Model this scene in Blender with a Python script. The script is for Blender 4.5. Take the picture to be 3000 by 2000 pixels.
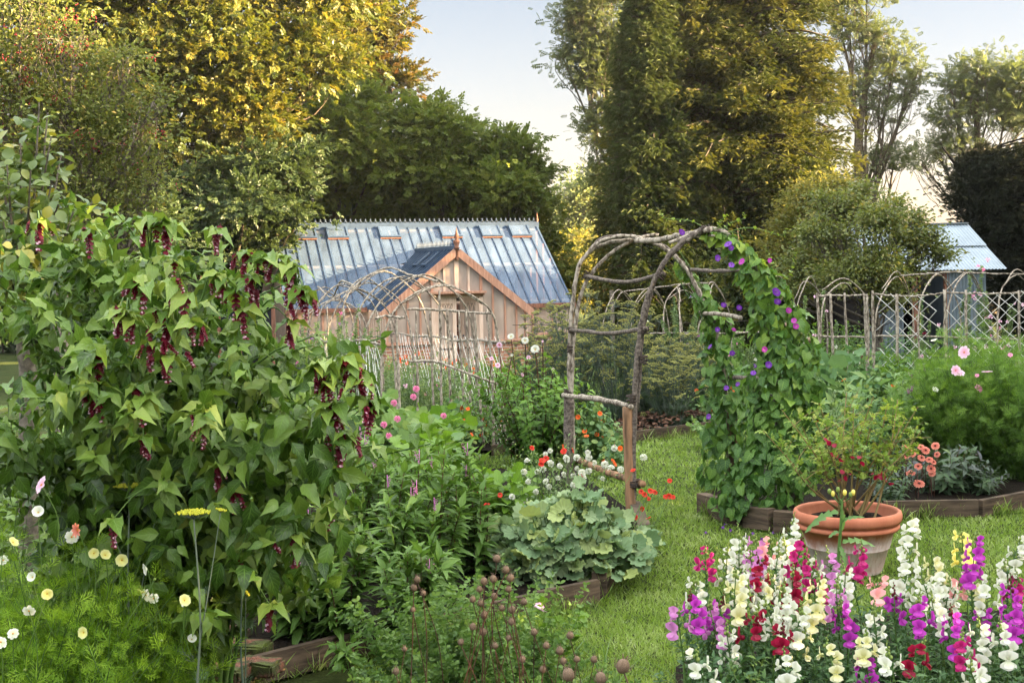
import bpy, math, random
import numpy as np
for _o in list(bpy.data.objects): bpy.data.objects.remove(_o)
SC = bpy.context.scene; COL = SC.collection
# ---------------------------------------------------------------- camera
F = 4000.0; YH = 780.0; ROLL = 0.017; HC = 2.04      # photograph pixels (3000 x 2000)
cam = bpy.data.cameras.new('camera'); camo = bpy.data.objects.new('camera', cam); COL.objects.link(camo)
cam.sensor_width = 36.0; cam.lens = F/3000*36; cam.shift_y = -(1000-YH)/3000
cam.clip_start = 0.05; cam.clip_end = 2000
camo.location = (0, 0, HC)
camo.rotation_mode = 'XYZ'
from mathutils import Matrix, Vector, Euler
camo.matrix_world = Matrix.Translation((0, 0, HC)) @ Matrix.Rotation(math.radians(90), 4, 'X') @ Matrix.Rotation(-ROLL, 4, 'Z')
SC.camera = camo
# ---------------------------------------------------------------- sky, sun, exposure
SUN_EL = math.radians(15); SUN_AZ = math.radians(-7)   # azimuth measured from +X towards +Y
world = bpy.data.worlds.new('World'); SC.world = world; world.use_nodes = True
wn = world.node_tree.nodes; wl = world.node_tree.links
sky = wn.new('ShaderNodeTexSky'); sky.sky_type = 'NISHITA'; sky.sun_disc = False
sky.sun_elevation = SUN_EL; sky.sun_rotation = math.radians(90)-SUN_AZ
sky.air_density = 1.0; sky.dust_density = 0.8; sky.ozone_density = 1.0
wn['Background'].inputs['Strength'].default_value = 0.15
hs = wn.new('ShaderNodeHueSaturation'); hs.inputs['Saturation'].default_value = .55
wl.new(sky.outputs[0], hs.inputs['Color']); 
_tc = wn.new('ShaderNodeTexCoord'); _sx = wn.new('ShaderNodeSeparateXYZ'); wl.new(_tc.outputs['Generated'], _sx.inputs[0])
_rp = wn.new('ShaderNodeValToRGB'); wl.new(_sx.outputs[2], _rp.inputs[0]); _e = _rp.color_ramp.elements; _e.new(.3); _e.new(.5)   # sky dimmed low in view, brightened overhead to light the garden
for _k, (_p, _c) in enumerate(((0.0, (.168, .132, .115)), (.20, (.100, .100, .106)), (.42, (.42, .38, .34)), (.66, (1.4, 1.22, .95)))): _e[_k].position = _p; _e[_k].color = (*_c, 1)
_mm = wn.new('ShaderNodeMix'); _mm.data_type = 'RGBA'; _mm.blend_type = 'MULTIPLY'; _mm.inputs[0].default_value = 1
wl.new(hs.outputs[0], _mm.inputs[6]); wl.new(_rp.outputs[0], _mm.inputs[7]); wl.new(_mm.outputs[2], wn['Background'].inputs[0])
sd = bpy.data.lights.new('sun', 'SUN'); so = bpy.data.objects.new('sun', sd); COL.objects.link(so)
sd.energy = 4.2; sd.angle = math.radians(0.5); sd.color = (1.0, 0.70, 0.36)
sdir = Vector((math.cos(SUN_EL)*math.cos(SUN_AZ), math.cos(SUN_EL)*math.sin(SUN_AZ), math.sin(SUN_EL)))
so.rotation_euler = sdir.to_track_quat('Z', 'Y').to_euler(); so.location = (30, 0, 30)
SC.view_settings.view_transform = 'Standard'; SC.view_settings.look = 'None'
SC.view_settings.gamma = 1; SC.view_settings.exposure = 3.86
SC.cycles.max_bounces = 7; SC.cycles.diffuse_bounces = 2; SC.cycles.glossy_bounces = 3
SC.cycles.transmission_bounces = 5; SC.cycles.transparent_max_bounces = 12
SC.cycles.caustics_reflective = False; SC.cycles.caustics_refractive = False
SC.cycles.sample_clamp_indirect = 8

# ---------------------------------------------------------------- picture to world
def gz(y):
    t = np.clip((np.asarray(y, float)-12)/18, 0, 1); return -0.5*t*t*(3-2*t)
_c, _s = math.cos(ROLL), math.sin(ROLL)
def at(px, py, Y):
    dx, dy = px-1500, YH-py
    return np.array([(dx*_c+dy*_s)*Y/F, Y, HC+(-dx*_s+dy*_c)*Y/F])
def gnd(px, py, h=0.0):
    Y = 10.0
    for _ in range(60):
        dx, dy = px-1500, YH-py
        v = (dx*_s-dy*_c)/F
        Y = 0.5*Y+0.5*(HC-h-float(gz(Y)))/max(v, 1e-3)
    p = at(px, py, Y); p[2] = float(gz(Y))+h; return p
def gx(px, Y, h=0.0):
    """the point of the ground at distance Y seen in column px"""
    return np.array([(px-1500)*Y/F, Y, float(gz(Y))+h])

# ---------------------------------------------------------------- geometry
class Geo:
    def __init__(s): s.V=[]; s.L=[]; s.T=[]; s.M=[]; s.U=[]; s.n=0
    def add(s, V, Fc, luv=None, mat=0):
        V = np.asarray(V, np.float32).reshape(-1, 3); Fc = np.asarray(Fc, np.int32)
        if luv is None: luv = np.tile(np.float32([0, 0.5, 0.5]), (len(V), 1))
        s.V.append(V); s.U.append(np.asarray(luv, np.float32).reshape(-1, 3))
        s.L.append((Fc+s.n).ravel()); s.T.append(np.full(len(Fc), Fc.shape[1], np.int32))
        s.M.append(np.full(len(Fc), mat, np.int32)); s.n += len(V); return s
    def merge(s, g, M=None, mat=None):
        for V, U, L, T, Mt in zip(g.V, g.U, g.L, g.T, g.M):
            pass
        V = np.concatenate(g.V); 
        if M is not None: V = V @ np.asarray(M)[:3, :3].T + np.asarray(M)[:3, 3]
        s.V.append(V.astype(np.float32)); s.U.append(np.concatenate(g.U))
        s.L.append(np.concatenate(g.L)+s.n); s.T.append(np.concatenate(g.T))
        m = np.concatenate(g.M); s.M.append(m if mat is None else np.full_like(m, mat)); s.n += len(V)
        return s
def mesh(name, g, mats, smooth=True, off=None):
    me = bpy.data.meshes.new(name)
    if g.n:
        V = np.concatenate(g.V); L = np.concatenate(g.L); T = np.concatenate(g.T); M = np.concatenate(g.M); U = np.concatenate(g.U)
        if off is not None: V = V-np.asarray(off, np.float32)
        me.vertices.add(len(V)); me.vertices.foreach_set('co', V.astype(np.float32).ravel())
        me.loops.add(len(L)); me.loops.foreach_set('vertex_index', L)
        me.polygons.add(len(T)); st = np.zeros(len(T), np.int32); st[1:] = np.cumsum(T)[:-1]
        me.polygons.foreach_set('loop_start', st); me.polygons.foreach_set('loop_total', T)
        me.polygons.foreach_set('material_index', M)
        me.polygons.foreach_set('use_smooth', np.full(len(T), smooth))
        a = me.attributes.new('luv', 'FLOAT_VECTOR', 'POINT'); a.data.foreach_set('vector', U.ravel())
        me.update(calc_edges=True)
    for m in (mats if isinstance(mats, (list, tuple)) else [mats]): me.materials.append(m)
    return me
def setp(o, label=None, cat=None, group=None, kind=None):
    if label: o['label'] = label
    if cat: o['category'] = cat
    if group: o['group'] = group
    if kind: o['kind'] = kind
    return o
def link(name, data, parent=None, loc=None):
    o = bpy.data.objects.new(name, data); COL.objects.link(o)
    if parent is not None: o.parent = parent
    if loc is not None: o.location = tuple(float(v) for v in loc)
    return o
def thing(name, loc, label, cat, group=None):
    o = link(name, None, None, loc); o.empty_display_size = .1
    return setp(o, label, cat, group)
def part(name, g, mats, parent, smooth=True, label=None):
    """geometry given in world space; parent a root Empty (or a part: then its root's position is used)"""
    r = parent; off = np.zeros(3)
    while r is not None: off += np.array(r.location); r = r.parent
    o = link(name, mesh(name, g, mats, smooth, off), parent)
    if label: o['label'] = label
    return o
def solo(name, g, mats, label, cat, group=None, kind=None, smooth=True, loc=(0, 0, 0)):
    o = link(name, mesh(name, g, mats, smooth, loc), None, loc)
    return setp(o, label, cat, group, kind)

BOXF = [(0,1,3,2),(4,6,7,5),(0,4,5,1),(2,3,7,6),(0,2,6,4),(1,5,7,3)]
def box(g, lo, hi, M=None, mat=0, u=.5):
    lo = np.asarray(lo, float); hi = np.asarray(hi, float)
    V = np.array([[(lo, hi)[i][0], (lo, hi)[j][1], (lo, hi)[k][2]] for i in (0, 1) for j in (0, 1) for k in (0, 1)])
    if M is not None: V = V @ M[0].T + M[1]
    g.add(V, BOXF, np.tile([0, u, u], (8, 1)), mat)
def bar(g, a, b, w, h, up=(0, 0, 1), mat=0, u=.5):
    """box beam from a to b, w across, h along up"""
    a = np.asarray(a, float); b = np.asarray(b, float); d = b-a; L = np.linalg.norm(d); d /= L
    s = np.cross(d, up); s /= np.linalg.norm(s); n = np.cross(s, d)
    M = (np.stack([s, d, n], 1), a)
    box(g, (-w/2, 0, -h/2), (w/2, L, h/2), M, mat, u)
def smooth_pts(P, k=6):
    P = np.asarray(P, float)
    if len(P) < 3:
        t = np.linspace(0, 1, k+1)[:, None]; return P[0]*(1-t)+P[-1]*t
    Q = np.vstack([2*P[0]-P[1], P, 2*P[-1]-P[-2]]); out = []
    for i in range(1, len(Q)-2):
        for t in np.arange(k)/k:
            out.append(.5*((2*Q[i])+(-Q[i-1]+Q[i+1])*t+(2*Q[i-1]-5*Q[i]+4*Q[i+1]-Q[i+2])*t*t+(-Q[i-1]+3*Q[i]-3*Q[i+1]+Q[i+2])*t**3))
    out.append(P[-1]); return np.array(out)
def tubes(g, P, R, sides=6, mat=0, rnd=None, cap=True):
    """P (N,K,3), R (N,K)"""
    P = np.asarray(P, float); 
    if P.ndim == 2: P = P[None]
    N, K, _ = P.shape; R = np.broadcast_to(np.asarray(R, float), (N, K))
    T = np.gradient(P, axis=1); T /= np.linalg.norm(T, axis=2, keepdims=True)+1e-9
    mean = P[:, -1]-P[:, 0]; ref = np.where(np.abs(mean[:, 2:3]) > .6*np.linalg.norm(mean, axis=1, keepdims=True), np.array([[1., .13, 0]]), np.array([[.05, .02, 1.]]))
    A = np.cross(T, ref[:, None, :]); A /= np.linalg.norm(A, axis=2, keepdims=True)+1e-9
    B = np.cross(T, A); th = np.arange(sides)*2*np.pi/sides
    V = P[:, :, None, :]+R[:, :, None, None]*(A[:, :, None, :]*np.cos(th)[None, None, :, None]+B[:, :, None, :]*np.sin(th)[None, None, :, None])
    if rnd is None: rnd = np.random.rand(N)
    U = np.zeros((N, K, sides, 3)); U[..., 0] = np.cos(th); U[..., 1] = np.linspace(0, 1, K)[None, :, None]; U[..., 2] = np.asarray(rnd).reshape(-1, 1, 1)
    i = np.arange(K-1)[:, None]*sides; j = np.arange(sides)[None, :]; j2 = (j+1) % sides
    q = np.stack([i+j, i+j2, i+sides+j2, i+sides+j], -1).reshape(-1, 4)
    Fc = (q[None]+(np.arange(N)*K*sides)[:, None, None]).reshape(-1, 4)
    g.add(V.reshape(-1, 3), Fc, U.reshape(-1, 3), mat)
    if cap and sides >= 4:
        c = np.arange(sides)[None, :]; o = (np.arange(N)*K*sides)[:, None]
        n0 = g.n-N*K*sides
        for cc in (o+c[:, ::-1], o+(K-1)*sides+c):
            g.L.append((cc+n0).ravel().astype(np.int32)); g.T.append(np.full(N, sides, np.int32)); g.M.append(np.full(N, mat, np.int32))
    return g
def tube(g, pts, r0, r1=None, sides=8, k=6, mat=0, knob=0, rs=None, wob=0):
    P = smooth_pts(pts, k); K = len(P); r1 = r0 if r1 is None else r1
    R = np.linspace(r0, r1, K); rs = rs or np.random
    if knob:
        for _ in range(2): R = R*(1+knob*(rs.rand(K)-.5))
    if wob: P = P+(rs.rand(K, 3)-.5)*wob
    return tubes(g, P, R[None], sides, mat)
def nrm(v): v = np.asarray(v, float); return v/(np.linalg.norm(v, axis=-1, keepdims=True)+1e-9)
# leaf templates: V (k,3): x across, y along, z normal;  luv (u, t)
def leaf_tpl(prof, fold=.25, droop=.3, eoff=None, wave=0.0):
    n = len(prof)-1; V=[]; U=[]; Fq=[]
    for i, w in enumerate(prof):
        t = i/n; e = 0 if eoff is None else eoff[i]; zz = -droop*t*t; wz = wave*math.sin(i*2.4)
        for sx in (-1, 0, 1):
            V.append((sx*w, t+(e if sx else 0), zz+(abs(sx)*(fold*w+wz*sx*w))))
            U.append((sx, t))
    for i in range(n):
        a = 3*i
        Fq += [(a, a+1, a+4, a+3), (a+1, a+2, a+5, a+4)]
    return np.array(V, float), np.array(Fq), np.array(U, float)
def disc_tpl(outline, cup=.15, rings=1, ctr=(0, 0)):
    """fan leaf from an outline [(x,y)...]; edge raised by cup"""
    n = len(outline); V=[(ctr[0], ctr[1], 0)]; U=[(0, 0)]; Fq=[]
    for k in range(1, rings+1):
        f = k/rings
        for j, (x, y) in enumerate(outline):
            V.append((ctr[0]+(x-ctr[0])*f, ctr[1]+(y-ctr[1])*f, cup*f*f*(1+.35*math.sin(j*2.1)))); U.append((j/n, f))
    for j in range(n): Fq.append((0, 1+j, 1+(j+1) % n, 1+(j+1) % n))
    tri = [(a, b, c) for a, b, c, _ in Fq]; quad=[]
    for k in range(rings-1):
        for j in range(n):
            a = 1+k*n; quad.append((a+j, a+n+j, a+n+(j+1) % n, a+(j+1) % n))
    return np.array(V, float), (np.array(tri), np.array(quad) if quad else None), np.array(U, float)
def place(g, tpl, P, D, N, S, rnd=None, mat=0, W=None):
    """copies of a template: origin P, tip direction D, normal N, size S (W: width factor)"""
    V, Fq, U = tpl; P = np.asarray(P, float); n = len(P)
    if n == 0: return g
    D = nrm(np.broadcast_to(D, P.shape)); N = np.broadcast_to(N, P.shape); X = nrm(np.cross(D, N)); N = np.cross(X, D)
    S = np.broadcast_to(S, (n,)).astype(float)[:, None, None]; W = 1.0 if W is None else np.broadcast_to(W, (n,))[:, None, None]
    O = P[:, None, :]+S*(V[None, :, 0:1]*W*X[:, None, :]+V[None, :, 1:2]*D[:, None, :]+V[None, :, 2:3]*N[:, None, :])
    if rnd is None: rnd = np.random.rand(n)
    UU = np.zeros((n, len(V), 3)); UU[..., :2] = U[None]; UU[..., 2] = np.asarray(rnd)[:, None]
    fs = Fq if isinstance(Fq, tuple) else (Fq,)
    base = g.n; first = True
    for f in fs:
        if f is None: continue
        Fc = (f[None]+(np.arange(n)*len(V))[:, None, None]).reshape(-1, f.shape[1])
        if first: g.add(O.reshape(-1, 3), Fc, UU.reshape(-1, 3), mat); first = False
        else:
            g.L.append((Fc+base).ravel().astype(np.int32)); g.T.append(np.full(len(Fc), Fc.shape[1], np.int32)); g.M.append(np.full(len(Fc), mat, np.int32))
    return g
def sph(n, rs):
    v = rs.normal(size=(n, 3)); return nrm(v)
def lathe(g, prof, c, n=48, mat=0, M=None):
    prof = np.asarray(prof, float); K = len(prof); th = np.arange(n)*2*np.pi/n
    V = np.stack([prof[:, 0:1]*np.cos(th), prof[:, 0:1]*np.sin(th), np.repeat(prof[:, 1:2], n, 1)], -1).reshape(-1, 3)
    if M is not None: V = V @ np.asarray(M).T
    V = V+np.asarray(c)
    i = np.arange(K-1)[:, None]*n; j = np.arange(n)[None, :]
    q = np.stack([i+j, i+(j+1) % n, i+n+(j+1) % n, i+n+j], -1).reshape(-1, 4)
    U = np.zeros((K*n, 3)); U[:, 1] = np.repeat(np.linspace(0, 1, K), n); U[:, 2] = .5
    return g.add(V, q, U, mat)
def ball(g, c, r, n=8, m=5, mat=0, sq=(1, 1, 1), u=.5):
    c = np.atleast_2d(c); r = np.broadcast_to(r, (len(c),))
    ph = np.linspace(0.001, np.pi-.001, m+1); th = np.arange(n)*2*np.pi/n
    B = np.stack([np.outer(np.sin(ph), np.cos(th)), np.outer(np.sin(ph), np.sin(th)), np.outer(np.cos(ph), np.ones(n))], -1).reshape(-1, 3)*np.array(sq)
    i = np.arange(m)[:, None]*n; j = np.arange(n)[None, :]
    q = np.stack([i+j, i+n+j, i+n+(j+1) % n, i+(j+1) % n], -1).reshape(-1, 4)
    V = c[:, None, :]+r[:, None, None]*B[None]; Fc = (q[None]+(np.arange(len(c))*len(B))[:, None, None]).reshape(-1, 4)
    U = np.zeros((len(c)*len(B), 3)); U[:, 1] = .5; U[:, 2] = np.repeat(np.random.rand(len(c)), len(B)) if u is None else u
    return g.add(V.reshape(-1, 3), Fc, U, mat)

# ---------------------------------------------------------------- materials
def newmat(name):
    m = bpy.data.materials.new(name); m.use_nodes = True; nt = m.node_tree
    return m, nt, nt.nodes['Principled BSDF'], nt.links
def ramp(nt, stops, interp='LINEAR'):
    r = nt.nodes.new('ShaderNodeValToRGB'); r.color_ramp.interpolation = interp; e = r.color_ramp.elements
    while len(e) < len(stops): e.new(.5)
    for k, (p, c) in enumerate(stops): e[k].position = p; e[k].color = (*c, 1)
    return r
def even(cols): return [(i/max(1, len(cols)-1), c) for i, c in enumerate(cols)]
def math_node(nt, op, a, b=None, c=None):
    m = nt.nodes.new('ShaderNodeMath'); m.operation = op
    for k, v in enumerate((a, b, c)):
        if v is None: continue
        if isinstance(v, (int, float)): m.inputs[k].default_value = v
        else: nt.links.new(v, m.inputs[k])
    return m.outputs[0]
def mixc(nt, fac, a, b, mode='MIX'):
    m = nt.nodes.new('ShaderNodeMix'); m.data_type = 'RGBA'; m.blend_type = mode
    for s, v in ((m.inputs[0], fac), (m.inputs[6], a), (m.inputs[7], b)):
        if isinstance(v, (int, float)): s.default_value = v
        elif isinstance(v, tuple): s.default_value = (*v, 1)
        else: nt.links.new(v, s)
    return m.outputs[2]
def noise(nt, scale, detail=4, rough=.55, coord='Object', sc=None):
    tc = nt.nodes.new('ShaderNodeTexCoord'); n = nt.nodes.new('ShaderNodeTexNoise')
    n.inputs['Scale'].default_value = scale; n.inputs['Detail'].default_value = detail; n.inputs['Roughness'].default_value = rough
    if sc:
        mp = nt.nodes.new('ShaderNodeMapping'); mp.inputs['Scale'].default_value = sc
        nt.links.new(tc.outputs[coord], mp.inputs[0]); nt.links.new(mp.outputs[0], n.inputs[0])
    else: nt.links.new(tc.outputs[coord], n.inputs[0])
    return n.outputs['Fac']
def leafmat(name, cols, rough=.5, trans=.35, vein=0.0, spec=.24, tcol=None, nveins=7, edge=None):
    m, nt, b, L = newmat(name); N = nt.nodes
    at_ = N.new('ShaderNodeAttribute'); at_.attribute_name = 'luv'
    sx = N.new('ShaderNodeSeparateXYZ'); L.new(at_.outputs['Vector'], sx.inputs[0])
    r = ramp(nt, even(cols)); L.new(sx.outputs[2], r.inputs[0]); col = r.outputs[0]
    b.inputs['Roughness'].default_value = rough; b.inputs['Specular IOR Level'].default_value = spec
    if vein:
        au = math_node(nt, 'ABSOLUTE', sx.outputs[0])
        mid = math_node(nt, 'SUBTRACT', 1, math_node(nt, 'MULTIPLY', au, 9)); 
        ph = math_node(nt, 'MULTIPLY', math_node(nt, 'SUBTRACT', sx.outputs[1], math_node(nt, 'MULTIPLY', au, .28)), nveins*6.283)
        lat = math_node(nt, 'POWER', math_node(nt, 'ABSOLUTE', math_node(nt, 'COSINE', math_node(nt, 'MULTIPLY', ph, .5))), 14)
        mk = math_node(nt, 'MAXIMUM', mid, math_node(nt, 'MULTIPLY', lat, .55)); mk = math_node(nt, 'MAXIMUM', mk, 0)
        col = mixc(nt, math_node(nt, 'MULTIPLY', mk, vein), col, tuple(min(1, c*1.9+.02) for c in cols[len(cols)//2]))
        bp = N.new('ShaderNodeBump'); bp.inputs['Strength'].default_value = .35; bp.inputs['Distance'].default_value = .004
        L.new(math_node(nt, 'MULTIPLY', mk, -1), bp.inputs['Height']); L.new(bp.outputs[0], b.inputs['Normal'])
    if edge:
        col = mixc(nt, math_node(nt, 'POWER', sx.outputs[1], edge[1]), col, edge[0])
    L.new(col, b.inputs['Base Color'])
    if trans:
        tr = N.new('ShaderNodeBsdfTranslucent'); tc = mixc(nt, 1.0, col, tcol or (1.0, .95, .45), 'MULTIPLY')
        tc2 = mixc(nt, .6, tc, col, 'ADD')
        L.new(tc2, tr.inputs[0]); mx = N.new('ShaderNodeMixShader'); mx.inputs[0].default_value = trans
        L.new(b.outputs[0], mx.inputs[1]); L.new(tr.outputs[0], mx.inputs[2])
        L.new(mx.outputs[0], N['Material Output'].inputs[0])
    return m
def plain(name, col, rough=.6, spec=.4, metal=0, var=.0, scale=8, col2=None, bump=0, sc=None, detail=5, lo=.35, hi=.65):
    m, nt, b, L = newmat(name); b.inputs['Roughness'].default_value = rough; b.inputs['Metallic'].default_value = metal
    b.inputs['Specular IOR Level'].default_value = spec
    if col2 is not None or bump:
        f = noise(nt, scale, detail, .6, 'Object', sc)
        r = ramp(nt, [(lo, col), (hi, col2 or col)]); L.new(f, r.inputs[0]); L.new(r.outputs[0], b.inputs['Base Color'])
        if bump:
            bp = nt.nodes.new('ShaderNodeBump'); bp.inputs['Strength'].default_value = .8; bp.inputs['Distance'].default_value = bump
            L.new(f, bp.inputs['Height']); L.new(bp.outputs[0], b.inputs['Normal'])
    else: b.inputs['Base Color'].default_value = (*col, 1)
    return m
M = {}
M['bark'] = plain('bark', (.035, .026, .018), .9, .2, col2=(.11, .09, .065), scale=14, bump=.01)
M['bark_grey'] = plain('bark_grey', (.06, .05, .04), .9, .2, col2=(.22, .19, .155), scale=26, bump=.004)
M['pole'] = plain('pole', (.10, .078, .06), .9, .2, col2=(.40, .35, .29), scale=38, bump=.003, sc=(1, 1, .5), lo=.38, hi=.6)
M['pole_dark'] = plain('pole_dark', (.04, .032, .028), .9, .2, col2=(.20, .165, .14), scale=45, bump=.003, lo=.35, hi=.65)
M['post'] = plain('post', (.06, .04, .026), .85, .2, col2=(.30, .17, .095), scale=16, bump=.008, sc=(1, 1, .12), lo=.38, hi=.64)
M['rope'] = plain('rope', (.025, .02, .018), .9, .2, col2=(.08, .06, .05), scale=90)
M['twine'] = plain('twine', (.72, .72, .70), .9, .2)
M['soil'] = plain('soil', (.004, .0032, .0026), 1, .1, col2=(.022, .016, .011), scale=45, bump=.05, detail=9)
M['board'] = plain('board', (.030, .022, .016), .9, .2, col2=(.12, .085, .060), scale=12, bump=.004, sc=(.3, .3, 2.5))
M['stem_green'] = leafmat('stem_green', [(.05, .11, .02), (.10, .17, .04)], .5, 0)
M['stem_red'] = leafmat('stem_red', [(.05, .02, .02), (.12, .05, .03)], .5, 0)
M['stem_tan'] = leafmat('stem_tan', [(.13, .10, .03), (.28, .20, .09)], .6, 0)
# ---------------------------------------------------------------- ground, lawn, beds
def sheet(name, xs, ys, zf, mat, kind='structure'):
    X, Y = np.meshgrid(xs, ys); V = np.stack([X, Y, gz(Y)+zf(X, Y)], -1).reshape(-1, 3); nx = len(xs)
    i = np.arange(len(ys)-1)[:, None]*nx; j = np.arange(nx-1)[None]
    g = Geo(); g.add(V, np.stack([i+j, i+j+1, i+nx+j+1, i+nx+j], -1).reshape(-1, 4))
    return setp(link(name, mesh(name, g, mat)), kind=kind)
def groundmat():
    m, nt, b, L = newmat('ground'); b.inputs['Roughness'].default_value = 1; b.inputs['Specular IOR Level'].default_value = .1
    f = noise(nt, .8, 8, .65); f2 = noise(nt, 40, 6, .7)
    r = ramp(nt, [(.35, (.035, .055, .015)), (.55, (.075, .10, .028)), (.75, (.06, .05, .025))]); L.new(f, r.inputs[0])
    r2 = ramp(nt, [(.3, (.45, .45, .45)), (.7, (1.1, 1.1, 1.1))]); L.new(f2, r2.inputs[0])
    L.new(mixc(nt, 1.0, r.outputs[0], r2.outputs[0], 'MULTIPLY'), b.inputs['Base Color'])
    bp = nt.nodes.new('ShaderNodeBump'); bp.inputs['Distance'].default_value = .04; L.new(f2, bp.inputs['Height']); L.new(bp.outputs[0], b.inputs['Normal'])
    return m
M['ground'] = groundmat()
def spaced(a, b, n, p=2.2):
    t = np.linspace(-1, 1, n); return (a+b)/2+(b-a)/2*np.sign(t)*np.abs(t)**p
sheet('ground', spaced(-400, 400, 120, 3), np.concatenate([np.linspace(-40, 60, 101), np.linspace(62, 900, 40)]),
      lambda X, Y: 0*X-.02, M['ground'])
rsg = np.random.RandomState(5)
def inpoly(P, poly):
    x, y = P[:, 0], P[:, 1]; r = np.zeros(len(P), bool); j = len(poly)-1
    for i in range(len(poly)):
        xi, yi = poly[i]; xj, yj = poly[j]
        r ^= ((yi > y) != (yj > y)) & (x < (xj-xi)*(y-yi)/(yj-yi+1e-12)+xi); j = i
    return r
def G2(*pp): return [tuple(gnd(*p)[:2]) for p in pp]
BEDS = {
 'front': G2((-2600, 2700), (700, 2015), (1090, 1900), (1750, 1757), (1885, 1600), (1860, 1530), (1690, 1400), (900, 1375), (-900, 1375)),
 'dahlia': G2((500, 1318), (1440, 1330), (1690, 1325), (1705, 1180), (1000, 1160), (500, 1160)),
 'mulch': G2((1800, 1292), (1858, 1290), (2095, 1258), (2150, 1240), (2110, 1190), (1760, 1190)),
 'vine': G2((2058, 1500), (2185, 1540), (2350, 1556), (2600, 1512), (2880, 1510), (3150, 1455), (3300, 1300), (2280, 1318), (2130, 1400)),
 'marrow': G2((2200, 1215), (2500, 1220), (3300, 1230), (3300, 1050), (2300, 1050)),
 'flower': G2((1950, 2900), (1980, 1960), (2200, 1830), (3000, 1790), (3600, 1900), (4200, 2500)),
}
def bedsoil(key, h):
    P = np.array(BEDS[key]); c = P.mean(0); n = len(P)
    V = []; rings = 8
    for k in range(rings+1):
        f = k/rings
        for p in P:
            q = c+(p-c)*f; V.append((q[0], q[1], float(gz(q[1]))+h*(1-f**8*.3)+(rsg.rand()-.5)*.04*(f < 1)))
    Fq = [(k*n+i, (k+1)*n+i, (k+1)*n+(i+1) % n, k*n+(i+1) % n) for k in range(rings) for i in range(n)]
    g = Geo(); g.add(V, Fq); return setp(link('soil', mesh('soil', g, M['soil'])), kind='structure')
for k, h in (('front', .10), ('dahlia', .06), ('mulch', .05), ('vine', .08), ('marrow', .03), ('flower', .02)): bedsoil(k, h)
def edging(label, segs, h=.13, w=.04, group='timber boards edging the beds'):
    c = np.mean([s[0] for s in segs], 0); r = thing('bed_edging', (c[0], c[1], float(gz(c[1]))), label, 'bed edging', group)
    for a, b in segs:
        a = np.array(a); b = np.array(b); g = Geo()
        A = np.array([a[0], a[1], float(gz(a[1]))+h/2]); B = np.array([b[0], b[1], float(gz(b[1]))+h/2+rsg.uniform(-.012, .012)])
        L = np.linalg.norm(B-A); n = max(2, int(L/.3))
        for q in range(1):
            bar(g, A, B, w, h)
        o = part('board', g, M['board'], r, False)
def gp(*p): return tuple(gnd(*p)[:2])
edging('timber board edging the dark soil bed by the mossy bricks', [(gp(-700, 2260), gp(690, 2018)), (gp(700, 2016), gp(1085, 1912)), (gp(1098, 1908), gp(1560, 1806)), (gp(1570, 1803), gp(1752, 1762))], .14)
edging('timber blocks edging the bed beside the left arch post', [(gp(1756, 1755), gp(1800, 1690)), (gp(1806, 1688), gp(1890, 1605)), (gp(1888, 1600), gp(1862, 1530))], .16, .09)
edging('timber board in front of the bark mulch bed', [(gp(1800, 1294), gp(1856, 1293)), (gp(1860, 1292), gp(2095, 1262))], .12)
edging('weathered timber blocks at the foot of the vine', [(gp(2056, 1500), gp(2180, 1542)), (gp(2186, 1543), gp(2262, 1556)), (gp(2268, 1556), gp(2352, 1560))], .16, .09)
edging('timber boards edging the bed behind the terracotta pot', [(gp(2590, 1515), gp(2865, 1513)), (gp(2872, 1512), gp(3160, 1455))], .13, .05)
edging('timber boards below the dahlia plant', [(gp(1440, 1334), gp(1690, 1329))], .12, .05)

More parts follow.
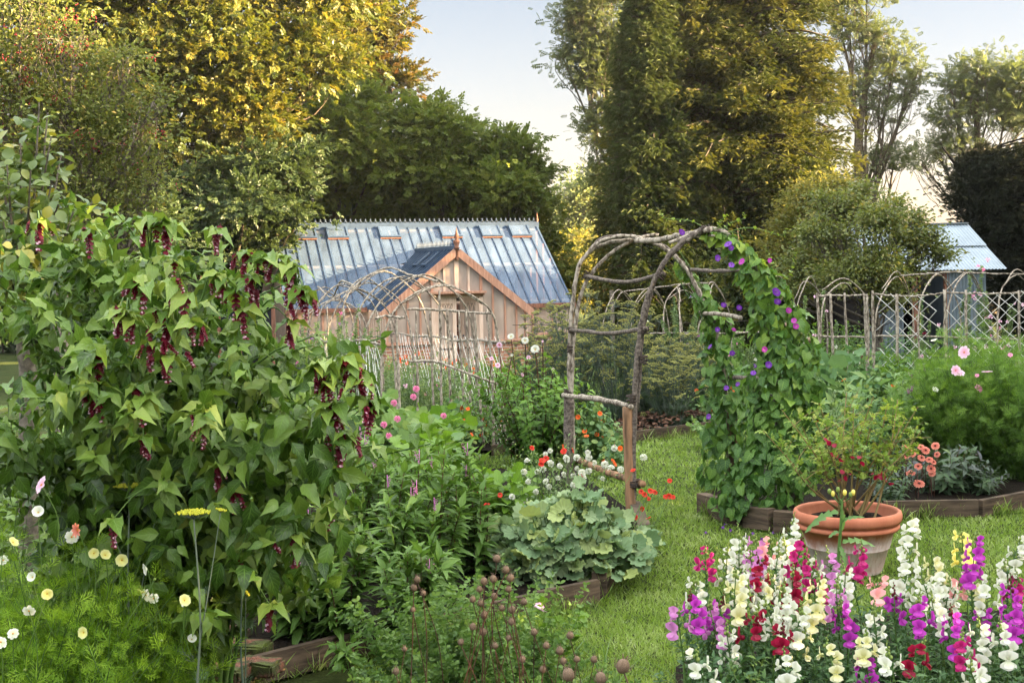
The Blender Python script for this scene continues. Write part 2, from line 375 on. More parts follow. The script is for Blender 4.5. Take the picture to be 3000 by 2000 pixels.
# mossy bricks let into the soil of the front bed
def brickmat():
    m, nt, b, L = newmat('mossy_brick'); b.inputs['Roughness'].default_value = .95
    f = noise(nt, 9, 6, .6); f2 = noise(nt, 60, 5, .7)
    r = ramp(nt, [(.38, (.20, .065, .035)), (.47, (.13, .06, .035)), (.53, (.05, .055, .012)), (.68, (.09, .12, .015))]); L.new(f, r.inputs[0])
    r2 = ramp(nt, [(.3, (.3, .3, .3)), (.6, (1.1, 1.1, 1.1))]); L.new(f2, r2.inputs[0])
    L.new(mixc(nt, 1.0, r.outputs[0], r2.outputs[0], 'MULTIPLY'), b.inputs['Base Color'])
    bp = nt.nodes.new('ShaderNodeBump'); bp.inputs['Distance'].default_value = .01; L.new(f2, bp.inputs['Height']); L.new(bp.outputs[0], b.inputs['Normal'])
    return m
M['mossy_brick'] = brickmat()
for (x, y, rz, sx, sy, lab) in ((650, 1862, -.2, .28, .16, 'farthest mossy red brick in the dark soil'), (690, 1905, -.2, .36, .15, 'middle brick in the soil covered in green moss'),
                           (665, 1972, -.35, .22, .17, 'nearest worn red brick by the timber edging'), (760, 1958, -.35, .22, .15, 'worn brick half buried right of the nearest brick')):
    p = gnd(x, y, .10); g = Geo(); c, s = math.cos(rz), math.sin(rz); R = np.array([[c, -s, 0], [s, c, 0], [0, 0, 1]])
    import bmesh
    bm = bmesh.new(); bmesh.ops.create_cube(bm, size=1)
    for v in bm.verts: v.co = Vector(((v.co.x)*sx, v.co.y*sy, v.co.z*.065))
    bmesh.ops.bevel(bm, geom=list(bm.edges), offset=.012, segments=2, affect='EDGES')
    bmesh.ops.subdivide_edges(bm, edges=[e for e in bm.edges if e.calc_length() > .08], cuts=5, use_grid_fill=True)
    for v in bm.verts: v.co += Vector((rsg.uniform(-1, 1), rsg.uniform(-1, 1), rsg.uniform(-1, 1)))*.004
    me = bpy.data.meshes.new('brick'); bm.to_mesh(me); bm.free(); me.materials.append(M['mossy_brick'])
    o = link('brick', me, None, p+np.array([0, 0, .012])); o.rotation_euler[2] = rz; setp(o, lab, 'brick', 'mossy bricks in the soil')

# ---------------------------------------------------------------- greenhouse
def woodmat(name, a, b_, sc=(1, 1, .12), scale=30, rough=.7):
    return plain(name, a, rough, .3, col2=b_, scale=scale, bump=.002, sc=sc, detail=6, lo=.3, hi=.7)
M['cedar'] = woodmat('cedar', (.30, .14, .09), (.54, .31, .22))
M['cedar_dark'] = woodmat('cedar_dark', (.09, .045, .035), (.30, .13, .08))
M['cedar_pale'] = woodmat('cedar_pale', (.52, .36, .27), (.72, .56, .47))
M['slat_wood'] = woodmat('slat_wood', (.12, .085, .07), (.30, .22, .18))
M['blue_metal'] = plain('blue_metal', (.030, .052, .095), .55, .25, col2=(.045, .075, .13), scale=6)
def glassmat(name, dirt_sheen, tint, amt, streak, rough=.08, lo=.3, hi=.75):
    m, nt, b, L = newmat(name); N = nt.nodes
    b.inputs['Base Color'].default_value = (*dirt_sheen, 1); b.inputs['Roughness'].default_value = rough; b.inputs['Specular IOR Level'].default_value = .55
    b.inputs['Coat Weight'].default_value = .08; b.inputs['Coat Roughness'].default_value = .03
    b.inputs['Specular Tint'].default_value = (.62, .78, 1, 1) if 'roof' in name else (1, .92, .85, 1)
    f = noise(nt, 3.0, 3, .5, 'Object', streak); f2 = noise(nt, 1.2, 3, .5)
    r = ramp(nt, [(lo, (amt[0],)*3), (hi, (amt[1],)*3)]); L.new(math_node(nt, 'ADD', math_node(nt, 'MULTIPLY', f, .6), math_node(nt, 'MULTIPLY', f2, .4)), r.inputs[0])
    r3 = ramp(nt, [(.3, tuple(c*.84 for c in dirt_sheen)), (.7, dirt_sheen)]); L.new(f, r3.inputs[0]); L.new(r3.outputs[0], b.inputs['Base Color'])
    tr = N.new('ShaderNodeBsdfTransparent'); tr.inputs[0].default_value = (*tint, 1)
    mx = N.new('ShaderNodeMixShader'); L.new(r.outputs[0], mx.inputs[0]); L.new(tr.outputs[0], mx.inputs[1]); L.new(b.outputs[0], mx.inputs[2])
    L.new(mx.outputs[0], N['Material Output'].inputs[0]); return m
M['roof_glass'] = glassmat('roof_glass', (.085, .125, .195), (.8, .82, .82), (.50, .92), (1.2, .35, .35), .24)
M['wall_glass'] = glassmat('wall_glass', (.62, .50, .43), (.9, .88, .85), (.42, .9), (1, 1, .35), .10)  # peach colour stands in for reflected sky, besides the dirt
def brickwall():
    m, nt, b, L = newmat('red_brick'); b.inputs['Roughness'].default_value = .9
    tc = nt.nodes.new('ShaderNodeTexCoord'); sp = nt.nodes.new('ShaderNodeSeparateXYZ'); cb = nt.nodes.new('ShaderNodeCombineXYZ')
    L.new(tc.outputs['Object'], sp.inputs[0]); L.new(math_node(nt, 'ADD', sp.outputs[0], sp.outputs[1]), cb.inputs[0]); L.new(sp.outputs[2], cb.inputs[1])
    t = nt.nodes.new('ShaderNodeTexBrick'); L.new(cb.outputs[0], t.inputs[0]); t.inputs['Scale'].default_value = 1
    t.inputs['Brick Width'].default_value = .225; t.inputs['Row Height'].default_value = .075; t.inputs['Mortar Size'].default_value = .008
    t.inputs['Color1'].default_value = (.42, .17, .10, 1); t.inputs['Color2'].default_value = (.30, .13, .085, 1); t.inputs['Mortar'].default_value = (.45, .40, .34, 1)
    L.new(t.outputs[0], b.inputs['Base Color']); return m
M['red_brick'] = brickwall()
TH = .28; GL = 7.2; RUN = 2.985; ZE = 1.108; ZR = 3.15; AX = 3.586; PL = 2.365; PW = 1.683; PZ = 2.44; PE = 1.051; SZ = .349; ZB = -.5
gu = np.array([math.cos(TH), math.sin(TH)]); gn_ = np.array([math.sin(TH), -math.cos(TH)]); GO = np.array([1.506, 34.673])
def W(a, b, z): q = GO-gu*a+gn_*b; return np.array([q[0], q[1], z])
gh = thing('greenhouse', W(GL/2, 0, ZB), 'long timber greenhouse with blue glazing bars and a gabled porch', 'greenhouse')
U3 = np.array([-gu[0], -gu[1], 0]); N3 = np.array([gn_[0], gn_[1], 0])
def rz_(b): return ZE+(ZR-ZE)*(-b/RUN)
def quadg(g, pts, mat=0): g.add(pts, [tuple(range(len(pts)))], None, mat)
# roof glazing, front slope stops where the porch roof begins
tB = -RUN*(PZ-ZE)/(ZR-ZE)                     # b where the porch ridge meets the roof
g = Geo(); nb = 26; bw = GL/nb; up = nrm(np.cross(W(0, -RUN, ZR)-W(0, 0, ZE), U3))
if up[2] < 0: up = -up
def roofb(a):                                   # lowest b of the front slope at a
    d = abs(a-AX); return min(.05, tB*(1-d/PW)) if d < PW else .05
for i in range(nb):
    a0, a1 = i*bw, (i+1)*bw
    for (b0, b1) in ((-RUN, -RUN*.5), (-RUN*.5, .05)):
        e0, e1 = min(b1, roofb(a0)), min(b1, roofb(a1))
        if e0 <= b0 and e1 <= b0: continue
        e0 = max(e0, b0+.001); e1 = max(e1, b0+.001); j = rsg.uniform(-.006, .006)
        quadg(g, [W(a0, b0, rz_(b0)+j), W(a1, b0, rz_(b0)-j), W(a1, e1, rz_(e1)+j), W(a0, e0, rz_(e0))])
part('roof_glazing', g, M['roof_glass'], gh, False)
g = Geo()
for i in range(nb):
    a0, a1 = i*bw, (i+1)*bw
    quadg(g, [W(a0, -RUN, ZR), W(a1, -RUN, ZR), W(a1, -2*RUN, ZE), W(a0, -2*RUN, ZE)])
part('rear_roof_glazing', g, M['roof_glass'], gh, False)
VENT = (1, 4, 8, 14, 19, 22)
g = Geo(); gi = Geo()
for i in range(nb+1):
    a = i*bw; wd = .055 if i in (0, nb) or i in [v+0 for v in VENT] or i in (3, 6, 11, 16, 21, 24) else .034
    b0 = -RUN+(.42 if (i-1) in VENT else 0); b1 = roofb(a)
    if b1-b0 > .1: bar(g, W(a, b0, rz_(b0))+up*.008, W(a, b1, rz_(b1))+up*.008, (wd if (i-1) not in VENT else .03)*.85, .03, up)
    bar(gi, W(a, -RUN, ZR)-up*.03, W(a, -2*RUN, ZE)-up*.03, .035, .05)
part('glazing_bars', g, M['blue_metal'], gh, False); part('rear_glazing_bars', gi, M['cedar'], gh, False)
g = Geo()
for b, z in ((-RUN*.5, 0), (-RUN+.12, 0), (-.12, 0)):
    bar(g, W(0, b, rz_(b)-.045), W(GL, b, rz_(b)-.045), .10, .05, up)
part('purlin', g, M['cedar_pale'], gh, False)
g = Geo(); bar(g, W(-.06, -RUN, ZR+.035), W(GL+.06, -RUN, ZR+.035), .10, .13); bar(g, W(-.06, -RUN+.05, ZR+.02), W(GL+.06, -RUN+.05, ZR+.02), .04, .16)
part('ridge_bar', g, M['blue_metal'], gh, False)
def crest(g, a, sp, b, z, k=.72, plainb=False):
    c = W(a, b, z); 
    def pp(x, y): return c+U3*x+np.array([0, 0, y])
    if plainb:
        tubes(g, np.array([[pp(0, 0), pp(0, .05*k), pp(0, .10*k), pp(0, .16*k)]]), np.array([[.006, .016, .008, .003]]), 4); return
    for s in (-1, 1):
        t = np.linspace(0, 1, 5); P = np.array([pp(s*sp/2*(1-q)**1, .02+.075*k*q**2.2) for q in t]); tubes(g, P, np.full((1, 5), .008), 4)
    tubes(g, np.array([[pp(0, .05), pp(0, .15*k), pp(0, .175*k)]]), np.array([[.008, .009, .004]]), 4)
    tubes(g, np.array([[pp(-.035*k, .13*k), pp(0, .12*k), pp(.035*k, .13*k)]]), np.array([[.011, .008, .011]]), 4)
g = Geo(); nc = 54
for i in range(nc): crest(g, (i+.5)*GL/nc, GL/nc, -RUN, ZR+.09)
part('ridge_cresting', g, M['blue_metal'], gh, False)
def finial(c, h, r, mat):
    g = Geo(); lathe(g, [(r*.5, -h*.5), (r*.5, 0), (r*.95, h*.04), (r*.5, h*.1), (r*.85, h*.28), (r*.9, h*.36), (r*.4, h*.46), (r*.7, h*.54), (r*.35, h*.72), (.002, h)], c, 10); return g
part('finial', finial(W(-.03, -RUN, ZR+.06), .30, .04, 0), M['cedar_dark'], gh)
part('finial', finial(W(GL+.06, -RUN, ZR+.0), .22, .035, 0), M['cedar_pale'], gh)
for v in VENT:
    g = Geo(); a0, a1 = v*bw+.02, (v+2)*bw-.02; b0, b1 = -RUN+.06, -RUN+.47; off = up*.06
    P = lambda a, b: W(a, b, rz_(b))+off
    bar(g, P(a0, b0), P(a0, b1), .04, .04, up); bar(g, P(a1, b0), P(a1, b1), .04, .04, up); bar(g, P(a0-.02, b1), P(a1+.02, b1), .05, .045, up)
    vf = part('roof_vent', g, M['blue_metal'], gh, False)
    g = Geo(); quadg(g, [P(a0, b0), P(a1, b0), P(a1, b1), P(a0, b1)]); part('pane', g, M['roof_glass'], vf, False)
    g = Geo(); bar(g, P(a0-.02, b1+.035)-up*.03, P(a1+.02, b1+.035)-up*.03, .02, .03, up); part('vent_sill', g, M['cedar_dark'], vf, False)
    g = Geo(); am = (a0+a1)/2; bar(g, P(am, b0+.14)-up*.03, P(am, b1-.06)-up*.03, .035, .015, up); part('vent_stay', g, M['cedar_pale'], vf, False)
# fascia and gutter, right and left of the porch
for a_, b_ in ((-.08, AX-PW+.05), (AX+PW, GL+.06)): g = Geo(); bar(g, W(a_, .07, ZE-.06), W(b_, .07, ZE-.06), .08, .10); part('gutter', g, M['cedar_dark'], gh, False)
# front and side walls
def wallglass(a0, b0, a1, b1, z0, z1f, n, name='wall_glazing', mat='cedar'):
    g = Geo(); gm = Geo()
    for i in range(n+1):
        t = i/n; a = a0+(a1-a0)*t; b = b0+(b1-b0)*t; zt = z1f(t)
        bar(gm, W(a, b, z0), W(a, b, zt), .05, .06, N3)
        if i < n:
            t2 = (i+1)/n; am, bm_ = a0+(a1-a0)*t2, b0+(b1-b0)*t2
            quadg(g, [W(a, b, z0), W(am, bm_, z0), W(am, bm_, z1f(t2)), W(a, b, zt)])
    part(name, g, M['wall_glass'], gh, False); part('mullions', gm, M[mat], gh, False)
ze = lambda t: ZE-.1
wallglass(0, 0, AX-PW+.2, 0, SZ, ze, 4); wallglass(AX+PW-.2, 0, GL-.02, 0, SZ, ze, 5)
wallglass(0, -2*RUN, GL, -2*RUN, SZ, ze, 14)
wallglass(.0, -.02, .0, -RUN*2, SZ, lambda t: ZE-.1+(ZR-ZE)*(1-abs(2*t-1)), 10)
g = Geo(); bar(g, W(0, .02, SZ-.03), W(AX-PW, .02, SZ-.03), .16, .06); part('sill', g, M['cedar'], gh, False)
g = Geo(); nbd = 34
for i in range(nbd):
    t = (i+.5)/nbd; b = -2*RUN*t; zt = ZE-.08+(ZR-ZE)*(1-abs(2*t-1)); bar(g, W(GL+.03, b, ZB), W(GL+.03, b, zt), .025, 2*RUN/nbd*.72, N3)
part('end_boarding', g, M['slat_wood'], gh, False)
g = Geo(); quadg(g, [W(GL-.02, 0, ZB), W(GL-.02, -RUN*2, ZB), W(GL-.02, -RUN*2, ZE-.1), W(GL-.02, -RUN, ZR-.1), W(GL-.02, 0, ZE-.1)])
part('end_wall', g, M['cedar_dark'], gh, False)
for (a0, b0, a1, b1) in ((0, 0, AX-PW, 0), (AX+PW, 0, GL, 0), (0, 0, 0, -2*RUN), (0, -2*RUN, GL, -2*RUN), (AX-PW, 0, AX-PW, PL), (AX+PW, 0, AX+PW, PL), (AX-PW, PL, AX-.56, PL), (AX+.56, PL, AX+PW, PL)):
    g = Geo(); bar(g, W(a0, b0, (ZB+SZ-.06)/2), W(a1, b1, (ZB+SZ-.06)/2), .11, SZ-.06-ZB); part('brick_plinth', g, M['red_brick'], gh, False)
g = Geo(); quadg(g, [W(0, 0, ZB+.01), W(GL, 0, ZB+.01), W(GL, -2*RUN, ZB+.01), W(0, -2*RUN, ZB+.01)]); quadg(g, [W(AX-PW, 0, ZB+.012), W(AX+PW, 0, ZB+.012), W(AX+PW, PL, ZB+.012), W(AX-PW, PL, ZB+.012)])
part('floor', g, M['red_brick'], gh, False)
# porch roof
for sgn, nm in ((1, 'porch_roof_glazing'), (-1, 'porch_roof_glazing')):
    g = Geo(); n = 14; gb = Geo()
    def PR(t, d):                                # t along ridge 0 (front) .. 1 (back), d 0 ridge .. 1 eave
        bb = PL+.06+(tB*(1-d)-PL-.06)*t
        return W(AX+sgn*PW*d, bb, PZ+(PE-PZ)*d)
    upn = nrm(np.cross(PR(0, 1)-PR(0, 0), N3)); upn = upn if upn[2] > 0 else -upn
    for i in range(n):
        for d0, d1 in ((0, .5), (.5, 1)):
            quadg(g, [PR(i/n, d0), PR((i+1)/n, d0), PR((i+1)/n, d1), PR(i/n, d1)])
    for i in range(n+1):
        b0 = PL+.06-(PL+.06-tB)*i/n; dmax = 1.0 if b0 >= 0 else 1-b0/tB
        if dmax > .05: bar(gb, W(AX, b0, PZ)+upn*.02, W(AX+sgn*PW*dmax, b0, PZ+(PE-PZ)*dmax)+upn*.02, .035, .05, upn)
    bar(gb, PR(1, 0)+upn*.02, PR(1, 1)+upn*.02, .10, .03, upn)
    part(nm, g, M['roof_glass'], gh, False); part('porch_glazing_bars', gb, M['blue_metal'], gh, False)
    if sgn == 1:
        for b0 in (1.35, .35):
            gv = Geo(); f = lambda b, d: W(AX+PW*d, b, PZ+(PE-PZ)*d)+upn*.06
            for q in ((b0, b0), (b0-.42, b0-.42)): bar(gv, f(q[0], .05), f(q[1], .27), .035, .035, upn)
            bar(gv, f(b0+.02, .27), f(b0-.44, .27), .05, .04, upn)
            vf = part('roof_vent', gv, M['blue_metal'], gh, False); gv = Geo(); quadg(gv, [f(b0, .05), f(b0-.42, .05), f(b0-.42, .27), f(b0, .27)]); part('pane', gv, M['roof_glass'], vf, False)
g = Geo(); bar(g, W(AX, PL+.05, PZ+.05), W(AX, tB-.05, PZ+.05), .07, .10); part('porch_ridge_bar', g, M['blue_metal'], gh, False)
g = Geo()
for i in range(30): crest(g, 0, .1, 0, 0) if False else tubes(g, np.array([[W(AX, PL-(PL-tB)*(i+.5)/30, PZ+z) for z in (.09, .14, .20, .25)]]), np.array([[.007, .02, .010, .003]]), 4)
part('ridge_cresting', g, M['blue_metal'], gh, False)
part('finial', finial(W(AX, PL+.09, PZ+.02), .50, .085, 0), M['cedar_dark'], gh)
# bargeboards
for sgn in (1, -1):
    g = Geo(); a = W(AX+sgn*.02, PL+.10, PZ-.045); b = W(AX+sgn*(PW+.10), PL+.10, PE-.045-.05)
    d = nrm(b-a); un = nrm(np.cross(d, N3)); bar(g, a, b, .035, .17, un if un[2] > 0 else -un); part('bargeboard', g, M['cedar'], gh, False)
# porch front: mullions, glazing, lintel
gz_top = lambda a: PZ-.14+(PE-PZ)*abs(a-AX)/PW
ms = [-PW+.05, -1.42, -1.15, -.86, -.58, .58, .86, 1.15, 1.42, PW-.05]
for sgn in (1, -1):
    g = Geo(); gm = Geo(); mm = [.58, .86, 1.15, 1.42, PW-.05]
    for i, m_ in enumerate(mm):
        a = AX+sgn*m_; bar(gm, W(a, PL, SZ), W(a, PL, gz_top(a)+.04), .042 if i else .06, .07, N3)
        if i < 4:
            a2 = AX+sgn*mm[i+1]; quadg(g, [W(a, PL, SZ), W(a2, PL, SZ), W(a2, PL, gz_top(a2)), W(a, PL, gz_top(a))])
    part('porch_glazing', g, M['wall_glass'], gh, False); part('mullions', gm, M['cedar'], gh, False)
    g = Geo(); bar(g, W(AX+sgn*.56, PL+.03, SZ-.03), W(AX+sgn*PW, PL+.03, SZ-.03), .16, .06); part('sill', g, M['cedar'], gh, False)
    # side of the porch
    g = Geo(); gm = Geo(); a = AX+sgn*(PW-.03)
    for i in range(8):
        b = PL*i/8; b2 = PL*(i+1)/8; quadg(g, [W(a, b, SZ), W(a, b2, SZ), W(a, b2, PE-.04), W(a, b, PE-.04)]); bar(gm, W(a, b2, SZ), W(a, b2, PE), .05, .05, N3)
    part('porch_glazing', g, M['wall_glass'], gh, False); part('mullions', gm, M['cedar_pale'], gh, False)
DZ = 1.353; LZ = DZ+.06
g = Geo(); gm = Geo(); xs = [-.58, -.29, 0, .29, .58]
for i, x in enumerate(xs):
    a = AX+x
    if abs(x) < .5: bar(gm, W(a, PL, LZ), W(a, PL, gz_top(a)+.06), .05 if x else .10, .06 if x else .09, N3)
    if i < 4: a2 = AX+xs[i+1]; quadg(g, [W(a, PL, LZ+.06), W(a2, PL, LZ+.06), W(a2, PL, gz_top(a2)), W(a, PL, gz_top(a))])
part('porch_glazing', g, M['wall_glass'], gh, False); part('mullions', gm, M['cedar_pale'], gh, False)
g = Geo(); bar(g, W(AX-.66, PL+.10, LZ+.05), W(AX+.66, PL+.10, LZ+.05), .24, .05); bar(g, W(AX-.64, PL+.05, LZ), W(AX+.64, PL+.05, LZ), .12, .05); part('door_hood', g, M['cedar'], gh, False)
g = Geo(); bar(g, W(AX-.58, PL, DZ+.02), W(AX+.58, PL, DZ+.02), .08, .07)
for x in (-.56, .56): bar(g, W(AX+x, PL+.02, ZB), W(AX+x, PL+.02, DZ), .09, .10, N3)
part('door_frame', g, M['cedar_pale'], gh, False)
def door(hinge, wdt, ang, side):
    """leaf from hinge a, opening inwards by ang"""
    h = W(hinge, PL, 0); dvec = U3*side*math.cos(ang)-N3*math.sin(ang); nn = nrm(np.cross(dvec, (0, 0, 1)))
    P = lambda x, z: h+dvec*x+np.array([0, 0, z]); g = Geo(); t = .045; zb, zt = ZB+.04, DZ-.02
    for x in (.045, wdt-.045): bar(g, P(x, zb), P(x, zt), .09, t, nn)
    for z, hh in ((zb+.30, .60), (zt-.06, .13), (.22, .07)): bar(g, P(.09, z), P(wdt-.09, z), t-.006, hh)
    bar(g, P(wdt/2, .25), P(wdt/2, zt-.32), .03, .03, nn)
    d = part('door', g, M['cedar_pale'], gh, False)
    g = Geo(); w2 = wdt-.18; n = 3; zc = zt-.36
    for i in range(-1, n+1):
        x0 = .09+w2*i/n; r = w2/n*1.5
        for s in (0, 1):
            P_ = []
            for k in range(9):
                q = k/8*1.15; xx = (x0+2*r-r*1.33+r*1.33*math.cos(q)-(.0)) if s else 0
                cx = x0+ (0 if s == 0 else 0)
                ax = x0+(w2/n)*(1-math.cos(q))*1.45 if s == 0 else x0+(w2/n)-(w2/n)*(1-math.cos(q))*1.45
                if .085 <= ax <= .095+w2: P_.append(P(ax, zc+.27*math.sin(q)/math.sin(1.15)))
            if len(P_) > 2: tubes(g, np.array([P_]), np.full((1, len(P_)), .013), 4)
    part('tracery', g, M['cedar_pale'], d, False)
    g = Geo(); quadg(g, [P(.08, .25), P(wdt-.08, .25), P(wdt-.08, zt-.1), P(.08, zt-.1)]); part('pane', g, M['wall_glass'], d, False)
    g = Geo(); ball(g, P(wdt-.05, .45)+N3*.05, .02); part('door_handle', g, M['blue_metal'], d)
door(AX+.53, .52, .03, -1); door(AX-.53, .52, .85, 1)

# ---------------------------------------------------------------- tin shed
def corrmat():
    m, nt, b, L = newmat('corrugated_tin'); b.inputs['Roughness'].default_value = .42; b.inputs['Metallic'].default_value = .35
    f = noise(nt, 2.2, 7, .7); r = ramp(nt, [(.3, (.13, .17, .21)), (.6, (.20, .25, .30)), (.8, (.20, .18, .16))]); L.new(f, r.inputs[0]); L.new(r.outputs[0], b.inputs['Base Color']); return m
M['tin'] = corrmat()
sh = thing('shed', (8.6, 31.3, -.5), 'low tin shed with a pale corrugated roof behind the apple tree', 'shed')
def corr(p00, p10, p01, p11, pitch=.076, amp=.012, n_=None):
    """corrugated sheet: waves run from p0x to p1x edges; across = p00->p01"""
    g = Geo(); p00, p10, p01, p11 = map(np.array, (p00, p10, p01, p11)); nn = nrm(np.cross(p10-p00, p01-p00)); Ls = np.linalg.norm(p01-p00); k = int(Ls/pitch*4)
    t = np.linspace(0, 1, k+1)[:, None]; off = nn*np.sin(t*Ls/pitch*2*np.pi)*amp
    A = p00*(1-t)+p01*t+off; B = p10*(1-t)+p11*t+off; V = np.concatenate([A, B]); i = np.arange(k)
    return g.add(V, np.stack([i, i+1, i+k+2, i+k+1], 1))
sxl, sxr = 7.75, 10.82; ye, yr = 30.0, 32.4; zE, zR = 1.86, 2.86
part('roof_sheet', corr((sxl, yr-.02, zR), (sxl, (yr+ye)/2-.1, (zR+zE)/2-.03), (sxr, yr-.02, zR), (sxr, (yr+ye)/2-.1, (zR+zE)/2-.03)), M['tin'], sh)
part('roof_sheet', corr((sxl, (yr+ye)/2, (zR+zE)/2-.02), (sxl, ye-.15, zE-.06), (sxr, (yr+ye)/2, (zR+zE)/2-.02), (sxr, ye-.15, zE-.06)), M['tin'], sh)
part('roof_sheet', corr((sxl, yr+.02, zR), (sxl, yr+2.5, zE), (sxr, yr+.02, zR), (sxr, yr+2.5, zE)), M['tin'], sh)
part('wall_sheet', corr((9.55, ye, zE-.08), (9.55, ye, -.5), (10.4, ye, zE-.08), (10.4, ye, -.5)), M['tin'], sh)
part('wall_sheet', corr((7.9, ye+.6, 1.2), (7.9, ye+.6, -.5), (8.75, ye+.6, 1.2), (8.75, ye+.6, -.5)), M['tin'], sh)
part('wall_sheet', corr((10.4, ye, zE-.1), (10.4, ye, -.5), (10.4, yr+2.4, zE-.1), (10.4, yr+2.4, -.5)), M['tin'], sh)
g = Geo(); box(g, (7.95, yr+2.3, -.5), (10.35, yr+2.4, zE-.05)); box(g, (7.95, ye+1.2, -.5), (8.05, yr+2.3, zE-.05)); part('back_wall', g, plain('shed_dark', (.012, .010, .009), .9, .1), sh, False)  # near-black colour stands in for the shade inside the shed opening
g = Geo()
for x in (8.8, 9.5): box(g, (x, ye, -.5), (x+.1, ye+.1, zE-.08))
box(g, (7.95, ye+.02, zE-.2), (10.4, ye+.1, zE-.085)); part('post', g, M['cedar_dark'], sh, False)
g = Geo(); bar(g, (sxl, yr, zR+.02), (sxr, yr, zR+.02), .18, .03); part('ridge_cap', g, M['tin'], sh, False)
# ---------------------------------------------------------------- trees
DIA = (np.array([(0, 0, 0), (-.30, .48, .07), (.30, .48, .07), (0, 1, -.12)], float), np.array([(0, 2, 3), (0, 3, 1)]), np.array([(0, 0), (-1, .5), (1, .5), (0, 1)], float))
def multi(items):
    """compound template from placed small ones: (tpl, pos, dir, size)"""
    g = Geo(); V=[]; U=[]; Fq=[]; n=0
    for tpl, p, d, s, w in items:
        d = nrm(d); X = nrm(np.cross(d, (0, 0, 1))); Nn = np.cross(X, d)
        v = np.array(p)+s*(tpl[0][:, 0:1]*w*X+tpl[0][:, 1:2]*d+tpl[0][:, 2:3]*Nn); V.append(v); U.append(tpl[2]); Fq.append(tpl[1]+n); n += len(v)
    return np.concatenate(V), np.concatenate(Fq), np.concatenate(U)
SPRAY = multi([(DIA, (0, 0, 0), (0, 1, 0), 1.0, .22)]+[(DIA, (0, .12+.14*k, 0), (sg*.8, .75, -.1), .50-.06*k, .28) for k in range(5) for sg in (-1, 1)])
ASHL = multi([(DIA, (0, .95, 0), (0, 1, 0), .42, .9)]+[(DIA, (0, .2+.25*k, 0), (sg, .45, -.05), .42, .9) for k in range(4) for sg in (-1, 1)])
TRIO = multi([(DIA, (0, 0, 0), (x, y, z), s, 1.0) for x, y, z, s in ((0, 1, 0, 1), (.9, .5, .1, .8), (-.9, .45, -.1, .85), (.3, .3, .9, .7))])
TWIG = multi([(DIA, (0, .08+.13*k, 0), (sg*(.9-.06*k), .7, .25*math.sin(k*2+sg)), .36-.015*k, 1.05) for k in range(4) for sg in (-1, 1)]+[(DIA, (0, .62, 0), (.1, 1, .1), .38, 1.05), (DIA, (0, .3, 0), (.2, .4, .8), .3, 1.0)])
def blob(px, py, r, Y, flat=1.0, dy=0.0): return (at(px, py, Y+dy), np.array([r*Y/F, r*Y/F*1.0, r*Y/F*flat]))
def limbs(g, base, blobs, r0, rs, twigs=5, sides=6, lean=None, top=None):
    """trunk and limbs reaching each part of the crown; returns twig ends"""
    C = np.array([b[0] for b in blobs]); zc = C[:, 2].min(); cen = C.mean(0)
    top = cen+(0, 0, (C[:, 2].max()-cen[2])*.5) if top is None else np.array(top)
    tr = smooth_pts([base, base*(.7)+top*.3+rs.normal(size=3)*.03*np.linalg.norm(top-base), base*.35+top*.65+rs.normal(size=3)*.04*np.linalg.norm(top-base), top], 6)
    K = len(tr); tubes(g, tr, (r0*np.linspace(1.15, .3, K)*(1+.12*(rs.rand(K)-.5)))[None], 10)
    for c, r in blobs:
        h = np.clip((c[2]-base[2])/(top[2]-base[2]+1e-6)*.62, .18, .9); i = int(h*(K-1)); s = tr[i]
        mid = s*.5+c*.5+np.array([0, 0, -.06*np.linalg.norm(c-s)])+rs.normal(size=3)*.06*np.linalg.norm(c-s)
        P = smooth_pts([s, mid, c], 6); rr = r0*.42*(1-.55*h); tubes(g, P, np.linspace(rr, rr*.35, len(P))[None], 7)
        for _ in range(twigs):
            e = c+sph(1, rs)[0]*r*rs.uniform(.6, .98); q = P[rs.randint(6, len(P))]; m = (q+e)/2+rs.normal(size=3)*.1*np.linalg.norm(e-q)
            Q = smooth_pts([q, m, e], 4); tubes(g, Q, np.linspace(rr*.28, rr*.07, len(Q))[None], 4, cap=False)
            for _ in range(2):
                e2 = e+rs.normal(size=3)*r*.35; q2 = Q[rs.randint(3, len(Q))]; Q2 = smooth_pts([q2, (q2+e2)/2+rs.normal(size=3)*.05, e2], 3); tubes(g, Q2, np.linspace(rr*.12, rr*.04, len(Q2))[None], 3, cap=False)
def crown(g, blobs, nleaf, size, rs, tpl=DIA, per=34, cr=.38, flat=.55, droop=.25, shell=.42, up=.6, clumpvar=.5):
    A = np.array([b[1][0]*b[1][2] for b in blobs]); A = A/A.sum()
    for (c, r), a in zip(blobs, A):
        k = max(3, int(nleaf*a/per)); d = sph(k, rs); d[:, 2] = np.where(d[:, 2] < -.4, -d[:, 2], d[:, 2])
        lump = 1+.30*np.sin(d[:, :1]*5+c[0])*np.sin(d[:, 2:]*6+c[2]*3)+.10*np.sin(d[:, 1:2]*13+d[:, 2:]*11); cc = c+d*r*lump*(rs.rand(k, 1)**shell); rc = cr*(1+clumpvar*rs.normal(size=(k, 1))).clip(.35, 2.0)
        m = k*per; cl = np.repeat(np.arange(k), per); o = rs.normal(size=(m, 3))*np.array([1, 1, flat])*rc[cl]*.62
        dirn = nrm(d[cl]*.6+nrm(o)*.9+rs.normal(size=(m, 3))*.45-np.array([0, 0, droop]))
        N = nrm(o)*.85+rs.normal(size=(m, 3))*.38+np.array([0, 0, up])+d[cl]*.25
        rnd = (rs.rand(m)*.5+rs.rand(k)[cl]*.5)
        place(g, tpl, cc[cl]+o, dirn, N, size*rs.uniform(.65, 1.25, m), rnd)
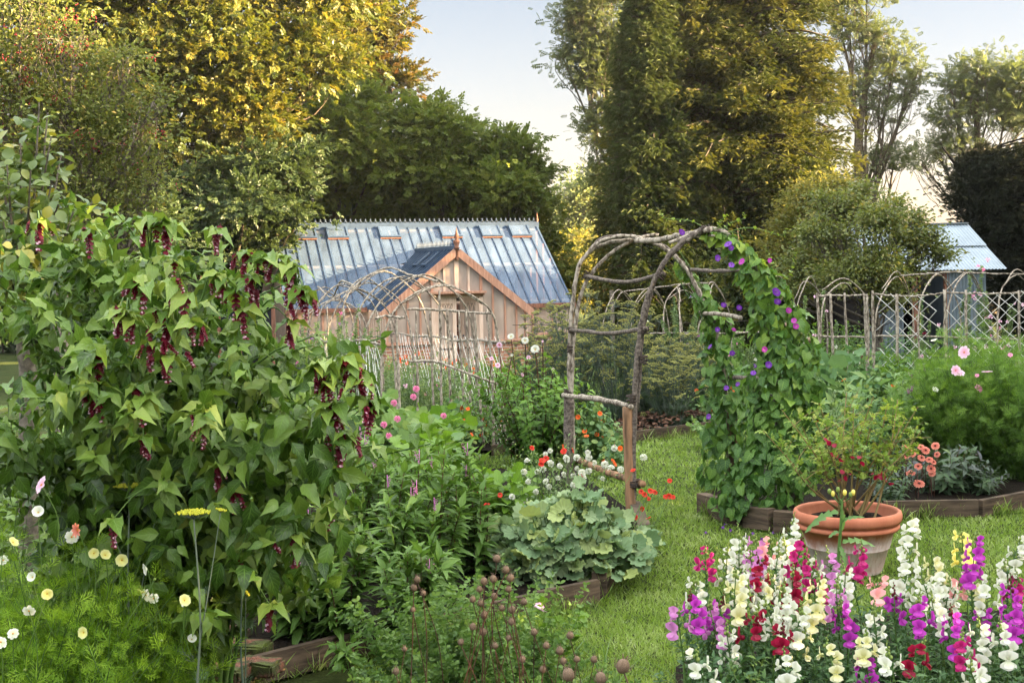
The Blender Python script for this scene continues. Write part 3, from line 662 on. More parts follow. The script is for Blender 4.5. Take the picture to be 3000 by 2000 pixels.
def tree(name, base, blobs, label, mat, nleaf, size, seed, r0=.3, up=.6, bark='bark', tpl=DIA, per=34, cr=.38, flat=.55, shell=.42, droop=.25, twigs=5, group='trees behind the garden', top=None, cat='tree'):
    rs = np.random.RandomState(seed); r = thing(name, base, label, cat, group)
    g = Geo(); limbs(g, np.array(base), blobs, r0, rs, twigs, top=top); part('trunk', g, M[bark], r)
    g = Geo(); crown(g, blobs, nleaf, size, rs, tpl, per, cr, flat, droop, shell, up); part('crown', g, mat, r, False)
    return r
M['oak'] = leafmat('oak', [(.030, .050, .009), (.070, .095, .014), (.14, .145, .022), (.23, .19, .035)], .45, .35, spec=.45, tcol=(1, .9, .3))
M['beech'] = leafmat('beech', [(.03, .042, .010), (.06, .07, .014), (.11, .09, .02), (.17, .085, .025)], .5, .35, tcol=(1, .8, .3))
M['hornbeam'] = leafmat('hornbeam', [(.030, .056, .012), (.065, .10, .018), (.12, .155, .03)], .5, .35)
M['maple'] = leafmat('maple', [(.055, .088, .014), (.11, .15, .025), (.19, .22, .045)], .5, .4)
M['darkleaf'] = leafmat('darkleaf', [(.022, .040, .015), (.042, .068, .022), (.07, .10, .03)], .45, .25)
M['darkbark'] = plain('darkbark', (.008, .006, .005), .9, .1)
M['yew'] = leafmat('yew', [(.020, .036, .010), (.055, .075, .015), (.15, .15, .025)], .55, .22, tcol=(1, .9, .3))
M['thuja'] = leafmat('thuja', [(.030, .050, .014), (.05, .075, .018), (.075, .095, .025)], .55, .22)
M['darkyew'] = leafmat('darkyew', [(.008, .012, .006), (.016, .022, .009), (.03, .032, .012)], .6, .15)
M['ash'] = leafmat('ash', [(.045, .065, .028), (.075, .10, .04), (.12, .145, .055)], .5, .42)
M['willow'] = leafmat('willow', [(.11, .15, .07), (.17, .21, .10), (.26, .26, .10)], .5, .5)  # leaves paled to stand in for haze and backlight
M['appleleaf'] = leafmat('appleleaf', [(.05, .075, .018), (.10, .13, .03), (.17, .20, .05), (.28, .22, .05)], .4, .38, spec=.5)
M['goldleaf'] = leafmat('goldleaf', [(.08, .10, .025), (.14, .15, .04), (.22, .20, .055)], .5, .5, tcol=(1, .85, .3))
M['hawleaf'] = leafmat('hawleaf', [(.06, .085, .02), (.11, .14, .032), (.17, .19, .05), (.20, .15, .04)], .45, .35)
def B(Y, *L, flat=1.0): return [blob(x, y, r, Y, flat, dy) for x, y, r, dy in L]
def tb(px, Y): return gx(px, Y)
# left: the lit oak
tree('oak_tree', tb(520, 38), B(38, (120, 130, 210, 0), (330, 60, 210, -1), (560, 40, 210, -1), (800, 0, 220, 0), (1000, 20, 130, 1), (430, 250, 190, -1.5), (660, 230, 190, -1.5), (860, 200, 170, -.5),
     (560, 400, 170, -1), (740, 380, 140, -1), (230, 330, 190, 0), (100, 480, 190, 1), (330, 520, 170, .5), (500, -200, 300, 0), (850, -230, 250, 0), (640, 500, 100, 0), (980, 170, 110, 1), (120, -100, 230, 1)),
     'tall broad oak lit gold by the low sun', M['oak'], 27000, .36, 11, .38, per=13, cr=.50, flat=.55, tpl=TWIG, up=.8)
tree('beech_tree', tb(1060, 47), B(47, (1060, 20, 110, 0), (1110, 130, 90, 0), (1060, 230, 110, 0), (1150, 260, 80, 0), (1000, -120, 180, 0), (1180, 60, 30, 0), (960, 330, 110, 0)),
     'tree with reddish leaves at the edge of the sky, behind the oak', M['beech'], 4600, .38, 12, .3, per=12, cr=.40, tpl=TWIG)
tree('field_maple', tb(1000, 42.5), B(42.5, (880, 400, 130, 0), (1000, 440, 130, -1), (1040, 330, 80, 0), (900, 560, 140, 0), (820, 480, 120, 0), (1080, 520, 130, -1)),
     'dark green rounded tree above the left half of the greenhouse', M['maple'], 8600, .34, 13, .25, per=14, cr=.46, tpl=TWIG, flat=.4)
tree('hornbeam_tree', tb(1320, 42), B(42, (1220, 390, 100, 0), (1300, 420, 100, -1), (1400, 500, 100, 0), (1180, 520, 110, -1), (1300, 560, 120, -1), (1160, 620, 110, 0), (1420, 620, 100, 0), (1280, 680, 110, 0)),
     'bushy hornbeam above the middle of the greenhouse ridge', M['maple'], 9500, .32, 14, .25, per=14, cr=.42, flat=.35, tpl=TWIG)
tree('hornbeam_tree', tb(1500, 41), B(41, (1480, 460, 80, 0), (1535, 520, 65, 0), (1490, 580, 90, -1), (1560, 600, 50, 0), (1520, 680, 85, 0), (1590, 720, 50, 0), (1600, 800, 60, 0)),
     'smaller hornbeam ending at the right corner of the greenhouse', M['maple'], 5200, .30, 15, .2, per=12, cr=.34, tpl=TWIG, flat=.4)
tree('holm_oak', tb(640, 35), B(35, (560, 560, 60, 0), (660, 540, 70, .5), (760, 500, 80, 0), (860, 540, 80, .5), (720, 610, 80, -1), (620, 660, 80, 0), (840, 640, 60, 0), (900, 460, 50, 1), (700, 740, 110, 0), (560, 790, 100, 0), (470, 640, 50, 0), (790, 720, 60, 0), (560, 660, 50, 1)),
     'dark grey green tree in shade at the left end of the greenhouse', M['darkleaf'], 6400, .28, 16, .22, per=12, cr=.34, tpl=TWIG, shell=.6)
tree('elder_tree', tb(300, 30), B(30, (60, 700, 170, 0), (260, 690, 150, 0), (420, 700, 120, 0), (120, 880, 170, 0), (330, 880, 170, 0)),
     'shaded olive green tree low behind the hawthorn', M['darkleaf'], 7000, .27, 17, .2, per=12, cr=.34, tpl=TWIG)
# right side
def conifer(name, base, ztop, radii, label, mat, nb, seed, tpl=SPRAY, size=.42, lean=0., r0=.35, sp=46, droop=.5, rise=.25, bark='bark', zlow=1.0, trunkpts=None, group='trees behind the garden', spread=.55):
    """radii: list of (z, left, right, depth) crown radii"""
    rs = np.random.RandomState(seed); base = np.array(base, float); r = thing(name, base, label, 'tree', group)
    R = np.array(radii); g = Geo(); gl = Geo()
    top = np.array([base[0]+lean, base[1], ztop])
    tp = smooth_pts(trunkpts if trunkpts is not None else [base, base*.5+top*.5+rs.normal(size=3)*.15, top], 12); K = len(tp)
    tubes(g, tp, (r0*np.linspace(1.1, .12, K))[None], 10)
    for i in range(nb):
        z = zlow+(ztop-zlow)*(i+rs.rand())/nb*.98; phi = rs.uniform(0, 2*np.pi)
        l, rr, dp = [np.interp(z, R[:, 0], R[:, k]) for k in (1, 2, 3)]
        Lx = (rr if math.cos(phi) > 0 else l)*math.cos(phi); Ly = dp*math.sin(phi); f = rs.uniform(.72, 1.08)
        j = np.argmin(np.abs(tp[:, 2]-(z-.5))); s = tp[j]; e = np.array([tp[np.argmin(np.abs(tp[:, 2]-z)), 0]*0+base[0]+lean*(z-base[2])/(ztop-base[2])+Lx*f, s[1]+Ly*f, z])
        L = np.linalg.norm(e-s); mid = s*.5+e*.5+np.array([0, 0, rise*L*.5])+rs.normal(size=3)*.05*L
        P = smooth_pts([s, mid, e], 7); tubes(g, P, np.linspace(r0*.22*min(1, L/3), .012, len(P))[None], 5, cap=False)
        dr = nrm(P[-1]-P[-3]); lat = nrm(np.cross(dr, (0, 0, 1)))
        t = rs.rand(sp)**.6; q = (t*(len(P)-1)); q0 = np.clip(q.astype(int), 0, len(P)-2); pp = P[q0]+(P[q0+1]-P[q0])*(q-q0)[:, None]
        wl = rs.normal(size=sp)*spread*(1.15-t)*L*.36; pp = pp+lat*wl[:, None]+np.array([0, 0, -1])*(np.abs(wl)*.35+rs.rand(sp)*droop*.5)[:, None]+rs.normal(size=(sp, 3))*.10
        D = dr*1.0+lat*np.sign(wl)[:, None]*.8+rs.normal(size=(sp, 3))*.45+np.array([0, 0, 1])*np.where(rs.rand(sp, 1) < .4, .7, -droop*.8); 
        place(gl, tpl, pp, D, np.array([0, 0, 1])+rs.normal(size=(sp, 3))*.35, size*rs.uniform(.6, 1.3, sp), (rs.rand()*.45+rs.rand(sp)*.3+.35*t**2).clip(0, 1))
    part('trunk', g, M[bark], r); part('crown', gl, mat, r, False)
    return r
s42 = 42/F
zz = lambda py, Y=42: at(2100, py, Y)[2]
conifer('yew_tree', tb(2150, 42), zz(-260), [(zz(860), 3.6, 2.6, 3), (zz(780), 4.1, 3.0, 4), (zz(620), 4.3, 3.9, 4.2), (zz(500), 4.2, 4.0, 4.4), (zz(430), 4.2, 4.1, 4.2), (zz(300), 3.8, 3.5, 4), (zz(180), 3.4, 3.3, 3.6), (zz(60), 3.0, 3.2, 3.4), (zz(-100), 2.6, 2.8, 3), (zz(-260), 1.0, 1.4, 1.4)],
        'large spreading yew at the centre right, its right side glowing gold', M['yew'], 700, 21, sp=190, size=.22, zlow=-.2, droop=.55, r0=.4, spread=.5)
conifer('cypress_tree', tb(1905, 39.5), zz(-160, 39.5), [(zz(860), 1.7, 1.7, 1.8), (zz(600), 1.6, 1.6, 1.6), (zz(400), 1.25, 1.3, 1.4), (zz(200), .95, 1, 1.1), (zz(50), .62, .7, .8), (zz(-160), .3, .3, .3)],
        'narrow cypress with drooping sprays at the left side of the yew', M['thuja'], 360, 22, sp=110, size=.22, zlow=-.4, droop=.9, r0=.2, rise=.5)
tree('ash_tree', tb(1800, 55), B(55, (1740, 60, 90, 0), (1700, 150, 75, 0), (1790, -40, 110, 0), (1760, 210, 70, 0), (1720, 250, 55, 0), (1820, 150, 90, 0), (1690, 60, 50, 0), (1790, 330, 60, 0), (1740, 400, 50, 0), (1650, 170, 30, 0), (1830, 470, 70, 0), (1770, 530, 60, 0)),
     'tall pale ash standing behind the left side of the yew', M['ash'], 6500, .27, 23, .25, per=14, cr=.42, tpl=ASHL, bark='bark_grey', shell=.5)
tree('ash_tree', tb(2480, 56), B(56, (2540, -20, 80, 0), (2490, 100, 70, 0), (2570, 120, 60, 0), (2620, 190, 60, 0), (2540, 250, 60, 0), (2660, 280, 50, 0), (2590, 350, 45, 0), (2480, 300, 60, 0), (2620, 470, 50, 0), (2560, 480, 50, 0), (2440, 0, 90, 0), (2690, 210, 35, 0)),
     'tall thin ash with bare twisting limbs on the right of the yew', M['ash'], 3600, .26, 24, .28, per=9, cr=.42, tpl=ASHL, twigs=14, bark='bark')
tree('ash_tree', tb(2900, 55), B(55, (2790, 270, 45, 0), (2860, 230, 70, 0), (2760, 350, 50, 0), (2900, 330, 80, 0), (2810, 430, 55, 0), (2740, 440, 35, 0), (2950, 270, 80, 0), (3010, 350, 90, 0), (2850, 520, 60, 0), (2700, 480, 35, 0), (3080, 250, 90, 0)),
     'open ash tree at the far right against the white sky', M['ash'], 5200, .26, 25, .26, per=10, cr=.42, tpl=ASHL, twigs=12, bark='bark')
tree('hazel_tree', tb(2430, 34), B(34, (2380, 620, 90, 0), (2440, 560, 60, 0), (2330, 700, 80, 0), (2480, 640, 70, 0), (2300, 800, 90, 0), (2420, 740, 100, 0), (2250, 830, 60, 0)),
     'golden green shrubby tree in front of the yew', M['goldleaf'], 16000, .10, 26, .12, per=18, cr=.26, twigs=8)
tree('apple_tree', tb(2560, 26), B(26, (2440, 630, 45, 0), (2500, 610, 55, 0), (2575, 660, 70, -1), (2450, 720, 75, .5), (2650, 700, 65, 0), (2390, 690, 55, -.5), (2350, 790, 60, 0), (2560, 790, 80, -1), (2710, 740, 50, 0), (2740, 690, 26, 0), (2680, 640, 28, 0), (2460, 830, 70, -1), (2770, 750, 28, 0), (2320, 850, 45, 0), (2640, 800, 50, 0), (2535, 560, 28, 0), (2410, 590, 30, 0), (2620, 600, 30, 0), (2600, 870, 60, -1)),
     'leafy apple tree in front of the tin shed', M['appleleaf'], 23000, .08, 27, .10, per=14, cr=.19, shell=.6, twigs=16, group=None, bark='bark_grey', top=at(2530, 690, 26))
ytr = [tb(3040, 40), at(2985, 800, 40), at(2930, 690, 40), at(2865, 610, 40), at(2810, 500, 40), at(2760, 430, 40)]
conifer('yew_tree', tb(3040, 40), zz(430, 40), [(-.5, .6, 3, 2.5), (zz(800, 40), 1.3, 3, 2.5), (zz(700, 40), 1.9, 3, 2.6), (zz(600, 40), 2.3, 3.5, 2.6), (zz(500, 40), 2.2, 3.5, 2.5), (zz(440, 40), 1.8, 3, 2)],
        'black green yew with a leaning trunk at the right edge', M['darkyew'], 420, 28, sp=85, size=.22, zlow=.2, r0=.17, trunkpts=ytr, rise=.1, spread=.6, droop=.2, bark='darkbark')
tree('willow_tree', tb(1700, 85), B(85, (1650, 620, 60, 0), (1700, 570, 55, 0), (1740, 640, 70, 0), (1640, 700, 60, 0), (1700, 720, 70, 0), (1760, 730, 60, 0), (1600, 640, 40, 0), (1780, 540, 45, 0), (1650, 790, 70, 0), (1750, 800, 70, 0)),
     'far pale grey green willow between the greenhouse and the yew', M['willow'], 22000, .24, 29, .3, per=22, cr=.6)
tree('hazel_tree', tb(1680, 52), B(52, (1640, 780, 60, 0), (1700, 800, 60, 0), (1630, 860, 60, 0), (1760, 830, 60, 0), (1700, 880, 60, 0)),
     'yellowing hazel low behind the right end of the greenhouse', M['goldleaf'], 12000, .15, 30, .15, per=20, cr=.36)
# low field hedge closing the horizon, one long clipped mass nobody could count
def hedge(name, a, b, h, d, mat, n, seed, label, size=.22):
    rs = np.random.RandomState(seed); a = np.array(a); b = np.array(b); t = rs.rand(n)
    hh = h*(1+.16*np.sin(t*60)+.12*np.sin(t*23+1)); P = a+(b-a)*t[:, None]+np.stack([rs.normal(size=n)*.3, rs.uniform(-d, d, n), rs.rand(n)**.7*hh], 1)
    g = Geo(); place(g, TRIO, P, rs.normal(size=(n, 3))+np.array([0, -.4, .1]), rs.normal(size=(n, 3))+np.array([0, 0, .8]), size*rs.uniform(.6, 1.3, n), rs.rand(n))
    base = a*.5+b*.5; r = thing(name, base, label, 'hedge', 'field hedges closing the view'); part('foliage', g, mat, r, False)
    g = Geo(); k = 120; q = rs.rand(k); P0 = a+(b-a)*q[:, None]; tubes(g, np.stack([P0, P0+np.stack([rs.normal(size=k)*.3, rs.normal(size=k)*.2, h*rs.uniform(.5, .9, k)], 1)], 1), np.full((k, 2), .04), 4, cap=False); part('stems', g, M['bark'], r)
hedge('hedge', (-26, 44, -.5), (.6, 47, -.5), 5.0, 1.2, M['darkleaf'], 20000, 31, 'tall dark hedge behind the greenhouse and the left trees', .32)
hedge('hedge', (2, 60, -.5), (40, 60, -.5), 3.2, 1.2, M['goldleaf'], 14000, 32, 'sunlit field hedge beyond the shed and the yew', .30)
hedge('hedge', (5, 34, -.5), (8.2, 37, -.5), 2.3, .9, M['yew'], 6000, 33, 'low dark bushes under the yew', .16)
# unseen trees added off to the right to shade garden, roof and porch
sb = [(np.array([x, y, z]), np.array([r_, r_, r_])) for x, y, z, r_ in ((0, 0, 6.2, 2.6), (0, -2, 4, 2.6), (0, 2.2, 4.4, 2.6), (.5, 0, 2.2, 2.6), (-.5, 1, 8, 1.9), (.3, -1.5, 6.7, 2), (0, 3.4, 2, 2.2), (0, -3.4, 2, 2.2))]
st = tree('shade_tree', np.array([0, 0, 0.]), sb, 'dense lime tree standing off to the right of the garden', M['hornbeam'], 26000, .3, 41, .3, per=30, cr=.6, group='trees off to the right that shade the garden')
SHADE = [(15.5, -7, 1), (16, -.5, 1.05), (15.5, 6, 1.0), (16, 12.5, 1.05), (17, 19, 1.0), (17.5, 25.5, .95), (18.5, 29, .86), (19.5, 33, .8), (20.5, 38, .62)]
for i, (x, y, s) in enumerate(SHADE):
    if i == 0: o = st
    else:
        o = st.copy(); COL.objects.link(o)
        for ch in st.children: c = ch.copy(); COL.objects.link(c); c.parent = o
    o.location = (x, y, float(gz(y))-.3); o.scale = (s, s, s); o.rotation_euler[2] = i*1.3
# ---------------------------------------------------------------- plant tools
OVATE = leaf_tpl([.03, .20, .27, .24, .15, .06, .008], .35, .40, wave=.3)
OVAL = leaf_tpl([.05, .30, .40, .33, .04], .3, .25)
LANCE = leaf_tpl([.03, .15, .19, .17, .12, .06, .005], .35, .35, wave=.15)
BLADE = leaf_tpl([.05, .06, .05, .035, .004], .2, .45)
ROUND = disc_tpl([(.5*math.sin(a), .5-.5*math.cos(a)) for a in np.linspace(0, 2*math.pi, 12, endpoint=False)], .08, 1, (0, .42))
HEART = leaf_tpl([.30, .50, .47, .36, .20, .015], .22, .28, eoff=[-.20, -.06, 0, 0, 0, 0], wave=.12)
PETAL = leaf_tpl([.10, .30, .42, .40, .22], .35, .15)
PETALW = leaf_tpl([.10, .34, .50, .42], .25, .2)
def scallop(n, k, amp): return [((1+amp*math.cos(k*a))*.5*math.sin(a)*(1 if abs(a-math.pi) < 2.9 else .3), .5-(1+amp*math.cos(k*a))*.5*math.cos(a)*(1 if abs(a-math.pi) < 2.85 else .35)) for a in np.linspace(0, 2*math.pi, n, endpoint=False)]
LOBED = disc_tpl(scallop(30, 7, .11), .16, 2, (0, .22))
SQUASH = disc_tpl(scallop(20, 5, .10), .12, 2, (0, .25))
NAST = disc_tpl([(.5*math.sin(a)*(1+.05*math.sin(5*a)), .5*math.cos(a)*(1+.05*math.sin(5*a))) for a in np.linspace(0, 2*math.pi, 12, endpoint=False)], .07, 1, (0, 0))
THR = (np.array([(0, 0, 0), (-.5, .5, 0), (.5, .5, 0), (0, 1, 0)], float), np.array([(0, 2, 3), (0, 3, 1)]), np.array([(0, 0), (-1, .5), (1, .5), (0, 1)], float))
def feather(np_, w, ang=.9, l=.5, sub=True):
    it = [(THR, (0, 0, 0), (0, 1, 0), 1.0, w)]
    for k in range(np_):
        t = .18+.72*k/np_
        for sg in (-1, 1):
            d = (sg*ang, 1, .25*math.sin(k*2.3+sg)); s = l*(1-.5*t); it.append((THR, (0, t, 0), d, s, w*1.2/s*.6))
            if sub and k % 2 == 0:
                dn = nrm(np.array(d)); p = np.array([0, t, 0])+dn*s*.45; it.append((THR, tuple(p), (sg*.2, 1, -.1), s*.45, w*2.2)); it.append((THR, tuple(p), (sg*1.6, .5, .1), s*.4, w*2.2))
    return multi(it)
FEATHER = feather(4, .055, .95, .62)
FERN = multi([(DIA, (0, 0, 0), (0, 1, 0), 1.0, .10)]+[(DIA, (0, .1+.11*k, 0), (sg, .8, 0), .34*(1-.07*k), .45) for k in range(8) for sg in (-1, 1)])
PINNATE = multi([(OVAL, (0, .62, 0), (0, 1, 0), .40, 1)]+[(OVAL, (0, .2+.24*k, 0), (sg, .45, -.05), .34, 1) for k in range(2) for sg in (-1, 1)])
PEALEAF = multi([(OVAL, (0, .1, 0), (sg*.9, .7, .1), .8, .8) for sg in (-1, 1)])
def make_stems(base, S, h, spread, rs, r0=.05, K=7, p=1.6, hv=.2, sag=0.0, phi=None, tips=None):
    base = np.asarray(base, float); ph = rs.uniform(0, 2*np.pi, S) if phi is None else rs.uniform(phi[0], phi[1], S)
    t = np.linspace(0, 1, K)[None, :, None]; b = base+np.stack([np.cos(ph)*r0*rs.rand(S), np.sin(ph)*r0*rs.rand(S), 0*ph], 1)
    if tips is None:
        sp = spread*rs.uniform(.15, 1, S); hh = h*(1-.35*(sp/max(spread, 1e-6))**2)*rs.uniform(1-hv, 1+hv*.3, S)
        D = np.stack([np.cos(ph)*sp, np.sin(ph)*sp, 0*ph], 1)
    else:
        d = np.asarray(tips)-b; D = d*[1, 1, 0]; hh = d[:, 2]
    sg = 4*sag*t*(1-t); wob = rs.normal(size=(S, 1, 3))*.04*h*np.sin(t*math.pi)
    P = b[:, None]+D[:, None]*t**p+np.array([0, 0, 1])*(hh[:, None, None]*(t+sg))+wob
    return P
def sample(St, t):
    """points and tangents on polylines St (S,K,3) at t (S,n)"""
    K = St.shape[1]; q = np.clip(t, 0, .9999)*(K-1); i = q.astype(int); f = (q-i)[..., None]; a = np.arange(len(St))[:, None]
    A, Bp = St[a, i], St[a, i+1]; return A+(Bp-A)*f, nrm(Bp-A)
def leaf_along(g, St, n, tpl, size, rs, t0=.15, t1=1.0, ang=1.0, droop=.2, decuss=False, taper=.4, up=.6, mat=0, jit=.25, rnd0=None, petiole=0.0, W=None, toptilt=.0, nodes=0):
    S = len(St); t = np.linspace(t0, t1, n)[None, :]+rs.uniform(-.4, .4, (S, n))*(t1-t0)/n; t = np.clip(t, 0, 1)
    if nodes: t = np.clip((np.round(t*nodes)+rs.uniform(-.35, .35, (S, 1)))/nodes, t0, 1)+rs.normal(size=(S, n))*.006; t = np.clip(t, 0, 1)
    if decuss: t[:, 1::2] = t[:, 0::2][:, :t[:, 1::2].shape[1]]
    P, T = sample(St, t); k = np.arange(n)[None, :]
    az = (rs.uniform(0, 6.28, (S, 1))+k*2.4) if not decuss else (rs.uniform(0, 6.28, (S, 1))+(k//2)*1.57+(k % 2)*np.pi)
    az = az+rs.normal(size=(S, n))*jit; a = nrm(np.cross(T, np.array([.3, .2, .1])+0*T)); b = np.cross(T, a)
    R = a*np.cos(az)[..., None]+b*np.sin(az)[..., None]; an = ang*(1-toptilt*t)+rs.normal(size=(S, n))*jit*.6
    D = T*np.cos(an)[..., None]+R*np.sin(an)[..., None]; D[..., 2] -= droop; D = nrm(D)
    N = T*1.0+np.array([0, 0, up])+rs.normal(size=(S, n, 3))*jit
    sz = size*(1-taper*t)*rs.uniform(.7, 1.2, (S, n)); rnd = rs.rand(S, n)*.6+.4*rs.rand(S, 1)
    if toptilt: rnd = np.clip(rnd*.6+t*.4, 0, 1)
    place(g, tpl, (P+R*petiole*size).reshape(-1, 3), D.reshape(-1, 3), N.reshape(-1, 3), sz.ravel(), rnd.ravel() if rnd0 is None else rnd0, mat, W)
    return P.reshape(-1, 3)
def stem_tubes(g, St, r, sides=5, mat=0, tip=.4): K = St.shape[1]; tubes(g, St, np.broadcast_to(np.linspace(r, r*tip, K), St.shape[:2]), sides, mat, cap=False)
GREENS = {}
def gm(name, *a, **k): M[name] = leafmat(name, *a, **k); return M[name]
gm('ley', [(.018, .048, .006), (.038, .088, .010), (.075, .145, .018), (.14, .22, .035), (.22, .28, .05)], .36, .24, vein=.5, spec=.35)
gm('pear', [(.05, .10, .025), (.08, .13, .03), (.13, .18, .04), (.32, .28, .03)], .35, .3, spec=.5)
gm('vine', [(.035, .09, .022), (.06, .14, .028), (.11, .20, .03), (.24, .32, .04)], .42, .32, vein=.5, nveins=5)
gm('cosfol', [(.035, .08, .008), (.12, .23, .015), (.30, .46, .04)], .5, .45)  # steep dark-to-lime ramp paints shade inside the cosmos, light on its tips
gm('cosfol2', [(.025, .065, .012), (.085, .175, .025), (.22, .36, .05)], .5, .4)  # same painted inner shade, in a cooler green
gm('veron', [(.045, .10, .016), (.075, .15, .025), (.13, .22, .04)], .42, .3, vein=.5, nveins=10)
gm('glauc', [(.11, .19, .09), (.16, .25, .13), (.23, .31, .17), (.30, .36, .12)], .65, .25, spec=.25)
gm('snapleaf', [(.035, .085, .03), (.055, .12, .04), (.10, .18, .05)], .5, .25)
gm('lush', [(.05, .12, .015), (.09, .18, .02), (.16, .27, .03)], .4, .35, vein=.4)
gm('dahlialeaf', [(.035, .09, .014), (.08, .17, .022), (.17, .29, .04)], .42, .3, vein=.4)
gm('nast', [(.07, .15, .06), (.11, .21, .08), (.17, .27, .10), (.22, .28, .07)], .5, .35)
gm('squash', [(.05, .12, .05), (.085, .17, .07), (.13, .22, .09)], .55, .3, vein=.4)
gm('fennelf', [(.18, .21, .07), (.30, .31, .10), (.42, .40, .14)], .6, .3)
gm('fennelst', [(.06, .09, .07), (.12, .15, .11)], .6, 0)
gm('pea', [(.09, .15, .06), (.14, .21, .09), (.20, .27, .11)], .5, .4)
gm('rosel', [(.08, .15, .03), (.14, .23, .04), (.24, .33, .06), (.32, .30, .07)], .42, .4)
gm('vetch', [(.045, .10, .025), (.085, .165, .04), (.17, .27, .06)], .5, .35)
gm('grass', [(.06, .115, .014), (.115, .20, .022), (.19, .29, .04), (.36, .43, .19)], .42, .35, spec=.5)
gm('grassblade', [(.08, .16, .05), (.13, .22, .08)], .4, .35)
gm('darkfol', [(.02, .035, .022), (.035, .05, .03)], .5, .2)
gm('sage', [(.04, .08, .04), (.07, .12, .055), (.10, .10, .13)], .5, .25)
def petalmat(name, inner, outer, p=1.5, rough=.5, tr=.35):
    return leafmat(name, [outer, tuple(min(1, c*1.05) for c in outer)], rough, tr, tcol=(1, 1, 1), spec=.3, edge=None) if inner is None else _pm(name, inner, outer, p, rough, tr)
def _pm(name, inner, outer, p, rough, tr):
    m = leafmat(name, [inner, inner], rough, tr, tcol=(1, 1, 1), spec=.3, edge=(outer, p)); M[name] = m; return m
petalmat('p_white', (.50, .54, .34), (.68, .68, .63), .6); petalmat('p_cream', (.56, .54, .18), (.68, .67, .48), .9)
petalmat('p_yellow', (.75, .62, .10), (.80, .76, .30), 1.); petalmat('p_magenta', (.30, .01, .10), (.52, .02, .20), .8)
petalmat('p_crimson', (.14, .002, .015), (.33, .006, .045), .8); petalmat('p_purple', (.30, .02, .28), (.50, .05, .48), .8)
petalmat('p_lilac', (.60, .30, .52), (.55, .20, .50), .8); petalmat('p_pink', (.75, .45, .38), (.78, .38, .40), .8)
petalmat('p_palepink', (.70, .30, .45), (.78, .58, .70), .6); petalmat('p_red', (.35, .01, .01), (.70, .05, .03), .7)
petalmat('p_orange', (.60, .05, .01), (.85, .16, .02), .7); petalmat('p_salmon', (.45, .08, .05), (.75, .30, .22), .8)
petalmat('p_violet', (.62, .35, .62), (.13, .015, .33), .35, tr=.25); petalmat('p_vmag', (.65, .35, .55), (.38, .02, .33), .35, tr=.25)
petalmat('p_primrose', (.66, .60, .14), (.66, .66, .32), .7); petalmat('p_maroon', (.10, .004, .015), (.17, .008, .03), 1); petalmat('p_sweet', (.70, .22, .42), (.72, .28, .46), 1)
M['yolk'] = plain('yolk', (.70, .32, .02), .8, .2, col2=(.45, .16, .01), scale=300); M['darkeye'] = plain('darkeye', (.03, .012, .012), .8, .2, col2=(.12, .03, .02), scale=300)
M['umbel'] = plain('umbel', (.55, .50, .04), .8, .2, col2=(.38, .42, .05), scale=60); M['bud'] = plain('bud', (.22, .28, .07), .6, .3, col2=(.13, .20, .04), scale=40)
M['seedhead'] = plain('seedhead', (.10, .06, .04), .8, .3, col2=(.26, .18, .12), scale=80, bump=.002); M['berry'] = plain('berry', (.22, .008, .015), .35, .5)
# flower heads as shared meshes; x,y plane faces +Z
def daisy(npet, w, mat, cmat, cup=.15, two=False, cr=.16, seed=0, tpl=PETAL):
    rs = np.random.RandomState(seed); g = Geo(); a = np.arange(npet)*2*np.pi/npet+rs.normal(size=npet)*.05
    for lay in range(2 if two else 1):
        aa = a+lay*np.pi/npet; D = np.stack([np.cos(aa), np.sin(aa), cup*(1+lay)+rs.normal(size=npet)*.08], 1)
        place(g, tpl, D*[.12, .12, 0], D, (0, 0, 1), 1.0-.25*lay, rs.rand(npet), 0, np.full(npet, w))
    ball(g, (0, 0, .05), cr, 8, 4, 1, (1, 1, .6)); return mesh('flower', g, [M[mat], M[cmat]])
def pompon(mat, seed=0, n=60, w=.35):
    rs = np.random.RandomState(seed); d = sph(n, rs); d[:, 2] = np.abs(d[:, 2])*.9+.05; g = Geo()
    place(g, PETALW, d*.25, d+rs.normal(size=(n, 3))*.15, rs.normal(size=(n, 3))*.4+[0, 0, 1], .72, rs.rand(n), 0, np.full(n, w)); return mesh('flower', g, [M[mat]])
def cuppy(mat, cmat, npet=5, cup=.7, w=1.3, seed=0):
    return daisy(npet, w, mat, cmat, cup, False, .12, seed, PETALW)
def trumpet(mat):
    g = Geo(); n = 20; th = np.arange(n)*2*np.pi/n; prof = [(.06, -1.0), (.10, -.55), (.22, -.2), (.55, 0.0), (1.0, .04)]
    V=[]; U=[]
    for k, (r, z) in enumerate(prof):
        for j in range(n): V.append((r*(1+(.08*math.cos(5*th[j]) if k == 4 else 0))*math.cos(th[j]), r*math.sin(th[j]), z)); U.append((0, k/4 if k else 0, .5))
    Fq = [(k*n+j, k*n+(j+1) % n, (k+1)*n+(j+1) % n, (k+1)*n+j) for k in range(4) for j in range(n)]
    g.add(V, Fq, U); return mesh('flower', g, [M[mat]])
def put(name, me, parent, p, face, size, spin=0, label=None):
    """object placed at world p facing a direction; parent root Empty unrotated"""
    r = parent; off = np.zeros(3)
    while r is not None: off += np.array(r.location); r = r.parent
    o = link(name, me, parent); q = Vector(tuple(face)).to_track_quat('Z', 'Y')
    o.rotation_mode = 'QUATERNION'; from mathutils import Quaternion
    o.rotation_quaternion = q @ Quaternion((0, 0, 1), spin); o.location = tuple(float(v) for v in (np.asarray(p)-off)); o.scale = (size,)*3
    if label: o['label'] = label
    return o
def toward(p, rs, j=.5, up=.3):
    d = nrm(np.array([0, 0, HC])-np.asarray(p)); return d+np.array([0, 0, up])+rs.normal(size=3)*j
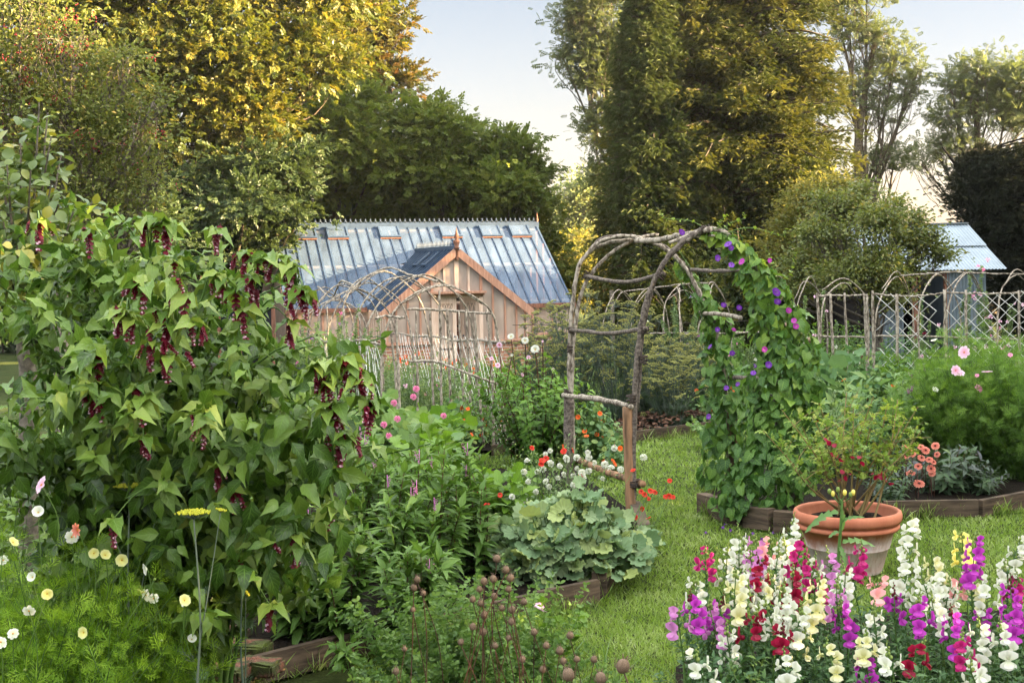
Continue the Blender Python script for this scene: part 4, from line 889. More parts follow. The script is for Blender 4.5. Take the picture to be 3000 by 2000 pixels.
# ---------------------------------------------------------------- lawn
def lawn():
    rs = np.random.RandomState(3); out=[]
    for (y0, y1, n, hgt, wd) in ((5.8, 8.5, 74000, .040, .0045), (8.5, 12, 62000, .042, .006), (12, 18, 50000, .045, .010), (18, 30, 26000, .05, .018)):
        y = rs.uniform(y0, y1, n); lo = 0; x = rs.uniform(-.12*y if y0 < 12 else -.15*y, np.minimum(.41*y, 9), n)
        P = np.stack([x, y], 1); keep = np.ones(n, bool)
        for k in BEDS: keep &= ~inpoly(P, BEDS[k])
        P = P[keep]; out.append((P, hgt, wd))
    g = Geo()
    for P, hgt, wd in out:
        n = len(P); Z = gz(P[:, 1])-.012; t = np.sin(P[:, 0]*5+P[:, 1]*2.3)*np.sin(P[:, 1]*3.7-P[:, 0])*.5+.5; t2 = np.sin(P[:, 0]*13+3*P[:, 1])*np.sin(P[:, 1]*11)*.5+.5
        V = np.column_stack([P, Z]); d = np.column_stack([rs.normal(size=n)*.65, rs.normal(size=n)*.65, np.ones(n)])
        place(g, (np.array([(-.5, 0, 0), (.5, 0, 0), (-.3, .6, -.08), (.3, .6, -.08), (0, 1, -.3)], float), (np.array([(2, 3, 4)]), np.array([(0, 1, 3, 2)])), np.array([(-1, 0), (1, 0), (-1, .6), (1, .6), (0, 1)], float)),
              V, d, np.column_stack([rs.normal(size=(n, 2)), np.full(n, .2)]), hgt*(.55+.6*rs.rand(n)*(.5+.7*t)), (.15+.25*t+.2*t2+.45*rs.rand(n)).clip(0, 1), 0, wd/hgt/ .8*np.ones(n))
    setp(link('grass', mesh('grass', g, M['grass'], False)), 'short dewy lawn grass between the beds', 'grass', kind='stuff')
lawn()
def edge_tufts():
    r_ = np.random.RandomState(77); g = Geo(); E_ = [((1098, 1912), (1755, 1768), 420), ((1756, 1762), (1895, 1606), 260), ((1895, 1606), (1872, 1530), 120), ((2050, 1506), (2352, 1566), 420), ((2590, 1520), (3000, 1500), 520), ((1800, 1298), (2095, 1266), 380), ((1440, 1338), (1690, 1333), 240), ((700, 2020), (1090, 1916), 120)]
    for a, b, n in E_:
        A = gnd(*a)[:2]; Bq = gnd(*b)[:2]; t = r_.rand(n, 1); p = A+(Bq-A)*t+r_.normal(size=(n, 2))*.02+[0, -.02]; P = np.column_stack([p, gz(p[:, 1])]); hh = .10*r_.uniform(.4, 1.3, n)*(1+.4*np.sin(t[:, 0]*25))
        place(g, THR_, P, np.column_stack([r_.normal(size=(n, 2))*.45, np.ones(n)]), np.column_stack([r_.normal(size=(n, 2)), np.full(n, .2)]), hh, r_.rand(n), 0, np.full(n, .06))
    setp(link('grass', mesh('grass', g, M['grass'], False)), 'longer uncut grass along the timber edgings', 'grass', kind='stuff')
THR_ = (np.array([(-.5, 0, 0), (.5, 0, 0), (-.35, .55, -.08), (.35, .55, -.08), (0, 1, -.35)], float), (np.array([(2, 3, 4)]), np.array([(0, 1, 3, 2)])), np.array([(-1, 0), (1, 0), (-1, .6), (1, .6), (0, 1)], float))
edge_tufts()
# ---------------------------------------------------------------- rustic arch
ar = thing('garden_arch', gnd(1838, 1545), 'rustic arch of bent bare poles lashed to stout posts over the grass path', 'garden arch')
rsa = np.random.RandomState(8)
def pl(*L): return np.array([at(*q) for q in L])
def pole(pts, r0, r1, mat='pole', name='pole', parent=None, knob=.25, wob=.006, k=7, sides=9):
    g = Geo(); tube(g, pts, r0, r1, sides, k, 0, knob, rsa, wob); return part(name, g, M[mat], parent or ar)
YB, YA = 10.7, 12.2
f1 = gnd(1838, 1548); b1 = gx(1672, YA)
def post(px, pyt, Y, r, mat='post', lean=0): 
    b = gx(px, Y, -.05); t = at(px+lean, pyt, Y); g = Geo(); P = smooth_pts([b, b*.5+t*.5+rsa.normal(size=3)*.01, t], 8); K = len(P)
    tubes(g, P, (r*(1+.14*(rsa.rand(K)-.5)))[None], 14); return part('post', g, M[mat], ar)
post(1838, 1192, YB, .042); post(1664, 1160, YA, .046, 'pole_dark', 3); post(2300, 1200, YB, .045, 'bark_grey'); post(2140, 1180, YA, .045)
# near hoop: left leg, crown, right leg (two poles twisted together)
pole(pl((1856, 1560, YB), (1856, 1300, YB), (1862, 1100, YB), (1880, 950, YB), (1905, 850, YB), (1952, 760, YB), (2010, 700, YB), (2062, 672, YB)), .024, .020, 'pole_dark')
pole(pl((1868, 1200, YB+.04), (1880, 1000, YB+.04), (1902, 880, YB+.03), (1935, 790, YB+.03), (1980, 735, YB), (2035, 690, YB), (2090, 675, YB)), .018, .010, 'pole_dark')
pole(pl((2010, 705, YB), (2060, 674, YB), (2120, 680, YB), (2180, 740, YB), (2225, 830, YB), (2255, 960, YB), (2275, 1150, YB), (2290, 1560, YB)), .020, .026, 'pole')
pole(pl((1960, 712, YB+.05), (2030, 688, YB+.05), (2100, 700, YB+.05), (2170, 760, YB+.05), (2215, 870, YB+.05), (2240, 1000, YB+.05)), .014, .02, 'pole')
# far hoop
pole(pl((1680, 1410, YA), (1676, 1200, YA), (1668, 1100, YA), (1672, 960, YA), (1690, 800, YA), (1720, 745, YA), (1780, 712, YA), (1880, 700, YA)), .022, .016)
pole(pl((1673, 1180, YA), (1680, 1000, YA), (1698, 880, YA), (1728, 810, YA), (1780, 750, YA), (1850, 705, YA), (1900, 690, YA), (1930, 688, YA)), .02, .014)
pole(pl((1695, 780, YA-.05), (1740, 720, YA-.05), (1800, 694, YA-.05), (1870, 696, YA-.05), (1950, 730, YA-.05), (2010, 790, YA-.05), (2060, 880, YA-.05), (2100, 980, YA), (2125, 1150, YA), (2140, 1400, YA)), .014, .024)
pole(pl((1700, 770, YA+.05), (1760, 700, YA+.05), (1850, 692, YA+.05), (1930, 712, YA+.05), (2000, 770, YA), (2050, 850, YA), (2085, 950, YA)), .013, .018, 'pole_dark')
pole(pl((1865, 705, YA-.1), (1930, 703, 11.7), (2000, 688, 11.1), (2080, 672, YB-.1)), .026, .022, 'pole')            # ridge pole
pole(pl((1985, 706, 11.0), (2030, 694, 10.9), (2090, 690, 10.6)), .012, .008)
# rungs on the bare side
def rung(a, b, sagp, r, mat='pole_dark'): m = ((a[0]+b[0])/2, (a[1]+b[1])/2+sagp, (a[2]+b[2])/2); pole(pl(a, m, b), r, r, mat, 'rung')
rung((1650, 1158, YA), (1850, 1190, YB-.06), -6, .022, 'pole'); rung((1670, 965, YA), (1892, 963, YB-.05), 12, .018); rung((1715, 808, YA), (1945, 802, YB-.05), 22, .018)
rung((1690, 1345, YA), (1885, 1417, YB-.08), 4, .028, 'post')
rung((2020, 790, YA), (2190, 790, YB), 4, .016); rung((2060, 918, YA), (2170, 930, YB), -4, .018, 'pole'); rung((2140, 1105, YA), (2290, 1110, YB), 0, .018)
def lash(px, py, Y, r, d=(0, 0, 1), n=5):
    c = at(px, py, Y); d = nrm(d); g = Geo(); a = nrm(np.cross(d, (.2, 1, .1))); b = np.cross(d, a)
    for k in range(n):
        th = np.linspace(0, 2*np.pi, 13); h = (k-n/2)*.012+rsa.normal()*.003; tl = rsa.normal()*.3
        P = c+np.outer(np.cos(th), a)*r+np.outer(np.sin(th), b)*r+np.outer(h+np.cos(th)*tl*r, d); tubes(g, P[None], np.full((1, 13), .006), 5, cap=False)
    part('rope_lashing', g, M['rope'], ar)
for q in ((1850, 1165, YB, .04), (1664, 1150, YA, .035), (1888, 965, YB, .034), (1675, 965, YA, .03), (1938, 802, YB, .036, (.5, 0, .8)), (1722, 805, YA, .034, (.4, 0, .8)), (1884, 1050, YB, .032), (1670, 1020, YA, .026), (2066, 674, YB, .035, (1, 0, .1)), (1858, 1415, YB, .045), (2010, 788, YA, .03)):
    lash(*q)
# ---------------------------------------------------------------- morning glory vine on the right legs
rs = np.random.RandomState(9)
vn = thing('morning_glory', gnd(2240, 1530), 'morning glory vine with heart leaves and purple trumpets on the right legs of the arch', 'climbing plant')
c1 = [(2075, 680, 22), (2140, 705, 34), (2200, 770, 46), (2250, 850, 62), (2285, 940, 78), (2300, 1040, 92), (2295, 1150, 104), (2290, 1260, 112), (2270, 1370, 125), (2225, 1440, 130), (2200, 1500, 100)]
c2 = [(1990, 770, 14), (2055, 860, 26), (2100, 950, 42), (2125, 1050, 58), (2135, 1150, 70), (2140, 1260, 75), (2135, 1380, 80), (2120, 1460, 70)]
def colleaf(path, Y, n, size, rs, j=.0):
    p = np.array(path, float); w = np.cumsum(np.r_[0, np.hypot(*(p[1:, :2]-p[:-1, :2]).T)*(p[1:, 2]+p[:-1, 2])]); w /= w[-1]
    u = rs.rand(n); px, py, r = [np.interp(u, w, p[:, k]) for k in range(3)]; C = np.array([at(a, b, Y) for a, b in zip(px, py)])
    th = rs.uniform(np.pi*.95, 2.05*np.pi, n); th = np.where(rs.rand(n) < .15, th-np.pi, th); R = r*Y/F*rs.uniform(.55, 1.08, n)
    o = np.stack([np.cos(th), np.sin(th)*.8, 0*th], 1); P = C+o*R[:, None]
    D = o*.45+np.array([0, 0, -1])*rs.uniform(.3, 1.1, (n, 1))+rs.normal(size=(n, 3))*.35; N = o+np.array([0, -.2, .45])+rs.normal(size=(n, 3))*.35
    P[:, 2] = np.maximum(P[:, 2], gz(P[:, 1])+.10); hi = np.clip((P[:, 2]-.8)/1.6, 0, 1)
    return P, D, N, size*rs.uniform(.55, 1.25, n), (rs.rand(n)*.62+.38*hi).clip(0, 1)
g = Geo(); gs = Geo()
for path, Y, n in ((c1, YB, 1250), (c2, YA, 520)):
    P, D, N, S, R = colleaf(path, Y, n, .082, rs); place(g, HEART, P, D, N, S, R, 0)
    q = np.array([at(a, b, Y) for a, b, _ in path])[::-1]
    for k in range(9):
        w = q+rs.normal(size=q.shape)*.05; tube(gs, w, .006, .003, 5, 5, 0)
    i = rs.choice(len(P), 260, False); cn = P[i]+(np.column_stack([np.zeros(260), np.full(260, .12), np.full(260, -.05)])); tubes(gs, np.stack([P[i], (P[i]+cn)/2+[0, 0, .02], cn], 1), np.full((260, 3), .0016), 3, cap=False)
for a, b in ((1950, 640), (2180, 640), (2290, 690), (2110, 650), (2330, 740), (2240, 720)):
    q = pl((2100, 690, YB), ((a+2100)/2, (b+680)/2+rs.uniform(-20, 10), YB), (a, b, YB), (a+rs.uniform(-30, 30), b-rs.uniform(5, 25), YB)) if b < 700 else pl((2260, 860, YB), ((a+2260)/2+20, (b+860)/2, YB), (a, b, YB))
    tube(gs, q, .004, .0015, 4, 6); St = smooth_pts(q, 4)[None]; leaf_along(g, St, 10, HEART, .045, rs, t0=.2, rnd0=np.full(10, .95))
part('foliage', g, M['vine'], vn); part('stem', gs, M['stem_green'], vn)
tv, tm = trumpet('p_violet'), trumpet('p_vmag')
for i, (x, y) in enumerate([(2133, 715), (2142, 726), (2103, 756), (2143, 776), (2173, 766), (2255, 763), (2275, 855), (2278, 883), (2311, 909), (2326, 939), (2025, 868), (2120, 893), (2102, 965), (2150, 965), (2145, 1034), (2166, 901), (2046, 983), (2240, 1023), (2252, 1068), (2128, 1136), (2076, 1220), (2332, 955), (2207, 1092), (2161, 1125), (2080, 1015), (1998, 680)]):
    Y = YB-.25 if x > 2165 or y < 800 else YA-.3; p = at(x, y, Y)
    put('flower', tm if i in (4, 5, 8, 9, 13, 16, 17, 21) else tv, vn, p, toward(p, rs, .55, .15), (.036 if i in (0, 6) else .024)*rs.uniform(.85, 1.15), 0)
# ---------------------------------------------------------------- terracotta pot, rose, thistle
pc = at(2482, 1490, 9.0); pb = np.array([pc[0], 9.0, 0.0]); zt = pc[2]; k_ = .351
def potmat():
    m, nt, b, L = newmat('terracotta'); b.inputs['Roughness'].default_value = .75; b.inputs['Specular IOR Level'].default_value = .3
    tc = nt.nodes.new('ShaderNodeTexCoord'); sp = nt.nodes.new('ShaderNodeSeparateXYZ'); L.new(tc.outputs['Object'], sp.inputs[0])
    f = noise(nt, 5, 7, .65, 'Object', (1, 1, .25)); f2 = noise(nt, 34, 6, .7, 'Object', (1, 1, .3))
    zf = math_node(nt, 'MULTIPLY', math_node(nt, 'SUBTRACT', .262, sp.outputs[2]), 14); zf = math_node(nt, 'ADD', zf, math_node(nt, 'MULTIPLY', math_node(nt, 'SUBTRACT', f, .5), 3.0))
    c = nt.nodes.new('ShaderNodeClamp'); L.new(zf, c.inputs[0])
    r = ramp(nt, [(.35, (.38, .12, .065)), (.6, (.48, .17, .095))]); L.new(f, r.inputs[0])
    r2 = ramp(nt, [(.36, (.46, .24, .20)), (.5, (.70, .55, .56)), (.68, (.80, .70, .74))]); L.new(math_node(nt, 'ADD', math_node(nt, 'MULTIPLY', f2, .6), math_node(nt, 'MULTIPLY', f, .4)), r2.inputs[0])
    L.new(mixc(nt, c.outputs[0], r.outputs[0], r2.outputs[0]), b.inputs['Base Color'])
    bp = nt.nodes.new('ShaderNodeBump'); bp.inputs['Distance'].default_value = .003; L.new(f2, bp.inputs['Height']); L.new(bp.outputs[0], b.inputs['Normal']); return m
M['terracotta'] = potmat()
pot = thing('flower_pot', pb, 'large terracotta pot with a thick double rim and whitewashed sides', 'flower pot')
pot.rotation_euler = (0, 0, 0)
H = zt; R = k_
prof = [(0, 0), (R*.60, 0), (R*.62, .01), (R*.745, H*.40), (R*.765, H*.405), (R*.765, H*.42), (R*.77, H*.43), (R*.86, H-.125), (R*.93, H-.122), (R*.955, H-.11), (R*.95, H-.095), (R*.91, H-.085), (R*.91, H-.078), (R*.965, H-.075), (R*.995, H-.055), (R*1.0, H-.03), (R*.985, H-.008), (R*.95, H), (R*.91, H-.006), (R*.895, H-.02), (R*.87, H-.10), (R*.80, H-.12), (0, H-.12)]
g = Geo(); lathe(g, prof, pb, 72); bo = part('body', g, M['terracotta'], pot)
g = Geo(); n = 24; lathe(g, [(R*.855, H-.072), (R*.6, H-.055), (R*.3, H-.045), (.001, H-.05)], pb, 40)
Vs = g.V[0]; Vs[:, 2] += rs.uniform(-.012, .012, len(Vs)); part('soil', g, M['soil'], pot)
rb = thing('rose_bush', pb+np.array([0, 0, H-.05]), 'sparse rose bush with yellowing leaves growing in the terracotta pot', 'rose bush'); b0 = pb+np.array([0, 0, H-.06])
tips = pl((2235, 1260, 8.9), (2290, 1200, 9), (2300, 1330, 8.7), (2400, 1180, 9.1), (2450, 1240, 8.9), (2500, 1190, 9), (2560, 1210, 9.1), (2600, 1180, 9.2), (2650, 1230, 9), (2690, 1190, 9.1), (2670, 1310, 8.8), (2350, 1250, 9.2), (2400, 1310, 8.8), (2530, 1300, 8.8), (2600, 1290, 9), (2480, 1150, 9.3), (2380, 1220, 8.9), (2560, 1160, 9.2), (2630, 1170, 9.1), (2700, 1260, 8.9))
St = make_stems(b0+np.array([.04, 0, 0]), len(tips), .6, .3, rs, .16, 8, .85, tips=tips)
g = Geo(); stem_tubes(g, St, .008, 6, 0, .35); gl = Geo(); leaf_along(gl, St, 16, PINNATE, .098, rs, .48, 1, 1.0, .1)
for j in range(3):
    b2, _ = sample(St, rs.uniform(.4, .85, (len(St), 1))); t2 = b2[:, 0]+rs.normal(size=(len(St), 3))*[.12, .12, .06]+[0, 0, .10]
    S2 = np.stack([b2[:, 0], (b2[:, 0]+t2)/2+rs.normal(size=(len(St), 3))*.01, t2], 1); stem_tubes(g, S2, .003, 4); leaf_along(gl, S2, 6, PINNATE, .08, rs, .2, 1, 1.0, .1)
part('stem', g, M['stem_tan'], rb); part('foliage', gl, M['rosel'], rb)
g = Geo(); 
for x, y in ((2457, 1350), (2480, 1390), (2520, 1340), (2570, 1390), (2590, 1400), (2440, 1300)): 
    p = at(x, y, 8.75); place(g, OVAL, p+rs.normal(size=(4, 3))*.02, rs.normal(size=(4, 3)), rs.normal(size=(4, 3)), .04)
part('red_leaves', g, M['p_crimson'], rb)
# spiny sow thistle in front of the pot
M['thistle'] = leafmat('thistle', [(.10, .20, .06), (.16, .28, .08)], .4, .35)
SPINY = leaf_tpl([.05, .22, .10, .30, .13, .33, .14, .28, .10, .18, .01], .25, .7, eoff=[0, -.02, .04, -.05, .04, -.05, .04, -.05, .03, -.03, 0])
th_ = thing('thistle', gx(2462, 7.2), 'tall prickly sow thistle standing in front of the terracotta pot', 'thistle')
q = pl((2455, 1860, 7.2), (2458, 1650, 7.2), (2462, 1560, 7.2), (2466, 1480, 7.2), (2462, 1462, 7.2)); q[0] = gx(2455, 7.2)
g = Geo(); tube(g, q, .011, .005, 7); 
for a, b in ((2440, 1452), (2455, 1440), (2475, 1448), (2492, 1455), (2500, 1448), (2430, 1445)): tube(g, pl((2462, 1478, 7.2), (a, b, 7.2)), .003, .002, 4, 3)
part('stem', g, M['thistle'], th_)
g = Geo(); pp = pl((2456, 1500, 7.18), (2466, 1530, 7.2), (2460, 1560, 7.2), (2468, 1590, 7.2), (2460, 1600, 7.2), (2458, 1660, 7.2), (2464, 1495, 7.2), (2460, 1720, 7.2))
dd = np.array([(-1, -.2, -.05), (.5, -.4, .6), (-.3, -.5, .3), (1, -.2, .4), (.15, -1, -.4), (-.1, -1, -1.2), (.3, -.3, -1), (.5, -.6, -.9)]); place(g, SPINY, pp, dd, (0, -.6, 1), np.array([.17, .10, .09, .15, .10, .20, .10, .2]), None, 0, np.full(8, .55)); part('leaves', g, M['thistle'], th_)
for k, (a, b) in enumerate(((2440, 1452), (2455, 1440), (2475, 1448), (2492, 1455), (2500, 1448), (2430, 1445))):
    g = Geo(); ball(g, at(a, b-6, 7.2), .011, 7, 5, 0, (1, 1, 1.5)); part('flower_bud', g, M['bud' if k % 2 else 'p_yellow'], th_)
# ---------------------------------------------------------------- snapdragons
def floret(g, p, d, s, rnd, m=0):
    up = np.array([0, 0, 1.]); d = nrm(d); sd = np.cross(d, up); th = p+d*s*.55; n = 7
    D = np.array([d*.35+up*.9+sd*.38, d*.35+up*.9-sd*.38, d*.55-up*.75+sd*.55, d*.55-up*.75-sd*.55, d*.9-up*.55]); N = np.array([d-up*.2]*2+[d*.5+up]*3)
    place(g, PETALW, np.repeat(th[None], 5, 0)+D*s*.05, D, N, s*np.array([.62, .62, .50, .50, .45]), np.full(5, rnd), m, np.full(5, 1.25))
    ball(g, p+d*s*.45-up*s*.04, s*.19, 6, 4, m, (1, 1, 1), rnd)
def snap(px, yt, yb, col, Y, label, idx):
    rs = np.random.RandomState(100+idx); top = at(px, yt, Y); bot = at(px+rs.uniform(-26, 26), yb+rs.uniform(-5, 25), Y+rs.uniform(-.05, .05)); base = gx(px+rs.uniform(-40, 40), Y+rs.uniform(-.1, .1), .0)
    o = thing('snapdragon', base, label, 'flower', 'snapdragons in the flower bed'); L = np.linalg.norm(top-bot)
    Ptip = top+np.array([rs.normal()*.01, 0, .05+.02*rs.rand()]); P = smooth_pts([base, base*.5+bot*.5+rs.normal(size=3)*.02, bot, top, Ptip], 6)
    g = Geo(); tubes(g, P, np.linspace(.0045, .0015, len(P))[None], 6); part('stem', g, M['stem_green'], o)
    g = Geo(); n = max(4, int(L/.017*.92)); t = np.linspace(0, 1, n); ax = bot+(top-bot)*t[:, None]; ph = np.arange(n)*2.2+rs.rand()*6
    for i in range(n):
        s = .060*(1-.34*t[i])*rs.uniform(.85, 1.15); d = np.array([math.cos(ph[i]), math.sin(ph[i]), .12+rs.normal()*.15]); floret(g, ax[i]+d*.004, d, s, rs.rand())
    part('flowers', g, M['p_'+col], o)
    g = Geo(); m = rs.randint(6, 11); tt = np.linspace(0, 1, m)[:, None]; c = top*(1-tt)+Ptip*tt; a = np.arange(m)*2.4; r = .0075*(1-.65*tt[:, 0]); c = c+np.stack([np.cos(a), np.sin(a), 0*a], 1)*r[:, None]*1.1
    ball(g, c, r, 6, 4, 0, (1, 1, 1.3)); part('buds', g, M['p_maroon' if col in ('purple', 'crimson', 'magenta') and idx % 2 else 'bud'], o)
    g = Geo(); K = len(P); low = P[:int(K*.72)][None]
    leaf_along(g, smooth_pts(low[0][::3], 4)[None], 34, LANCE, .055, rs, .12, 1.0, .85, .05, taper=.3)
    for _ in range(4):
        c0 = base+(bot-base)*rs.uniform(.05, .4); e = c0+rs.normal(size=3)*[.09, .09, .02]+np.array([0, 0, rs.uniform(.12, .3)]); S2 = smooth_pts([c0, (c0+e)/2+rs.normal(size=3)*.02, e], 4)[None]; stem_tubes(g, S2, .002, 4); leaf_along(g, S2, 22, LANCE, .055, rs, .1, 1, .85, .05, taper=.3)
    part('leaves', g, M['snapleaf'], o)
SN = [(2066, 1623, 1680, 'magenta'), (2165, 1575, 1672, 'white'), (2040, 1708, 1752, 'white'), (2321, 1540, 1612, 'white'), (2257, 1590, 1655, 'pink'), (2351, 1598, 1668, 'magenta'), (2525, 1612, 1682, 'magenta'), (2672, 1532, 1632, 'white'),
 (2860, 1580, 1725, 'purple'), (2818, 1572, 1652, 'yellow'), (2987, 1590, 1650, 'white'), (2226, 1655, 1765, 'crimson'), (2323, 1690, 1780, 'crimson'), (2293, 1730, 1850, 'white'), (2400, 1708, 1822, 'cream'), (2388, 1655, 1715, 'white'),
 (2476, 1680, 1765, 'white'), (2155, 1690, 1805, 'cream'), (2080, 1780, 1866, 'lilac'), (2022, 1762, 1822, 'purple'), (1982, 1790, 1840, 'lilac'), (2114, 1782, 1856, 'purple'), (2216, 1800, 1852, 'crimson'), (2293, 1860, 1902, 'crimson'),
 (2354, 1868, 1916, 'cream'), (2538, 1878, 1950, 'cream'), (2580, 1700, 1750, 'pink'), (2620, 1750, 1812, 'purple'), (2690, 1768, 1856, 'purple'), (2762, 1690, 1800, 'white'), (2808, 1712, 1770, 'pink'), (2788, 1806, 1880, 'purple'),
 (2818, 1880, 1960, 'magenta'), (2870, 1840, 1955, 'white'), (2844, 1960, 2010, 'white'), (2961, 1730, 1868, 'purple'), (2982, 1700, 1760, 'magenta'), (2038, 1930, 2000, 'white'), (2298, 1935, 1996, 'white'), (2538, 1940, 2000, 'purple'),
 (2604, 1925, 1975, 'white'), (2420, 1900, 1950, 'cream'), (2461, 1785, 1860, 'purple'), (2941, 1668, 1700, 'white'), (2665, 1640, 1740, 'white'), (2640, 1700, 1760, 'white'), (2185, 1700, 1770, 'white'), (2250, 1700, 1760, 'white'), (2430, 1640, 1690, 'lilac'), (2200, 1640, 1690, 'lilac'), (2730, 1640, 1700, 'cream'), (2970, 1800, 1850, 'purple'), (2245, 1780, 1850, 'white'), (2350, 1800, 1860, 'white'), (2130, 1625, 1690, 'white'), (2215, 1590, 1650, 'lilac'), (2280, 1620, 1700, 'white'), (2300, 1600, 1690, 'white'), (2190, 1740, 1800, 'white'), (2260, 1700, 1770, 'cream'), (2370, 1660, 1740, 'magenta'), (2700, 1690, 1770, 'white'), (2780, 1720, 1800, 'white'), (2840, 1690, 1760, 'cream'), (2900, 1700, 1780, 'white'), (2730, 1760, 1830, 'white'), (2880, 1790, 1850, 'purple'), (2930, 1850, 1920, 'white'), (2450, 1720, 1790, 'lilac'), (2130, 1860, 1920, 'white'), (2700, 1900, 1960, 'crimson'), (2560, 1800, 1860, 'white')]
CN = dict(magenta='magenta', white='white', pink='salmon pink', purple='violet purple', yellow='lemon yellow', crimson='dark crimson', cream='cream and yellow', lilac='pale lilac')
uniq = {0: 'deep magenta snapdragon at the back left of the flower bed', 7: 'tallest white snapdragon, budded to a long tip, right of the pot', 8: 'tall violet purple snapdragon at the back right of the flower bed', 6: 'deep magenta snapdragon spike in front of the pot base', 9: 'lemon yellow snapdragon beside the tall purple one', 20: 'pale lilac snapdragon at the outermost left edge of the bed', 37: 'short white snapdragon alone low by the long grass blades', 3: 'white snapdragon just below the left side of the pot rim', 11: 'upper dark crimson snapdragon left of the pot', 10: 'white snapdragon at the right edge of the picture by the lawn'}
for i, (x, a, b, c) in enumerate(SN):
    Y = 6.35-(b-1650)/330*1.15+(.12 if i % 3 == 0 else -.08)
    snap(x, a, b, c, Y, uniq.get(i, CN[c]+' snapdragon spike among the others in the flower bed before the pot'), i)
# leafy undergrowth of the bed
for i in range(26):
    x = 1990+i*42+rs.uniform(-15, 15); Y = rs.uniform(4.9, 6.3); b = gx(x, Y); St = make_stems(b, 12, rs.uniform(.42, .62), .16, rs, .06); g = Geo(); gl = Geo(); stem_tubes(g, St, .003, 4); leaf_along(gl, St, 34, LANCE, .058, rs, .05, 1, .85, .05, taper=.3)
    o = thing('snapdragon', b, 'leafy green snapdragon not in flower between the flowering spikes', 'flower', 'snapdragons in the flower bed'); part('stem', g, M['stem_green'], o); part('leaves', gl, M['snapleaf'], o)
# ---------------------------------------------------------------- leycesteria shrub
rs = np.random.RandomState(21)
def raceme(n, seed, white=3):
    r = np.random.RandomState(seed); g = Geo(); t = np.linspace(0, 1, n); a = np.arange(n)*1.9
    for k in range(n):
        m = 4; aa = a[k]+np.arange(m)*np.pi/2; D = np.stack([np.cos(aa)*.8, np.sin(aa)*.8, -np.ones(m)*.75], 1)
        place(g, PETALW, np.tile([0, 0, -t[k]], (m, 1)), D, np.array([0, 0, 1.]), (.26-.08*t[k])*r.uniform(.8, 1.2, m), r.rand(m), 0, np.full(m, .85))
    for k in range(white+3):
        th = r.uniform(0, 6.28); p = np.array([math.cos(th)*.12, math.sin(th)*.12, -r.uniform(.35, 1.05)]); place(g, PETALW, p+np.zeros((4, 3)), r.normal(size=(4, 3))*.6+[0, 0, -1], r.normal(size=(4, 3)), .09, r.rand(4), 1)
    tubes(g, np.array([[(0, 0, .15), (0, 0, -.5), (0, 0, -1)]]), np.full((1, 3), .02), 4, 0); return mesh('flower_cluster', g, [M['p_maroon'], M['p_palepink']])
RAC = [raceme(8, 1), raceme(6, 2, 2), raceme(10, 3, 4), raceme(5, 4, 1)]
lb = gx(420, 5.9); ly = thing('himalayan_honeysuckle', lb, 'big arching shrub with pointed leaves and hanging dark red flower clusters', 'shrub')
T = [(110, 655, 5.6), (240, 560, 5.9), (330, 560, 5.7), (480, 655, 5.8), (520, 610, 6.0), (640, 680, 5.5), (870, 790, 5.4), (840, 780, 5.6), (760, 880, 5.2), (930, 980, 5.4), (1060, 1060, 5.5), (1110, 1170, 5.4), (1120, 1300, 5.5), (1010, 1320, 5.2), (960, 1430, 5.3), (1010, 1520, 5.4), (870, 1560, 5.1),
     (240, 1060, 4.7), (230, 1000, 4.9), (380, 900, 5.0), (520, 960, 4.9), (590, 830, 5.2), (700, 1010, 5.0), (600, 1210, 4.7), (410, 1180, 4.8), (120, 900, 5.0), (60, 780, 5.3), (40, 1150, 4.8), (750, 1230, 5.0), (820, 1100, 5.3), (480, 1400, 4.9), (280, 1330, 4.8), (650, 1480, 4.9), (760, 1600, 5.0), (900, 1250, 5.4), (330, 760, 5.3), (440, 700, 5.5), (180, 720, 5.4), (-60, 900, 5.2), (-80, 1200, 5.0), (740, 740, 5.8), (980, 1130, 5.7), (860, 1400, 5.5)]
T = [(x_, y_+(50 if (y_ < 900 and x_ > 200) else 0), Y_) for x_, y_, Y_ in T]; tips = [at(*q) for q in T]
for _ in range(74):
    a = T[rs.randint(len(T))]; tips.append(at(a[0]+rs.normal()*90, a[1]+abs(rs.normal())*130+15, a[2]+rs.uniform(-.2, .8)))
tips = np.array(tips); tips[:, 2] = np.maximum(tips[:, 2], .25)
St = make_stems(lb, len(tips), 1, 1, rs, .35, 9, 1.5, sag=.22, tips=tips)
g = Geo(); stem_tubes(g, St, .011, 7, 0, .28); part('stem', g, M['stem_green'], ly)
g = Geo(); leaf_along(g, St, 36, OVATE, .118, rs, .26, 1.0, 1.05, .34, True, .30, .75, jit=.42, toptilt=.15)
q, _ = sample(St, rs.uniform(.35, .97, (len(St), 5))); q = q.reshape(-1, 3); e = q+rs.normal(size=q.shape)*[.12, .12, .05]+[0, -.03, .03]
S2 = np.stack([q, (q+e)/2+[0, 0, .02], e-[0, 0, .03]], 1); leaf_along(g, S2, 5, OVATE, .105, rs, .3, 1, 1.0, .45, True, .2, .7, jit=.35)
low = np.column_stack([rs.uniform(150, 1010, 700), rs.uniform(1200, 1690, 700)]); P = np.array([at(a, b, rs.uniform(5.0, 5.8)) for a, b in low]); P[:, 2] = np.maximum(P[:, 2], .12)
place(g, OVATE, P, rs.normal(size=P.shape)*.6+[0, -.3, -.7], rs.normal(size=P.shape)*.35+[0, -.7, .6], .105*rs.uniform(.6, 1.25, 700), rs.rand(700)*.75)
part('foliage', g, M['ley'], ly)
